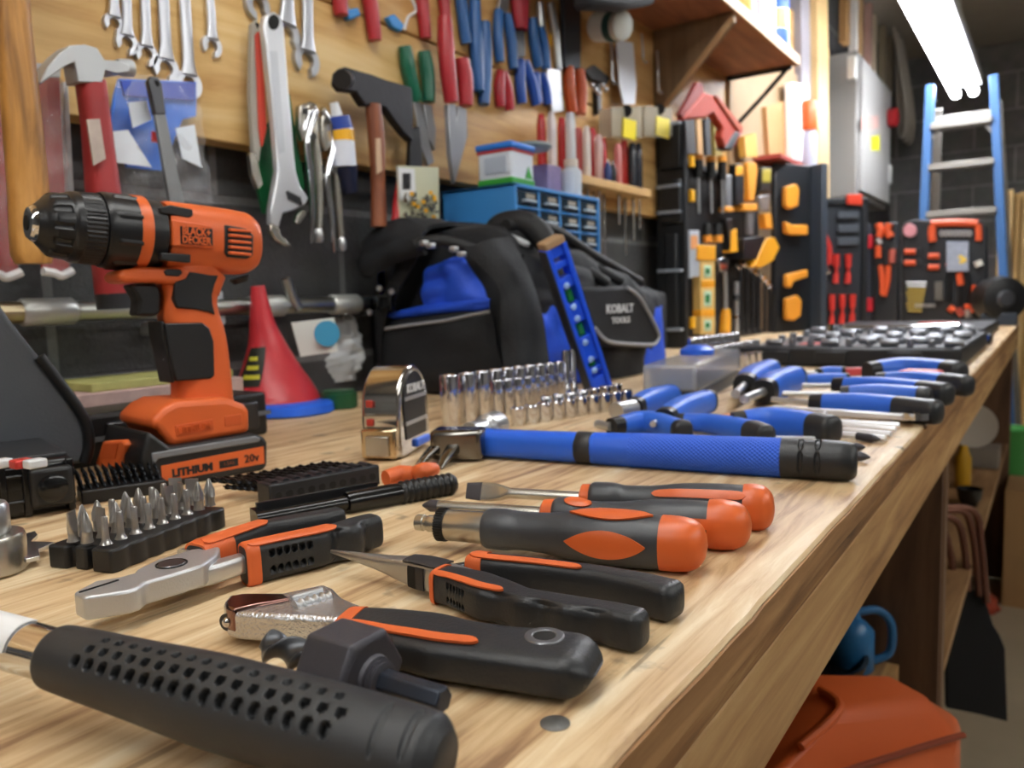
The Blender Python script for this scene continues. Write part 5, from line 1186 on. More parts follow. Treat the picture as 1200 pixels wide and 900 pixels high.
# ---- clear blister packet on the hatchet side
t = thing('screw_packet', 'clear blister packet of small screws with white barcode label beside the blue cabinet', 'packet', atW(490, 230, .74))
wprism([(466, 194), (514, 196), (515, 274), (470, 274)], .742, .003).build('card', mat('packet_card', 'cfd0b4', .5, var=.15), t)
wprism([(467, 196), (486, 198), (488, 236), (470, 234)], .738, .003).build('label', WHT, t)
b = MB()
for k in range(9): x = 472 + k*1.1; b.prism(wpts([(x, 203), (x + .55, 203), (x + .55, 222), (x, 222)], .7372), V((0, .0006, 0)))
b.build('barcode', BLKP, t)
b = MB(); rr2 = random.Random(3)
for k in range(60): x, y = rr2.uniform(474, 512), rr2.uniform(226, 270); c = atW(x, y, .735); b.box(c, (.006, .004, .003), Matrix.Rotation(rr2.uniform(0, 3), 4, 'Y'))
tag(b.build('screws', NICK, t), kind='stuff')
b = MB()
for k in range(14): x, y = rr2.uniform(474, 512), rr2.uniform(224, 268); b.box(atW(x, y, .733), (.005, .003, .005))
tag(b.build('yellow_plugs', YEL, t), kind='stuff')
MB().tube(wpts([(462, 280), (466, 240), (470, 205)], .75), [.006, .007, .005], 10).solo('screwdriver', RED, 'slim red screwdriver handle poking up between the hatchet and the screw packet', 'screwdriver')
wprism([(482, 150), (492, 148), (496, 195), (480, 196)], .76, .008).solo('dark_hanger', BLKP, 'dark plastic hanger above the screw packet', 'hanger', bev=.001)
# ================================================================ blue cabinet and what stands on it
CAB = mat('cabinet_blue', '3f8fd8', .4)
cx0, cx1, cy0, cz0, cz1 = .99, 1.255, .66, BZ + .200, BZ + .297
t = thing('drawer_cabinet', 'light blue small parts cabinet with clear drawers hanging behind the tool bag', 'cabinet', (1.12, .73, cz0))
b = MB()
b.box((cx0 + .003, .73, (cz0 + cz1)/2), (.006, .14, cz1 - cz0)).box((cx1 - .003, .73, (cz0 + cz1)/2), (.006, .14, cz1 - cz0)).box(((cx0 + cx1)/2, .73, cz1 - .003), (cx1 - cx0, .14, .006)).box(((cx0 + cx1)/2, .73, cz0 + .003), (cx1 - cx0, .14, .006)).box(((cx0 + cx1)/2, .797, (cz0 + cz1)/2), (cx1 - cx0, .006, cz1 - cz0))
nr, nc = 3, 4; dw, dh = (cx1 - cx0 - .012)/nc, (cz1 - cz0 - .012)/nr
for i in range(1, nr): b.box(((cx0 + cx1)/2, .73, cz0 + .006 + dh*i), (cx1 - cx0 - .012, .138, .004))
for i in range(1, nc): b.box((cx0 + .006 + dw*i, .73, (cz0 + cz1)/2), (.004, .138, cz1 - cz0 - .012))
b.build('shell', CAB, t, bev=.0012)
for i in range(nr):
    for j in range(nc):
        c = V((cx0 + .006 + dw*(j + .5), cy0 + .004, cz0 + .006 + dh*(i + .5)))
        d_ = MB().box(c, (dw - .006, .003, dh - .007)).build('drawer', mat('smoky_drawer', '2a3a48', .15, coat=.5), t, bev=.0008)
        MB().box(c + V((0, -.005, -.004)), (dw*.5, .008, .004)).build('drawer_pull', mat('clear_pull', 'b9c6d0', .2), d_, bev=.001)
        b = MB(); b.box(c + V((dw*.12, -.0018, .004)), (dw*.4, .001, dh*.25)); b.build('drawer_label', mat('drawer_label', '8b8478', .6), d_)
bx = thing('plastic_box', 'white plastic box with bright blue lid standing on the blue cabinet', 'box', (1.03, .70, cz1))
MB().box((1.03, .702, cz1 + .027), (.062, .062, .054)).build('tub', mat('box_white', 'dbe3ee', .4), bx, bev=.004)
MB().box((1.03, .702, cz1 + .058), (.068, .068, .010)).build('lid', mat('lid_blue', '2f7fe0', .35), bx, bev=.003)
MB().box((1.03, .702, cz1 + .006), (.064, .064, .010)).build('green_band', mat('band_green', '37a13c', .45), bx, bev=.002)
MB().box((1.03, .702, cz1 + .0505), (.0635, .0635, .004)).build('red_band', mat('band_red', 'b8373c', .45), bx)
MB().box((.998, .700, cz1 + .03), (.001, .04, .024)).build('label', mat('box_label', 'b9c6d8', .5), bx)
b = MB().prism([V((1.035, .670, cz1 + .012)), V((1.055, .670, cz1 + .012)), V((1.045, .670, cz1 + .03))], V((0, .001, 0))); b.build('green_arrow', MATS['band_green'], bx)
t = thing('jar', 'clear jar with red cap standing behind the white box', 'jar', (1.10, .74, cz1)); MB().cyl((1.105, .735, cz1), (1.105, .735, cz1 + .05), .022).build('glass', mat('milky', 'c9ccd6', .3), t); MB().cyl((1.105, .735, cz1 + .05), (1.105, .735, cz1 + .060), .0225).build('cap', RED, t)
MB().box((1.155, .715, cz1 + .024), (.045, .05, .048)).solo('carton', mat('carton_violet', '8f7fa8', .5, var=.4, vscale=40), 'small violet and white carton between the white box and the screwdriver shelf', 'box', bev=.001)
t = thing('spray_bottle', 'short white bottle with red cap at the far end of the blue cabinet', 'bottle', (1.21, .69, cz1)); MB().lathe((1.21, .69, cz1), (1.21, .69, cz1 + .052), [(0, .017), (.85, .018), (1, .010)], 20).build('bottle', mat('bottle_white', 'd5dde6', .4), t); MB().cyl((1.21, .69, cz1 + .052), (1.21, .69, cz1 + .064), .012).build('cap', mat('cap_cream', 'd9cfc4', .4), t)
c = V((1.10, .70, cz1 + .068)); MB().lathe(c - V((0, 0, .003)), c + V((0, 0, .010)), [(0, .028), (.4, .034), (.8, .03), (1, .012)], 24).solo('lid_dish', mat('dish_grey', '8d9a9c', .4, var=.3, vscale=30), 'grey round lid resting across the white box and the jar', 'lid')
# ---- screwdriver shelf
sh0, sh1 = atW(682, 205, .74), atW(757, 228, .74)
shz = sh1.z
sx0, sx1 = sh0.x - .13, sh1.x
t = thing('tool_shelf', 'narrow pale wooden shelf on the wall holding red screwdrivers', 'shelf', ((sx0 + sx1)/2, .765, shz))
MB().box(((sx0 + sx1)/2, .762, shz), (sx1 - sx0, .07, .016)).build('mounting_board', mat('shelf_wood', 'd2a86a', .5, var=.15, vscale=25), t, bev=.001)
scr = [(634, 134, 'c23036', 0), (646, 132, 'd9cfd0', 0), (658, 138, 'c0343a', 0), (668, 132, 'd3d6dc', 1), (678, 150, 'cf6a6a', 0), (687, 148, 'd8cdc6', 0), (694, 150, 'c63a40', 0), (701, 158, 'd9b8b4', 0), (706, 160, 'c8393e', 0), (724, 168, 'd98a88', 0), (731, 165, 'cf3a36', 1), (741, 168, '1f2733', 1), (748, 168, '232a3a', 0)]
sn_ = {'c23036': 'red handled', 'd9cfd0': 'pale pink handled', 'c0343a': 'dark red handled', 'd3d6dc': 'silver handled', 'cf6a6a': 'faded red handled', 'd8cdc6': 'cream handled', 'c63a40': 'bright red handled', 'd9b8b4': 'blush handled', 'c8393e': 'short red handled', 'd98a88': 'pink handled', 'cf3a36': 'thick red handled', '1f2733': 'black handled', '232a3a': 'navy handled'}
for i, (x, y, c, k) in enumerate(scr):
    Y = .752 if i % 2 else .772
    top = atW(x, y, Y); top.z = max(top.z, shz + .05); h = top.z - shz - .008
    t = thing('hanging_screwdriver', f'{sn_[c]} screwdriver standing in the wall shelf, {ORD[i]} from the cabinet end', 'screwdriver', V((top.x, Y, shz)), 'screwdrivers in the wall shelf')
    r = .0085 + .0015*k
    S = Surf([(V((top.x, Y, shz + .008)), r*.8, r*.8), (V((top.x, Y, shz + .015)), r, r), (V((top.x, Y, shz + .008 + h*.8)), r, r), (V((top.x, Y, shz + .008 + h)), r*.6, r*.6)], up=(1, 0, 0)); b = MB(); S.mesh(b, 14, 24, lambda tt, a: .0006*cos(6*a)); b.build('handle', mat('drv' + c, c, .25, coat=.4), t, smooth=60)
    b = MB(); b.cyl((top.x, Y, shz - .07 - .03*((i*5) % 3)), (top.x, Y, shz + .01), .0032, n=10); b.build('shaft', NICK, t)
for k, (x, y) in enumerate(((718, 188), (712, 190))):
    p = atW(x, y, .735); p.z = shz + .008
    t = thing('stubby_driver', ['tiny black stubby driver on the wall shelf before the pink handle', 'tiny navy stubby driver on the wall shelf beside the black one'][k], 'screwdriver', p); MB().lathe(p, p + V((0, 0, .035)), [(0, .007), (.6, .008), (1, .004)], 16).build('handle', [BLKP, mat('navy', '1f3a7a', .4)][k], t)
    MB().cyl(p + V((0, 0, .03)), p + V((0, 0, .042)), .003, n=10).build('shaft', NICK, t)
# ---- label roll, strip, tags, clips
a, e = atW(699, 32, .77), atW(731, 30, .70)
t = thing('tape_roll', 'white label roll with green edge fixed under the dark beam', 'roll', a)
MB().lathe(a, e, [(0, .026), (.03, .028), (.6, .028), (.97, .027), (1, .020)], 30).build('roll', mat('roll_white', 'd2d4cb', .5), t)
MB().lathe(a + (e - a)*.55, a + (e - a)*.80, [(0, .0285), (1, .0285)], 30).build('green_edge', mat('deep_green', '1d4a44', .5), t)
wprism([(723, 47), (742, 50), (746, 100), (744, 122), (731, 122), (726, 100)], .768, .003).solo('paper_strip', mat('paper', 'd3d6dc', .6), 'long white paper strip hanging under the label roll', 'paper')
for k, px in enumerate(([(692, 82), (703, 74), (722, 90), (718, 98), (700, 92)], [(706, 96), (711, 96), (712, 130), (707, 134)])):
    wprism(px, .76, .012).solo('spring_clamp', BLKP, ['black spring clamp jaw hanging beside the paper strip', 'black spring clamp handle hanging under the other clamp'][k], 'clamp', bev=.002)
b = MB()
for k in range(5): b.ball(atW(694 + k*4, 100 + (k % 3)*5, .76), .005, 8)
b.solo('key_bunch', SAT, 'small bunch of metal keys hanging beside the black clamp', 'keys')
for k, px in enumerate((([(717, 126), (752, 124), (752, 162), (717, 160)]), [(756, 124), (788, 126), (788, 160), (756, 160)])):
    t = thing('parts_box', ['clear hanging parts box with yellow label by the paper strip', 'clear hanging parts box with yellow label next to the black tool case'][k], 'box', atW(*px[0], .77), 'clear hanging parts boxes')
    wprism(px, .745, .03).build('tray', mat('clear_box', 'c4bda8', .15, alpha=.55), t, bev=.001)
    x, y = px[0]; wprism([(x + 14, y + 12), (x + 29, y + 16), (x + 28, y + 39), (x + 13, y + 34)], .740, .002).build('yellow_label', mat('label_yellow2', 'e9d528', .5), t)
    MB().cyl(atW(x + 17, y + 4, .742), atW(x + 17, y + 4, .77), .012).build('hanging_knob', BLKP, t)
for k, (x, y0, y1) in enumerate(((676, -30, 78), (686, -30, 80))):
    pass
wprism([(692, -60), (770, -60), (770, 4), (740, 10), (694, 8)], .64, .04).solo('dark_bundle', mat('dark_cloth', '1d1d22', .8), 'dark bundle stowed under the upper shelf above the label roll', 'bundle', bev=.01)
for k, (x, y, e) in enumerate(((716, 50, 95), (770, 60, 106), (752, 40, 70))):
    p = atW(x, y, .78); b = MB(); b.tube([p, atW(x + 1, (y + e)/2, .775), atW(x + 2, e, .775), atW(x + 6, e + 3, .765)], .003, 8); b.solo('peg_hook', SAT, ['steel peg hook between the roll and the paper strip', 'steel peg hook next to the shelf bracket', 'thin steel hook above the yellow labelled boxes'][k], 'hook')
# ================================================================ upper shelf with bracket
SZ, SY = BZ + .742, .60
SHW = wood('shelf_ply', ['6a4128', '865338', '9a6444', 'a87250'], 0, 3, 8, .6)
t = thing('wall_shelf', 'deep brown plywood shelf with triangular brackets high on the wall', 'shelf', (1.8, .7, SZ))
xe = atW(935, 82, SY).x
MB().box(((1.0 + xe)/2, .70, SZ + .011), (xe - 1.0, .20, .020)).build('mounted_plank', SHW, t)
MB().box(((1.0 + xe)/2, SY - .002, SZ + .013), (xe - 1.0, .006, .026)).build('front_strip', mat('strip_pale', 'b5926a', .55), t)
for X, w in ((1.79, .018),):
    MB().prism([V((X, SY + .004, SZ)), V((X, .793, SZ)), V((X, .793, SZ - .185)), V((X, .775, SZ - .185)), V((X, SY + .004, SZ - .018))], V((w, 0, 0))).build('bracket', wood('bracket_ply', ['6b553c', '7d6448', '8b7153'], 2, 4, 8, .6), t)
    MB().bar((X - .001, SY + .004, SZ - .012), (X - .001, .775, SZ - .186), .012, .004, (1, 0, 0)).build('bracket_edge', mat('edge_tan', 'b08a60', .6), t)
b = MB(); b.tube([V((xe - .02, SY + .02, SZ - .004)), V((xe - .02, .70, SZ - .08)), V((xe - .02, .79, SZ - .16))], .006, 8, 1); b.tube([V((xe - .02, SY + .01, SZ - .006)), V((xe - .02, .79, SZ - .006))], .006, 8, 1); b.build('metal_bracket', BLKP, t)
items = [(1.62, .66, .035, .16, '9a3530', 'red topped tall can on the upper shelf at the start of the row'), (1.76, .64, .03, .14, '2c3440', 'dark tapered can on the upper shelf above the bracket'), (1.86, .65, .032, .17, 'd8dde2', 'white aerosol can on the upper shelf beside the dark can'), (1.955, .64, .028, .12, 'd58a3c', 'amber bottle on the upper shelf between two cans'), (2.03, .66, .033, .19, 'b8332c', 'red and white can on the upper shelf behind the blue can'), (2.11, .635, .031, .13, 'e3e6e8', 'short white jar on the upper shelf beside the blue can')]
for X, Y, r, h, c, lb in items:
    t = thing('spray_can', lb, 'can', (X, Y, SZ + .021), 'cans and bottles on the upper shelf')
    z = SZ + .021
    MB().lathe((X, Y, z), (X, Y, z + h), [(0, r*.95), (.03, r), (.8, r), (.88, r*.7), (1, r*.45)], 24).build('body', mat('can' + c, c, .35, var=.3, vscale=30), t)
    MB().cyl((X, Y, z + h), (X, Y, z + h + .025), r*.4).build('nozzle_cap', WHT, t)
X, Y, z = 2.215, .635, SZ + .021
t = thing('lubricant_can', 'blue and yellow lubricant can with red cap at the far end of the upper shelf', 'can', (X, Y, z))
MB().lathe((X, Y, z), (X, Y, z + .155), [(0, .036), (.02, .037), (.86, .037), (.95, .028), (1, .018)], 28).build('body', mat('can_blue', '2a52b4', .35), t)
MB().lathe((X, Y, z + .155), (X, Y, z + .19), [(0, .018), (.7, .018), (1, .012)], 20).build('cap', RED, t)
MB().lathe((X, Y, z + .05), (X, Y, z + .10), [(0, .0374), (1, .0374)], 28).build('yellow_band', mat('band_yellow', 'd9d23a', .4), t)
# ---- orange hand saw hanging under the shelf
Y = .66
t = thing('bow_saw', 'orange handled saw hanging beneath the upper shelf over the black tool case', 'saw', atW(840, 140, Y))
wprism([(806, 132), (826, 108), (838, 112), (860, 142), (872, 152), (862, 172), (850, 174), (846, 160), (848, 150), (836, 132), (828, 138), (802, 140)], Y, .02).build('handle', mat('saw_orange', 'a82f0e', .6), t, bev=.004)
wprism([(838, 112), (842, 112), (872, 150), (866, 154)], Y - .004, .012).build('pale_edge', mat('saw_edge', 'a84424', .6), t, bev=.002)
wprism([(862, 154), (868, 156), (858, 176), (850, 174)], Y - .003, .026).build('butt', BLKP, t, bev=.002)
wprism([(800, 138), (826, 112), (824, 98), (818, 96), (808, 116), (797, 134)], Y + .004, .012).build('hanging_frame', mat('saw_red', '7c1f14', .6), t, bev=.002)
for k, (px, c) in enumerate((([(804, 140), (814, 138), (816, 180), (806, 180)], '2a2624'), ([(816, 138), (822, 138), (824, 182), (818, 182)], 'b48a52'), ([(826, 140), (832, 138), (834, 182), (828, 182)], '1f1e20'), ([(836, 140), (846, 150), (846, 182), (838, 182)], '8a7428'), ([(872, 160), (886, 156), (888, 184), (874, 184)], 'd8a84e'))):
    wprism(px, .75, .02).solo('wood_stick', mat('stick' + c, c, .6), ['dark brown stick leaning behind the black case under the saw', 'tan stick leaning behind the black case under the saw', 'black stick leaning behind the black case under the saw', 'olive stick leaning behind the black case under the saw', 'yellow wood offcut leaning behind the case past the saw'][k], 'stick')
# ================================================================ big standing tool case
CASEB = mat('case_black', '1d2024', .45, bump=.1, bscale=120)
XA, YB, YFr = 1.80, .795, .72
XA2 = 2.56
TOP = atX(790, 142, XA).z
t = thing('tool_case', 'tall black tool case standing open with yellow and black tools in its trays', 'tool case', (2.1, .75, BZ))
FT = atW(806, 178, YFr).z
MB().box((XA + .008, (YB + YFr)/2, (BZ + TOP)/2), (.016, YB - YFr, TOP - BZ)).build('side_wall', CASEB, t, bev=.004)
MB().box(((XA + XA2)/2, YB - .01, (BZ + FT)/2), (XA2 - XA - .04, .02, FT - BZ)).build('back', mat('tray_black', '1a1b1d', .6), t, bev=.002)
MB().box(((XA + XA2)/2 + .018, .776, FT - .008), (XA2 - XA - .04, .034, .016)).build('top_rim', CASEB, t, bev=.003)
MB().box(((XA + XA2)/2, .772, BZ + .008), (XA2 - XA - .075, .03, .016)).build('bottom_rim', CASEB, t, bev=.003)
for z0, z1, w in ((TOP - .11, TOP - .006, .052), (TOP - .235, TOP - .135, .052), (BZ + .05, TOP - .26, .030)):
    MB().box((XA - .006, (YB + YFr)/2 - .004, (z0 + z1)/2), (.018, w, z1 - z0)).build('latch', CASEB, t, bev=.004)
for z in (TOP - .008, TOP - .15, TOP - .21, BZ + .185, BZ + .045): MB().box((XA - .008, (YB + YFr)/2, z), (.022, .06, .007)).build('grey_clip', mat('clip_pale', '9aa4b0', .4), t, bev=.001)
for z in (FT - .02, FT - .10, BZ + .06): MB().box((XA + .03, YFr - .003, z), (.02, .01, .028)).build('yellow_catch', YEL, t, bev=.002)
# folded-open half
h0 = V((XA2, YFr + .01, BZ)); h1 = V((2.72, .645, BZ)); hd = (h1 - h0).normalized(); hn = V((-hd.y, hd.x, 0)); hn = -hn if hn.dot(EYE - h0) < 0 else hn
HL = (h1 - h0).length
b = MB(); b.bar(h0 + V((0, 0, .265)) - hn*.01, h1 + V((0, 0, .265)) - hn*.01, .02, .53)
b.build('second_half', CASEB, t, bev=.004)
b = MB(); b.bar(h1 - hd*.025 + V((0, 0, .265)) + hn*.022, h1 + V((0, 0, .265)) + hn*.022, .05, .53); b.build('second_rim', mat('case_slate', '38414c', .5), t, bev=.004)
def pin(px, dep_off=0, th=.02): pass
YT = YFr + .012                                     # tools sit in the tray just behind the rim
YG = mat('tool_yellow', 'eda522', .42); YO = mat('tool_amber', 'e89a33', .42)
def intool(name, label, cat, parts, Y=YT):
    t = thing(name, label, cat, atW(*parts[0][1][0], Y), 'tools in the black and yellow case')
    for nm, px, m_, th, tube in parts:
        if tube: b = MB().tube(wpts(px, Y), tube, 10); b.build(nm, m_, t)
        else: wprism(px, Y - th/2, th).build(nm, m_, t, bev=.002)
    return t
for k, (x, y0, y1) in enumerate(((818, 182, 250), (833, 184, 250), (846, 184, 250))):
    intool('screwdriver', f'black amber-ended driver atop the yellow tool case tray, {ORD[k]} from its hinge', 'screwdriver', [('handle', [(x, y0 + 6), (x, y0 + 26)], BLKP, 0, [.012, .015, .011]), ('end_cap', [(x, y0), (x, y0 + 6)], YO, 0, .013), ('shaft', [(x, y0 + 24), (x + 1, y1)], SAT, 0, .004)])
for k, (x, y) in enumerate(((829, 262), (841, 262))):
    intool('nut_driver', f'black nut driver with amber butt hanging over the yellow spirit level, {ORD[k]} of two', 'screwdriver', [('handle', [(x, y), (x, y + 14)], BLKP, 0, [.010, .013]), ('end_cap', [(x, y + 14), (x, y + 22)], YO, 0, .013)])
intool('chisel', 'steel chisel with black and yellow grip in the middle of the case tray', 'chisel', [('blade', [(852, 205), (858, 205), (858, 244), (852, 244)], SAT, .008, 0), ('grip', [(851, 256), (858, 256), (865, 294), (856, 296)], BLKP, .022, 0), ('collar', [(851, 242), (860, 242), (860, 248), (851, 248)], YO, .02, 0), ('yellow_end', [(857, 270), (864, 268), (865, 295), (856, 296)], YG, .024, 0)])
intool('utility_knife', 'black and yellow utility knife at the top of the case tray', 'knife', [('body', [(862, 192), (872, 192), (872, 240), (863, 240)], BLKP, .02, 0), ('yellow_top', [(863, 194), (871, 194), (871, 206), (863, 206)], YG, .023, 0)])
intool('tack_hammer', 'amber handled hammer standing in the case tray', 'hammer', [('handle', [(876, 190), (886, 190), (888, 200), (884, 235), (878, 235)], YO, .022, 0), ('head', [(872, 238), (888, 238), (888, 247), (872, 247)], YO, .03, 0), ('shank', [(877, 247), (884, 247), (883, 275), (878, 275)], SAT, .012, 0)])
intool('wire_stripper', 'black and yellow wire stripper at the far end of the case tray', 'pliers', [('grip', [(893, 196), (905, 196), (904, 224), (892, 224)], BLKP, .02, 0), ('yellow_end', [(894, 198), (904, 198), (903, 214), (894, 214)], mat('dull_yellow', 'a8962a', .5), .023, 0), ('jaw', [(890, 230), (903, 228), (900, 246), (892, 246)], SAT, .012, 0), ('lower_grip', [(896, 250), (904, 250), (906, 268), (898, 268)], YO, .022, 0)])
intool('tape_measure', 'black and yellow tape measure curled in the middle of the case tray', 'tape measure', [('body', [(872, 280), (894, 276), (902, 284), (890, 304), (872, 304)], BLKP, .045, 0), ('yellow_shell', [(884, 312), (898, 280), (908, 278), (914, 290), (906, 306), (892, 314)], YG, .05, 0)])
intool('spirit_level', 'short yellow spirit level with green vials standing in the black tool case', 'spirit level', [('frame', [(821, 302), (838, 302), (838, 392), (822, 392)], mat('level_yellow', 'd9b56c', .5), .022, 0), ('end_cap', [(818, 287), (839, 287), (839, 305), (818, 305)], YG, .028, 0)] + [('vial', [(826, y), (834, y), (834, y + h), (826, y + h)], mat('vial_pale', 'b8d8c0', .4), .026, 0) for y, h in ((311, 14), (341, 18), (375, 13))] + [('vial_green', [(828, y), (832, y), (832, y + h), (828, y + h)], MATS['vial_green'], .030, 0) for y, h in ((314, 7), (345, 10), (378, 6))] + [('yellow_block', [(822, y), (838, y), (838, y + 9), (822, y + 9)], YG, .0235, 0) for y in (328, 362)])
intool('ratchet', 'ratchet with chrome head and yellow grip standing in the black tool case', 'ratchet', [('head', [(842, 304), (850, 300), (855, 306), (853, 318), (845, 318)], CHR, .02, 0), ('shank', [(849, 318), (850, 345), (850, 362)], SAT, 0, .007), ('grip', [(850, 362), (850, 372), (849, 390)], YG, 0, [.010, .015, .016])])
intool('extension_bar', 'thin chrome extension bar beside the yellow ratchet', 'extension bar', [('bar', [(863, 330), (863, 360), (863, 392)], SAT, 0, .0075), ('collar', [(863, 345), (863, 352)], CHR, 0, .0105), ('collar', [(863, 369), (863, 374)], CHR, 0, .0105)])
intool('bit_packet', 'clear packet with orange bits standing at the hinge side of the tool case', 'packet', [('packet', [(808, 270), (820, 270), (820, 324), (808, 326)], mat('packet_clear', 'aab2bb', .3), .02, 0), ('orange_insert', [(810, 276), (818, 276), (818, 292), (810, 292)], mat('insert_orange', 'de9a62', .5), .023, 0)])
for k, (x, y) in enumerate(((868, 312), (875, 310), (882, 315), (889, 320), (896, 326), (901, 331), (905, 337))):
    intool('combination_wrench', f'chrome wrench in the slanting set of the black tool case, {ORD[k]} from the ratchet', 'wrench', [('ring_end', [(x - 3.4, y), (x, y - 4.5), (x + 3.4, y), (x, y + 4.5)], CHR, .012, 0), ('shank', [(x, y + 4), (x + .5, 360), (x, 390)], DKST, 0, .0045)])
def atH(x, y): return atP(x, y, h0 + hn*.012, hn)
for px, nm, cat, lb in (([(916, 220), (928, 216), (932, 222), (931, 242), (922, 246), (916, 242)], 'pouch_clip', 'clip', 'amber clip at the top of the folded half of the yellow tool case'), ([(916, 260), (924, 264), (942, 264), (942, 276), (924, 276), (917, 274)], 'glue_gun', 'tool', 'upper amber pistol shaped tool in the folded half of the case'), ([(917, 322), (942, 316), (942, 325), (926, 330), (922, 338), (917, 336)], 'caliper', 'tool', 'lower amber pistol shaped tool in the folded half of the case'), ([(917, 350), (930, 346), (935, 352), (934, 370), (926, 376), (917, 374)], 'pouch_clip', 'clip', 'amber clip at the bottom of the folded half of the yellow tool case')):
    b = MB().prism([atH(x, y) for x, y in px], hn*.018); b.solo(nm, YO, lb, cat, 'amber tools in the folded half', bev=.004)
# ================================================================ red tool case
e0, e1 = at(960, 385), at(1011, 383); ed = (e1 - e0).normalized(); en = V((-ed.y, ed.x, 0)); en = -en if en.dot(EYE - e0) < 0 else en
def atE(x, y, o=.012): return atP(x, y, e0 + en*o, en)
zt = atE(985, 232).z
t = thing('tool_case', 'slim black tool case standing open with red pliers and drivers', 'tool case', e0)
b = MB(); b.bar(e0 + V((0, 0, (zt - BZ)/2)), e1 + V((0, 0, (zt - BZ)/2)), .02, zt - BZ); b.build('panel', mat('case_grey_blue', '2c3036', .5), t, bev=.004)
b = MB(); b.bar(e0 + V((0, 0, zt - BZ - .012)) + en*.012, e1 + V((0, 0, zt - BZ - .012)) + en*.012, .02, .02); b.bar(e1 + en*.012 - ed*.008 + V((0, 0, .005)), e1 + en*.012 - ed*.008 + V((0, 0, zt - BZ - .005)), .018, .02, ed); b.build('rim', CASEB, t, bev=.003)
b = MB()
for y in (248, 264, 279): b.prism([atE(x, yy) for x, yy in ((980, y), (1004, y - 1), (1004, y + 8), (980, y + 9))], en*.012)
b.build('grey_slots', mat('slot_grey', '4a5058', .5), t, bev=.002)
b = MB().prism([atE(x, y, .02) for x, y in ((991, 228), (1008, 228), (1008, 241), (991, 240))], en*.014); b.build('red_latch', mat('latch_red', 'd8452f', .4), t, bev=.003)
RDT = mat('tool_red', 'c9342c', .4)
def etool(name, label, cat, parts, grp='tools in the red tool case'):
    t = thing(name, label, cat, atE(*parts[0][1][0]), grp)
    for nm, px, m_, r in parts:
        MB().tube([atE(x, y, .026) for x, y in px], r, 10).build(nm, m_, t)
etool('long_nose_pliers', 'red handled long nose pliers in the slim red tool case', 'pliers', [('jaws', [(963, 240), (964, 262), (964, 275)], SAT, [.006, .013, .014]), ('handle', [(961, 275), (956, 290), (956, 310)], RDT, [.009, .011, .010]), ('handle', [(966, 275), (971, 290), (972, 310)], RDT, [.009, .011, .010])])
etool('adjustable_wrench', 'small chrome adjustable wrench in the slim red tool case', 'wrench', [('head', [(960, 322), (965, 314), (970, 320)], CHR, [.010, .016, .012]), ('handle', [(965, 325), (962, 350), (962, 376)], SAT, [.012, .010, .010])])
for k, (x, y0, y1) in enumerate(((980, 298, 332), (994, 298, 332), (975, 345, 386), (987, 345, 380), (999, 345, 380))):
    ym = y0 + (y1 - y0)*.5
    etool('screwdriver', f'red driver in the slim case, {["upper one by the pliers", "upper one by the rim", "lower one by the wrench", "lower middle one", "lower one by the rim"][k]}', 'screwdriver', [('handle', [(x, y0), (x, ym - 2)], RDT, [.012, .014, .010]), ('shaft', [(x, ym - 2), (x, ym + 5)], RDT, .005), ('butt', [(x, ym + 5), (x - 1, y1)], RDT, [.009, .013, .011])])
# ================================================================ black and orange case set at the bench end
P3 = V((3.12, .4, BZ)); N3 = V((-1, 0, 0))
def at3(x, y, o=0): return atP(x, y, P3 + N3*o, N3)
OT = mat('tool_orange', 'd9572c', .42)
def panel3(label, px, th):
    b = MB().prism([at3(x, y) for x, y in px], -N3*th); c = [at3(x, y) for x, y in px]
    lo = min(v.z for v in b.v)
    for v in b.v:
        if v.z < BZ + .04: v.z = BZ
    return b.solo('tool_case', CASEB, label, 'tool case', bev=.006)
panel3('narrow black case panel with orange pliers at the end of the bench', [(1024, 262), (1052, 260), (1053, 372), (1024, 374)], .05)
panel3('wide black case panel with orange saw and tools at the end of the bench', [(1057, 262), (1070, 257), (1150, 258), (1157, 266), (1157, 368), (1057, 370)], .05)
t = thing('bumper_post', 'dark post with two red blocks between the two tool case panels', 'post', at3(1015, 370))
MB().prism([at3(x, y, .004) for x, y in ((1012, 262), (1019, 262), (1020, 374), (1012, 374))], V((.04, 0, 0))).build('post', mat('post_slate', '343944', .5), t, bev=.003)
for y in (275, 349): MB().prism([at3(x, yy, .01) for x, yy in ((1010, y), (1022, y), (1022, y + 16), (1010, y + 16))], V((.05, 0, 0))).build('red_block', mat('block_red', 'c42634', .4), t, bev=.003)
def t3(name, label, cat, parts, grp='tools in the black and orange cases'):
    t = thing(name, label, cat, at3(*parts[0][1][0], .02), grp)
    for q in parts:
        nm, px, m_, r = q
        if r > 0: MB().tube([at3(x, y, .008) for x, y in px], r, 10).build(nm, m_, t)
        else: MB().prism([at3(x, y, .018) for x, y in px], -N3*.016).build(nm, m_, t, bev=.002)
t3('spring_clamp', 'pair of orange spring clamp grips at the top of the narrow case', 'clamp', [('grip', [(1029, 262), (1032, 270), (1030, 278)], OT, .013), ('grip', [(1043, 262), (1040, 270), (1044, 278)], OT, .013)])
t3('slip_pliers', 'steel and orange slip joint pliers in the narrow case', 'pliers', [('jaw', [(1028, 280), (1032, 286)], SAT, .010), ('grip', [(1029, 288), (1029, 302)], OT, .011)])
t3('side_cutters', 'pink red cutters hanging in the narrow case beside the steel pliers', 'pliers', [('grip', [(1046, 292), (1045, 308)], mat('pinkred', 'b0574a', .45), .012), ('jaw', [(1038, 290), (1038, 310)], DKST, .009)])
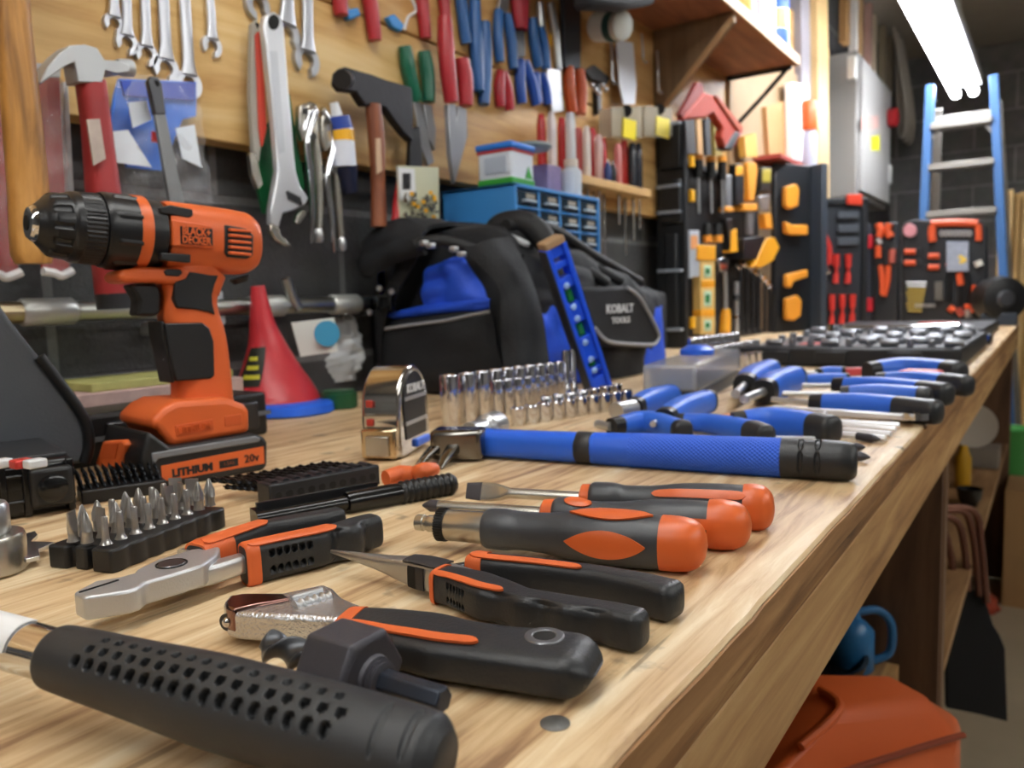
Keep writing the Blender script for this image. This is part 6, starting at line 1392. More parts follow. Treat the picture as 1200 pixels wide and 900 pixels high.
t3('long_pliers', 'long orange handled pliers at the foot of the narrow case', 'pliers', [('handle', [(1032, 311), (1034, 330), (1034, 345)], OT, .010), ('handle', [(1041, 311), (1040, 330), (1036, 347)], OT, .010)])
t3('hacksaw', 'orange framed hacksaw across the top of the wide case', 'saw', [('frame', [(1091, 262), (1120, 261), (1146, 262)], OT, .013), ('handle', [(1093, 264), (1092, 274), (1093, 283)], OT, .013), ('front_arm', [(1146, 263), (1147, 272), (1147, 282)], OT, .011)])
t3('chain_coil', 'row of silver links clipped under the orange saw frame', 'chain', [('link', [(1101 + k*5.4, 273.5), (1103.5 + k*5.4, 270.5), (1106 + k*5.4, 273.5), (1103.5 + k*5.4, 276.5), (1101 + k*5.4, 273.5)], SAT, .003) for k in range(7)])
t3('tape_reel', 'round pinkish reel at the upper corner of the wide case', 'reel', [('disc', [(1058 + 8 + 8*cos(k*pi/8), 270 + 8*sin(k*pi/8)) for k in range(16)], mat('reel_pink', 'c98a92', .5), 0)])
for k, (x, y) in enumerate(((1060, 295), (1060, 308), (1088, 300), (1088, 313))):
    t3('precision_driver', f'orange handled mini driver in the wide case, {["upper one by the reel", "lower one by the reel", "upper one by the card", "lower one by the card"][k]}', 'screwdriver', [('handle', [(x, y), (x + 13, y)], OT, .010), ('hook', [(x + 14, y - 2), (x + 17, y - 4), (x + 18, y + 2)] if k < 2 else [(x - 2, y - 2), (x - 4, y - 4), (x - 3, y + 2)], DKST, .003)])
t3('manual_card', 'small colourful printed card in the middle of the wide case', 'card', [('card', [(1109, 283), (1135, 283), (1135, 318), (1109, 318)], mat('card_grey', '9aa3b4', .5, var=.3, vscale=60), 0), ('blue_print', [(1110, 285), (1119, 285), (1119, 296), (1110, 296)], mat('card_blue', '3a76c0', .5), .001), ('yellow_print', [(1124, 300), (1131, 305), (1125, 308)], mat('card_yellow', 'e8c84a', .5), .012), ('red_print', [(1110, 308), (1118, 314)], mat('card_red', 'c05a5f', .5), .01)])
for k in range(9):
    y = 331 + k*4.2
    t3('drill_bit', f'{"steel" if k in (0, 1) else "brassy"} drill bit in the wide case, {ORD[k]} row down', 'drill bit', [('shank', [(1062 + (k % 3), y), (1086 - k*.7, y)], SAT if k < 2 else mat('brass_bit', 'a8904a', .35, .9), .0035)], 'drill bits in the wide case')
for k in range(5): t3('small_socket', f'small steel socket in the wide case under the drill bits, {ORD[k]} along', 'socket', [('socket', [(1074 + k*5, 356), (1074 + k*5, 360)], SAT, .006)], 'small sockets in the wide case')
t3('hex_key_card', 'grey rack of short bits beside the drill rows', 'bit rack', [('rack', [(1095, 330), (1105, 330), (1105, 352), (1095, 352)], mat('rack_grey', '5d5a54', .5), 0)])
t3('screwdriver', 'long black driver with orange collar under the printed card', 'screwdriver', [('handle', [(1124, 320), (1126, 334)], OT, .011), ('shaft', [(1125, 334), (1125, 358)], BLKP, .008), ('butt', [(1112, 360), (1118, 364)], OT, .012)])
t3('screwdriver', 'orange tipped driver standing at the lower edge of the wide case', 'screwdriver', [('shaft', [(1112, 322), (1112, 352)], BLKP, .009), ('tip', [(1122, 362), (1128, 370)], mat('dull_red', 'a8483a', .45), .011)])
t3('screwdriver', 'silver footed driver beside the thick orange handle', 'screwdriver', [('shaft', [(1134, 322), (1134, 354)], BLKP, .009), ('collar', [(1134, 356), (1134, 362)], OT, .011), ('foot', [(1134, 363), (1135, 372)], SAT, .010)])
t3('file_handle', 'thick orange handle standing at the edge of the wide case', 'file', [('handle', [(1144, 334), (1144, 350), (1143, 366)], OT, .015), ('ferrule', [(1145, 306), (1148, 312)], mat('pale_oval', 'd9d6cc', .5), .013)])
# bench grinder like round black machine
c = at3(1172, 342, .10); c.z = BZ + .085
t = thing('bench_grinder', 'round black machine standing at the far corner of the bench', 'grinder', V((c.x, c.y, BZ)))
MB().lathe(c + V((-.03, -.02, 0)), c + V((.05, .03, 0)), [(0, .055), (.06, .068), (.5, .075), (.94, .068), (1, .055)], 36).build('guard', BLKP, t)
MB().lathe(c + V((-.036, -.022, 0)), c + V((-.03, -.018, 0)), [(0, .022), (1, .03)], 24).build('hub', mat('hub_grey', '33353a', .5), t)
MB().box((c.x + .01, c.y, BZ + .02), (.10, .10, .04)).build('foot', mat('foot_slate', '2a3440', .5), t, bev=.004)
MB().tube([c + V((.02, -.06, 0)), c + V((0, -.10, -.02)), c + V((0, -.11, .03))], .016, 10).build('side_guard', BLKP, t)
# ================================================================ on the bench, middle distance
# socket case lying open
sc = thing('socket_case', 'low black socket case lying open on the bench, full of chrome sockets', 'tool case', (1.66, .28, BZ))
MB().box((1.66, .285, BZ + .0155), (.58, .345, .031)).build('shell', CASEB, sc, bev=.004)
for y in (.19, .30, .39): MB().box((1.368, y, BZ + .015), (.006, .05, .022)).build('rib', CASEB, sc, bev=.002)
MB().box((1.66, .285, BZ + .032), (.55, .32, .003)).build('tray', mat('tray_grey', '55585d', .4), sc)
MB().box((1.45, .34, BZ + .0340), (.05, .05, .0015)).build('red_label', mat('label_coral', 'd65a54', .5), sc)
proto = None; n = 0
LY_ = [(1.40, .125, .43, 11, .0055), (1.45, .125, .31, 8, .006), (1.52, .13, .42, 10, .0062), (1.60, .13, .42, 9, .0065), (1.70, .13, .42, 8, .007), (1.80, .13, .42, 8, .0075)]
for ri, (x, ya, yb, cnt, r) in enumerate(LY_):
    for k in range(cnt):
        y = ya + (yb - ya)*k/(cnt - 1)
        b = MB().lathe((0, -.014, 0), (0, .014, 0), [(0, r*.85), (.1, r), (.9, r), (1, r*.85), (.97, r*.6)], 16) if (ri + k) % 3 == 0 else socket(r, .008 + .002*((k + ri) % 3), False)
        o = b.solo('socket', mat('dull_socket', '9fa2a8', .4, .9), f'chrome socket in the low open case, {ORD[k]} from the bench edge, {["front row", "second row", "third row", "fourth row", "fifth row", "rearmost row"][ri]}', 'socket', 'sockets in the low open case', origin=(0, 0, 0)); o.location = (x, y, BZ + .0335 + (r if (ri + k) % 3 == 0 else 0))
t = thing('ratchet', 'long chrome ratchet lying across the rear of the open socket case', 'ratchet', (1.88, .3, BZ + .04)); MB().tube([(1.88, .16, BZ + .042), (1.88, .28, BZ + .042), (1.88, .40, BZ + .042)], [.010, .006, .007], 12).build('shank', CHR, t); MB().cyl((1.88, .40, BZ + .034), (1.88, .40, BZ + .052), .017).build('head', CHR, t)
t = thing('tool_case', 'second low black case with red topped latch behind the socket case', 'tool case', (2.3, .3, BZ))
MB().box((2.42, .33, BZ + .014), (.62, .40, .028)).build('shell', CASEB, t, bev=.004)
l_ = at(1097, 376, .03); MB().box((2.10, .22, BZ + .020), (.02, .10, .036)).build('latch', mat('latch_slate', '2c3a46', .5), t, bev=.003)
MB().box((2.10, .22, BZ + .042), (.024, .085, .010)).build('red_grip', mat('grip_red', 'b8443c', .45), t, bev=.003)
b = MB()
for k in range(9): b.box((2.22, .17 + k*.038, BZ + .030), (.05, .022, .008))
tag(b.build('chrome_insert', SAT, t, bev=.002), kind='stuff')
t = thing('marker', 'small dark gadget with bright blue dot at the bench edge behind the cases', 'gadget', (2.2, .12, BZ)); MB().box((2.05, .125, BZ + .010), (.10, .03, .020)).build('body', CASEB, t, bev=.003); MB().lathe((1.998, .125, BZ + .014), (1.994, .125, BZ + .014), [(0, .012), (1, .010)], 16).build('blue_dot', BLU, t)
# clear bit box on black base, sockets behind it
q0, q1, q2 = at(764, 470), at(816, 477), at(868, 446)
m = frame(q1, (q2 - q1)); LX = (q2 - q1).length; ly = (q0 - q1); LYl = abs((m.inverted() @ q0).y)
sg = 1 if (m.inverted() @ q0).y > 0 else -1
t = thing('bit_box', 'frosted clear plastic bit box on a black base beside the blue drivers', 'box', m)
MB().box((LX*.5, sg*LYl*.5, .008), (LX*.96, LYl*.96, .016)).build('base', BLKP, t, local=True, bev=.002)
MB().box((LX*.5, sg*LYl*.5, .0315), (LX, LYl, .031)).build('lid', mat('frosted_lid', 'b4bcc8', .25, alpha=.45, coat=.3), t, local=True, bev=.004)
b = MB()
for k in range(6): b.cyl((LX*.06, sg*LYl*(.14 + .14*k), .018), (LX*.06, sg*LYl*(.14 + .14*k), .040), .004, n=10)
tag(b.build('bits', SAT, t, local=True), kind='stuff')
c = m @ V((LX*.55, sg*LYl*.55, .0475)); MB().lathe(c, c + V((0, 0, .012)), [(0, .022), (.5, .022), (1, .012)], 24).solo('plug', BLU, 'round blue cap sitting on the frosted bit box', 'cap')
sockrow((812, 428), (862, 416), 9, .0115, .009, .05, .046, lambda i: f'{ORD[i]} tall chrome socket behind the frosted bit box, rear row', 'tall sockets behind the bit box')
sockrow((838, 430), (884, 418), 9, .0085, .008, .036, .034, lambda i: f'{ORD[i]} tall chrome socket behind the frosted bit box, near row', 'slim sockets behind the bit box')
sockrow((872, 432), (918, 424), 7, .0095, .010, .026, .026, lambda i: f'{ORD[i]} short chrome socket beside the blue stubby drivers, near row', 'short sockets by the stubby drivers', False)
sockrow((884, 424), (926, 416), 6, .0095, .010, .028, .028, lambda i: f'{ORD[i]} short chrome socket beside the blue stubby drivers, rear row', 'short sockets by the stubby drivers', False)
# blue tools
BH = mat('blue_grip_rubber', '336fe2', .42, bump=.05, bscale=800)
def btool(name, label, cat, h, shaft=None, r=.011, z=None, end=.16, shr=.003, tip=None, bend=0, collar=True, grp='blue handled tools on the bench'):
    """h: handle pixel path from collar to butt; shaft: pixel path"""
    z = r if z is None else z
    P = [at(x, y, z) for x, y in h]; t = thing(name, label, cat, P[0], grp)
    S = Surf([(p, r*k, r*k, 2.6) for p, k in zip(P, ([.75, 1.05, .95] if len(P) == 3 else [.75, .9, 1.08, .95])[:len(P)] if len(P) > 2 else [.8, 1])]); b = MB(); S.mesh(b, 30, 28, t0=0 if not collar else .08, t1=1 - end); b.build('grip', BH, t, smooth=60)
    E = Surf(ends([(S.pt(1 - end*k, 0)*0 + S.sec(1 - end*k)[0], S.sec(1 - end*k)[1], S.sec(1 - end*k)[2], 2.6) for k in (1, .6, .2, 0)], .0001, r*.5)); b = MB(); E.mesh(b, 16, 28, lambda a, c: .0004); b.build('butt', BLK, t, smooth=60)
    if collar: b = MB(); S.mesh(b, 6, 28, lambda a, c: .0003, t0=0, t1=.10); b.build('collar', BLKP, t, smooth=60)
    if shaft: MB().tube([at(x, y, z) for x, y in shaft], shr, 10).build('shaft', SAT, t)
    return t
btool('pliers', 'blue curved pliers grip lying just behind the blue hammer handle', 'pliers', [(716, 500), (755, 494), (800, 505)], [(716, 500), (700, 497)], .0095, end=.04, shr=.004)
btool('pliers', 'blue curved pliers grip with silver stripe behind the blue hammer grip', 'pliers', [(788, 494), (830, 496), (880, 507), (896, 511)], [(788, 494), (770, 490)], .0095, end=.16, shr=.004)
btool('stubby_screwdriver', 'blue stubby screwdriver lying between the sockets and the frosted box', 'screwdriver', [(742, 478), (762, 470), (788, 462)], [(742, 478), (722, 482)], .0125, end=.03, shr=.009)
btool('stubby_screwdriver', 'blue stubby screwdriver lying in front of the frosted bit box', 'screwdriver', [(778, 492), (800, 480), (828, 470)], [(778, 492), (765, 497)], .0125, end=.03)
btool('utility_knife', 'blue utility knife with orange and red label behind the hammer end', 'knife', [(858, 496), (905, 495), (972, 504)], None, .0125, end=.16)
k_ = MB().bar(at(846, 490, .014), at(892, 486, .014), .012, .006); k_.solo('orange_blade_pack', mat('pack_orange', 'e2804a', .45), 'orange and red blade pack beside the blue utility knife', 'packet', bev=.002)
btool('stubby_screwdriver', 'blue stubby screwdriver beside the chrome sockets with pale tip', 'screwdriver', [(872, 452), (884, 444), (902, 434)], [(872, 452), (862, 462)], .0165, end=.03, shr=.005)
btool('stubby_screwdriver', 'second blue stubby screwdriver next to the socket rows', 'screwdriver', [(894, 459), (908, 452), (930, 443)], [(894, 459), (872, 468)], .0165, end=.03, shr=.005)
btool('screwdriver', 'long blue and black screwdriver nearest of the handles to the hex keys', 'screwdriver', [(950, 472), (1010, 475), (1096, 483)], [(950, 472), (905, 468)], .0115, end=.3)
btool('screwdriver', 'blue screwdriver in the handle row, second from the hex keys', 'screwdriver', [(985, 462), (1030, 463), (1085, 466)], [(985, 462), (915, 461)], .0115, end=.08)
btool('screwdriver', 'blue screwdriver with black butt, third from the hex keys', 'screwdriver', [(978, 452), (1030, 455), (1108, 462)], [(978, 452), (940, 452)], .0125, end=.22)
btool('screwdriver', 'blue screwdriver with long black butt at the bench edge', 'screwdriver', [(1026, 446), (1070, 447), (1132, 452)], [(1026, 446), (985, 446)], .0125, end=.26)
t = btool('utility_knife', 'fat blue utility knife with red side panel before the socket case', 'knife', [(1016, 436), (1060, 434), (1122, 438)], None, .0165, end=.12)
b = MB(); b.bar(at(1056, 441, .017), at(1102, 443, .017), .034, .018); b.build('red_panel', mat('knife_red', 'c83a44', .4), t, bev=.004)
btool('pliers', 'bright blue pliers lying before the socket case with red band', 'pliers', [(930, 446), (960, 445), (992, 444)], [(930, 446), (912, 448)], .008, end=.04, shr=.005)
btool('pliers', 'bright blue pliers lying behind the others next to the red band', 'pliers', [(958, 437), (972, 436), (988, 436)], [(958, 437), (945, 437)], .008, end=.04)
MB().bar(at(988, 436, .008), at(1011, 435, .008), .014, .012).solo('red_band_grip', mat('band_coral', 'cc4a4c', .4), 'short red grip lying beside the bright blue pliers', 'grip', bev=.003)
# hex keys and bars
for k, (a, e) in enumerate((((922, 503), (1038, 514)), ((935, 499), (1044, 509)), ((948, 495), (1050, 503)), ((960, 492), (1054, 498)))):
    t = thing('hex_key', f'bright steel hex key of the fanned set, {ORD[k]} from the blue hammer', 'hex key', at(*a), 'fanned hex keys'); b = hexrod(MB(), at(*a, .004 + .001*k), at(*e, .004 + .001*k), .0030 - .0003*k); b.build('long_arm', mat('bright_key', 'e2e5ea', .35, .6), t, smooth=20)
    b = hexrod(MB(), at(*a, .004 + .001*k), at(a[0] + 8, a[1] - 9, .004 + .001*k), .0030 - .0003*k); b.build('short_arm', MATS['bright_key'], t, smooth=20)
t = thing('breaker_bar', 'long flat chrome bar with ringed end lying behind the hex keys', 'bar', at(900, 480)); MB().bar(at(905, 479, .007), at(1066, 489, .007), .010, .006).build('bar', MATS['bright_key'], t, bev=.001)
c = at(1073, 491, .007); MB().ring(arc(c, .011, 0, 2*pi, 24, V((1, 0, 0)), V((0, 1, 0)))[:-1], arc(c, .006, 0, 2*pi, 24, V((1, 0, 0)), V((0, 1, 0)))[:-1], V((0, 0, .006))).build('ring_end', CHR, t)
MB().bar(at(893, 514, .006), at(955, 515, .006), .008, .004).solo('white_rule', mat('rule_white', 'd8dde4', .3), 'short white metal rule poking out behind the blue hammer grip', 'rule')
for k, (a, e) in enumerate((((990, 533), (1020, 536)), ((990, 524), (1014, 524)), ((1005, 511), (1032, 515)))):
    d_ = at(*e, .004) - at(*a, .004); MB().lathe(at(*a, .004), at(*e, .004), [(0, .0034), (.6, .0036), (.85, .0022), (1, .0006)], 14).solo('screwdriver_tip', BLKM, ['black pointed driver tip closest to the hammer butt', 'smaller black driver tip behind the hammer butt', 'black driver tip lying beside the hex keys'][k], 'driver bit', 'black driver tips past the hammer')
# ================================================================ beyond the bench
STUD = mat('bright_stud', 'e0bd84', .55, var=.12, vscale=12)
wprism([(957, -40), (970, -40), (973, 300), (961, 300)], .745, .08).solo('wall_stud', STUD, 'pale upright wooden stud beside the grey electrical panel', 'stud', bev=.002)['kind'] = 'structure'
bpy.data.objects['wall_stud'].name = 'trim_stud'
t = thing('grey_post', 'grey upright metal post between the shelf end and the pale stud', 'post', atW(948, 60, .78)); wprism([(938, -60), (956, -60), (957, 130), (940, 128)], .77, .05).build('mounting_post', mat('post_grey', '9b98a0', .6), t, bev=.002)
wprism([(898, 125), (932, 115), (936, 190), (902, 186)], .77, .02).solo('cardboard_sheet', mat('cardboard', 'b98d5a', .7), 'tan cardboard sheet leaning on the wall past the black tool case', 'cardboard')
MB().box((2.9, .80, BZ + .3), (1.2, .03, 1.2)).solo('partition_sheet', mat('partition_tan', 'a58a68', .7, var=.15), 'tan board fixed to the wall behind the yellow tool case', 'board')['kind'] = 'structure'
bpy.data.objects['partition_sheet'].name = 'trim_panel'
wprism([(929, 96), (948, 98), (950, 130), (946, 190), (931, 190)], .74, .03).solo('white_jug', mat('bright_white', 'ffffff', .5), 'bright white plastic jug panel on the wall beside the orange capped bottle', 'jug', bev=.006)
t = thing('glue_bottle', 'tall bottle with orange cap standing beside the bright white jug', 'bottle', atW(950, 190, .70))
p = atW(949, 196, .70); q_ = atW(949, 152, .70); r_2 = atW(948, 117, .70)
MB().lathe(p, q_, [(0, .024), (.8, .024), (1, .018)], 20).build('body', mat('bottle_blue', 'b9bfd4', .4), t); MB().lathe(q_, r_2, [(0, .026), (.9, .026), (1, .02)], 20).build('cap', mat('cap_orange', 'd9662e', .4), t)
t = thing('bottle_shelf', 'thin red edged ledge under the orange capped bottle', 'shelf', p); MB().box((p.x - .1, .75, p.z - .006), (.5, .10, .012)).build('mounted_plank', mat('ledge_red', 'a8423a', .5), t)
# ---- electrical panel
PZ0, PZ1, PXA, PXB, PYF = BZ + .53, BZ + 1.13, 3.69, 4.45, .715
t = thing('electrical_panel', 'large grey metal electrical panel on the wall with red knob', 'electrical panel', (4.0, .77, PZ0))
MB().box(((PXA + PXB)/2, (PYF + .828)/2, (PZ0 + PZ1)/2), (PXB - PXA, .828 - PYF, PZ1 - PZ0)).build('cabinet', mat('panel_grey', '8e8c88', .5, var=.06), t, bev=.004)
MB().box(((PXA + PXB)/2 + .02, PYF - .008, (PZ0 + PZ1)/2), (PXB - PXA - .06, .016, PZ1 - PZ0 - .05)).build('door', mat('panel_door', 'aaa9a6', .45, var=.06), t, bev=.004)
p = atW(1045, 138, PYF - .03); MB().lathe(p + V((0, .03, 0)), p + V((0, -.03, 0)), [(0, .03), (.4, .045), (.9, .045), (1, .035)], 24).build('red_knob', RED, t)
b = MB().prism([atW(x, y, PYF - .017) for x, y in ((1021, 160), (1031, 158), (1031, 177), (1021, 176))], V((0, .003, 0))); b.build('yellow_sticker', mat('sticker_yellow', 'e4e22a', .5), t)
b = MB().prism([atW(x, y, PYF - .017) for x, y in ((1010, 138), (1030, 135), (1030, 150), (1010, 152))], V((0, .003, 0))); b.build('pink_sticker', mat('sticker_pink', 'c8a49c', .5), t)
for x, y in ((999, 80), (1041, 205)): MB().box(atW(x, y, PYF - .01), (.05, .03, .09)).build('hinge', mat('hinge_pale', 'c8c9c6', .4, .4), t, bev=.003)
# ---- boards and pipes standing above the panel
tops = [(3.62, .70, '9c7648', .07, 'orange tan upright board just past the pale stud'), (3.80, .70, 'd9d3cb', .05, 'whitish upright board above the panel, next after the tan one'), (3.95, .71, 'c39a6a', .06, 'light tan upright board above the middle of the panel'), (4.12, .70, 'b78f80', .05, 'pinkish upright board above the panel'), (4.30, .71, 'c9b79c', .05, 'cream upright board above the far part of the panel'), (4.5, .70, '8f8066', .05, 'dull brown upright board past the panel'), (4.72, .70, '7b6d58', .05, 'dark brown upright board farthest past the panel')]
for x, y, c, w, lb in tops:
    MB().box((x + .04, y + .06, (PZ1 + CZ)/2 + .01), (w, .03, CZ - PZ1 - .03)).solo('lumber_board', mat('lum' + c, c, .6, var=.15, vscale=15), lb, 'board', 'boards standing above the panel', bev=.002)
t = thing('cable_loop', 'pale hanging cables drooping past the panel below the ceiling', 'cable', (4.8, .68, CZ))
for k in range(3): MB().tube([(4.6 + k*.12, .72, CZ), (4.66 + k*.12, .66, BZ + 1.05), (4.74 + k*.12, .70, BZ + .95), (4.8 + k*.1, .74, CZ)], .011, 8).build('cord', mat('cable_pale', 'a39a8c', .6), t)
# ---- blue stepladder
LB = mat('ladder_blue', '4a78b4', .45)
t = thing('stepladder', 'blue stepladder with aluminium treads standing beyond the bench end', 'ladder', (3.7, .3, 0))
XL = 3.6
def rl(z): return .447 - .031*(z - BZ)
def rr_(z): return .150 + .066*(z - BZ)
ztop = BZ + .905
lean = lambda z: XL + .10 - .11*(z/ztop)
for fn, nm in ((rl, 'rail'), (rr_, 'rail')):
    MB().bar((lean(0) - .05, fn(0), .0), (lean(ztop) - .05, fn(ztop), ztop), .055, .030, (0, 1, 0)).build(nm, LB, t, bev=.003)
for fn in (rl, rr_):
    MB().bar((XL + .75, fn(0) - .0, 0), (XL + .16, fn(ztop), ztop - .05), .03, .035, (0, 1, 0)).build('rear_leg', mat('ladder_alu', '96938c', .45, .5), t, bev=.002)
for y in (148, 195, 250):
    z = atX(1130, y, XL).z
    MB().box((lean(z) - .05, (rl(z) + rr_(z))/2, z), (.085, rl(z) - rr_(z) - .02, .024)).build('tread', MATS['ladder_alu'], t, bev=.003)
for k in range(3): z = atX(1130, 250, XL).z - .30*(k + 1); MB().box((lean(z) - .05, (rl(z) + rr_(z))/2, z), (.085, rl(z) - rr_(z) - .02, .024)).build('tread', MATS['ladder_alu'], t, bev=.003)
z = atX(1130, 136, XL).z; MB().box((lean(z) + .03, (rl(z) + rr_(z))/2, z), (.03, rl(z) - rr_(z), .03)).build('top_bar', MATS['ladder_alu'], t, bev=.003)
for fn, s in ((rl, -1), (rr_, 1)):
    z = atX(1130, 155, XL).z; MB().bar((lean(z) - .05, fn(z) + s*.01, z - .02), (lean(z) - .05, fn(z) + s*.07, z + .05), .012, .012).build('gusset', MATS['ladder_alu'], t)
# ---- lumber leaning on the end wall
for k, (x, w, c, top) in enumerate(((1176, 4, 'd9b066', 222), (1184, 5, 'e4c283', 224), (1192, 5, 'cfa662', 228), (1200, 6, 'dcb878', 226), (1209, 6, 'd2aa66', 215))):
    X = 4.55 + .07*k; p = atX(x, top, X); foot = V((X - .25, p.y, 0))
    MB().bar(foot, (X, p.y, p.z), .055, .03, (0, 1, 0)).solo('lumber_plank', mat('plank' + c, c, .6, var=.1, vscale=12), f'yellow pine plank leaning beyond the ladder, {ORD[k]} from its blue rail', 'plank', 'pine planks beyond the ladder', bev=.002)
# ================================================================ under the bench
SZL = SHZ
p = at(1000, 764, SZL - BZ) + V((-.055, -.009, 0)); p.z = SZL + .001
t = thing('oil_can', 'blue metal oil can with curved handle on the shelf under the bench', 'oil can', p)
OC = mat('oilcan_blue', '2c6c9e', .35)
MB().lathe(p, p + V((0, 0, .072)), [(0, .024), (.05, .027), (.75, .027), (.9, .018), (1, .009)], 28).build('body', OC, t)
MB().lathe(p + V((0, 0, .07)), p + V((0, 0, .082)), [(0, .010), (1, .008)], 16).build('cap', OC, t)
sx = V((.5, -.83, 0)); MB().tube([p + sx*.006 + V((0, 0, .078)), p + sx*.034 + V((0, 0, .080)), p + sx*.052 + V((0, 0, .060)), p + sx*.050 + V((0, 0, .022)), p + sx*.026 + V((0, 0, .010))], .0055, 10).build('handle', OC, t)
p = at(957, 780, SZL - BZ) + V((-.03, 0, 0)); p.z = SZL + .001
MB().lathe(p, p + V((0, 0, .03)), [(0, .05), (.1, .06), (.85, .068), (1, .070), (.98, .064), (.3, .055)], 36).solo('black_pan', GLOSSB, 'round black pan on the shelf beside the blue oil can', 'pan', origin=p)
MB().box((1.0, .55, SZL + .062), (.2, .2, .12)).solo('dark_carton', mat('dark_carton', '2b2522', .7), 'dark box deep on the shelf under the bench behind the pan', 'box', bev=.002)
# orange moulded case on the floor
OM = mat('case_orange', 'd2602a', .5, bump=.12, bscale=60, var=.06, vscale=6)
g = lambda x, y, d: atD(x, y, d)
r0 = [g(936, 786, .80), g(1032, 787, .84), g(1096, 822, .79), g(985, 832, .71)]
r1 = [g(872, 872, .77), g(1126, 840, .86), g(1126, 872, .77), g(890, 925, .65)]
r2 = [V((v.x, v.y, 0)) + (V((v.x, v.y, 0)) - V((.86, .12, 0)))*.12 for v in r1]
for v, w in zip(r2, r1): v.z = 0.0
b = MB(); b.add(r0 + r1 + r2, [(0, 1, 2, 3)] + [(i, (i + 1) % 4, 4 + (i + 1) % 4, 4 + i) for i in range(4)] + [(4 + i, 4 + (i + 1) % 4, 8 + (i + 1) % 4, 8 + i) for i in range(4)] + [(8, 9, 10, 11)])
t = thing('moulded_case', 'large orange moulded plastic case standing on the floor beside the bench', 'case', V((.86, .12, 0)))
b.build('body', OM, t, bev=.012, seg=4, smooth=50)
rg = [r0[0]*.9 + r0[3]*.1, r0[3]*.75 + r0[2]*.25]
MB().tube([r0[3]*.55 + r0[0]*.45 + V((0, 0, .002)), r0[3] + V((0, 0, .001)), r1[3]*.5 + r0[3]*.5 + V((-.002, 0, .002))], .004, 8, 4).build('seam_ridge', OM, t)
MB().tube([r1[2]*.35 + r1[3]*.65 + V((-.002, -.001, 0)), r1[2]*.8 + r1[3]*.2 + V((-.002, -.001, .008)), r1[2] + V((0, -.002, .01))], .003, 8, 4).build('side_seam', mat('seam_brown', '8a3b1c', .6), t)
# black mat hung on copper pipe ends
t = thing('hanging_mat', 'black rubber mat hanging from bent copper pipes at the bench side', 'mat', atD(1140, 700, 1.5))
D2 = 1.5
o = [(1108, 684), (1130, 688), (1144, 694), (1152, 700), (1158, 712), (1164, 732), (1172, 745), (1178, 760), (1181, 846), (1150, 838), (1110, 830)]
b = MB().prism([atD(x, y, D2) for x, y in o], V((.012, .006, 0))); b.build('hanging_sheet', mat('mat_black', '0c0c0d', .9), t, bev=.002)
for k, pts in enumerate(([(1106, 620), (1112, 640), (1116, 665), (1118, 688)], [(1104, 604), (1122, 612), (1130, 640), (1134, 692)], [(1106, 598), (1132, 602), (1142, 640), (1147, 698)], [(1108, 594), (1142, 600), (1150, 640), (1156, 706)])):
    MB().tube([atD(x, y, D2 - .01) for x, y in pts], .0065, 10).build('copper_pipe', mat('old_copper', '7d5648', .4, .8), t)
# second bay
SZ2 = SHZ
def bay(x, y, Y): return atW(x, y, Y)
t = thing('plate_stack', 'white plate standing on edge on the shelf under the far bench end', 'plate', atX(1140, 500, 2.35)); p = atX(1140, 499, 2.35)
MB().lathe(p + V((.03, 0, 0)), p + V((0, 0, 0)), [(0, .045), (.5, .055), (1, .057), (.8, .03)], 32).build('mounted_plate', mat('plate_white', 'c9c3b8', .4), t)
def sbox(name, px, Y, th, c, label, cat):
    b = wprism(px, Y, th); return b.solo(name, mat('sb' + c, c, .5, var=.15, vscale=20), label, cat, bev=.003)
UZ = -.40
t = thing('under_shelf', 'narrow plank shelf running under the far bench bay', 'shelf', (2.15, .42, BZ + UZ))
MB().box((2.15, .40, BZ + UZ - .009), (1.9, .58, .016)).build('mounted_plank', MATS['lower_shelf_wood'], t, bev=.002)
p = at(1128, 572, UZ); MB().lathe(p, p + V((0, 0, .115)), [(0, .017), (.05, .019), (.7, .019), (.85, .012), (1, .010)], 24).solo('yellow_bottle', mat('bottle_yellow', 'c99a22', .4), 'yellow bottle under the bench behind the side panel', 'bottle', origin=p)
p = at(1136, 592, UZ); MB().lathe(p, p + V((0, 0, .042)), [(0, .018), (.5, .026), (1, .029), (.95, .026), (.4, .02)], 28).solo('black_bowl', GLOSSB, 'black bowl before the yellow bottle under the bench', 'bowl', origin=p)
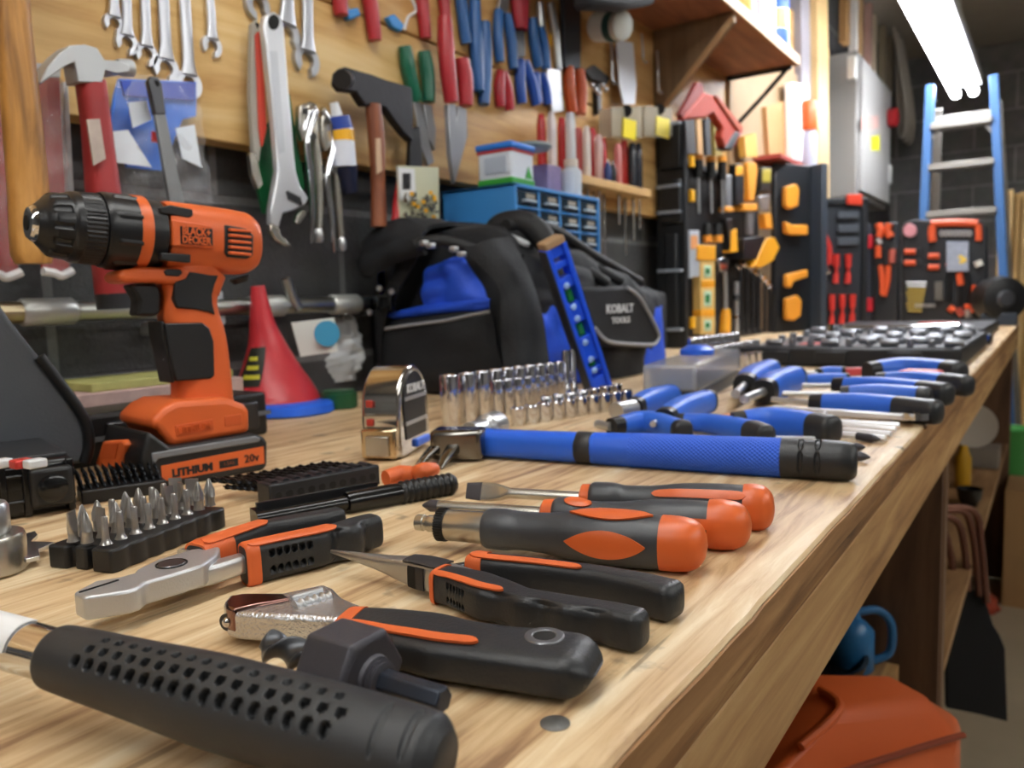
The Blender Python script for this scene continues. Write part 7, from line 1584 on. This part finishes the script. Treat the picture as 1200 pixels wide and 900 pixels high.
p = at(1150, 550, UZ); MB().box(p + V((.06, 0, .031)), (.10, .085, .06)).solo('grey_box', mat('box_grey', '8a8278', .5, var=.15, vscale=20), 'pale grey box under the bench beside the yellow bottle', 'box', bev=.003)
pg = atX(1181, 540, 3.4)
t = thing('green_tub', 'bright green plastic tub on the floor beyond the bench end', 'tub', (3.4, pg.y, 0)); MB().lathe((3.42, .14, 0), (3.42, .14, atX(1181, 502, 3.4).z), [(0, .07), (.03, .075), (.95, .09), (1, .095), (.98, .085)], 28).build('body', mat('tub_green', '3f9a45', .5), t)
p = atX(1192, 570, 3.0); MB().box((3.05, p.y - .10, p.z/2), (.26, .26, p.z)).solo('wood_crate', mat('crate_wood', 'b08a5c', .6, var=.15, vscale=14), 'plain wooden crate standing on the floor near the ladder', 'crate', bev=.003)
t = thing('red_rag', 'crumpled orange red rag on the floor in front of the wooden crate', 'rag', (2.6, .12, 0)); b = MB(); S = Surf([(V((2.75, .17, .02)), .03, .02), (V((2.82, .16, .03)), .05, .03), (V((2.90, .15, .02)), .03, .02)]); S.mesh(b, 20, 24, lambda tt, a: .02*noise.noise(V((tt*5, cos(a)*2, sin(a)*2)))); b.build('cloth', mat('rag_red', 'a8452c', .8), t, smooth=80)
# ---- hanging things: let each touch the board it hangs on
def bounds(o):
    ms = [m for m in [o] + list(o.children_recursive) if m.type == 'MESH']
    w = [XF.get(m.name, XF[o.name]) @ V(c) for m in ms for c in m.bound_box]
    return [min(v[i] for v in w) for i in range(3)], [max(v[i] for v in w) for i in range(3)]
bpy.context.view_layer.update()
for o in [o for o in COL.objects if o.parent is None and o.get('label') and o.name.split('.')[0] in ('combination_wrench', 'open_wrench', 'pliers', 'wire_hook', 'tin_snips', 'yellow_tag', 'spring_clamp')]:
    lo, hi = bounds(o)
    if lo[2] > BOARD0 and hi[1] < .7953 and lo[1] > .70 and hi[0] < 1.75:
        c = V((lo[0] + hi[0], lo[1] + hi[1], lo[2] + hi[2]))/2; d = c - EYE; s = V((d.x*.5, d.y, d.z*.5))*((.7953 - hi[1])/d.y)
        o.matrix_world = Matrix.Translation(s) @ XF[o.name]
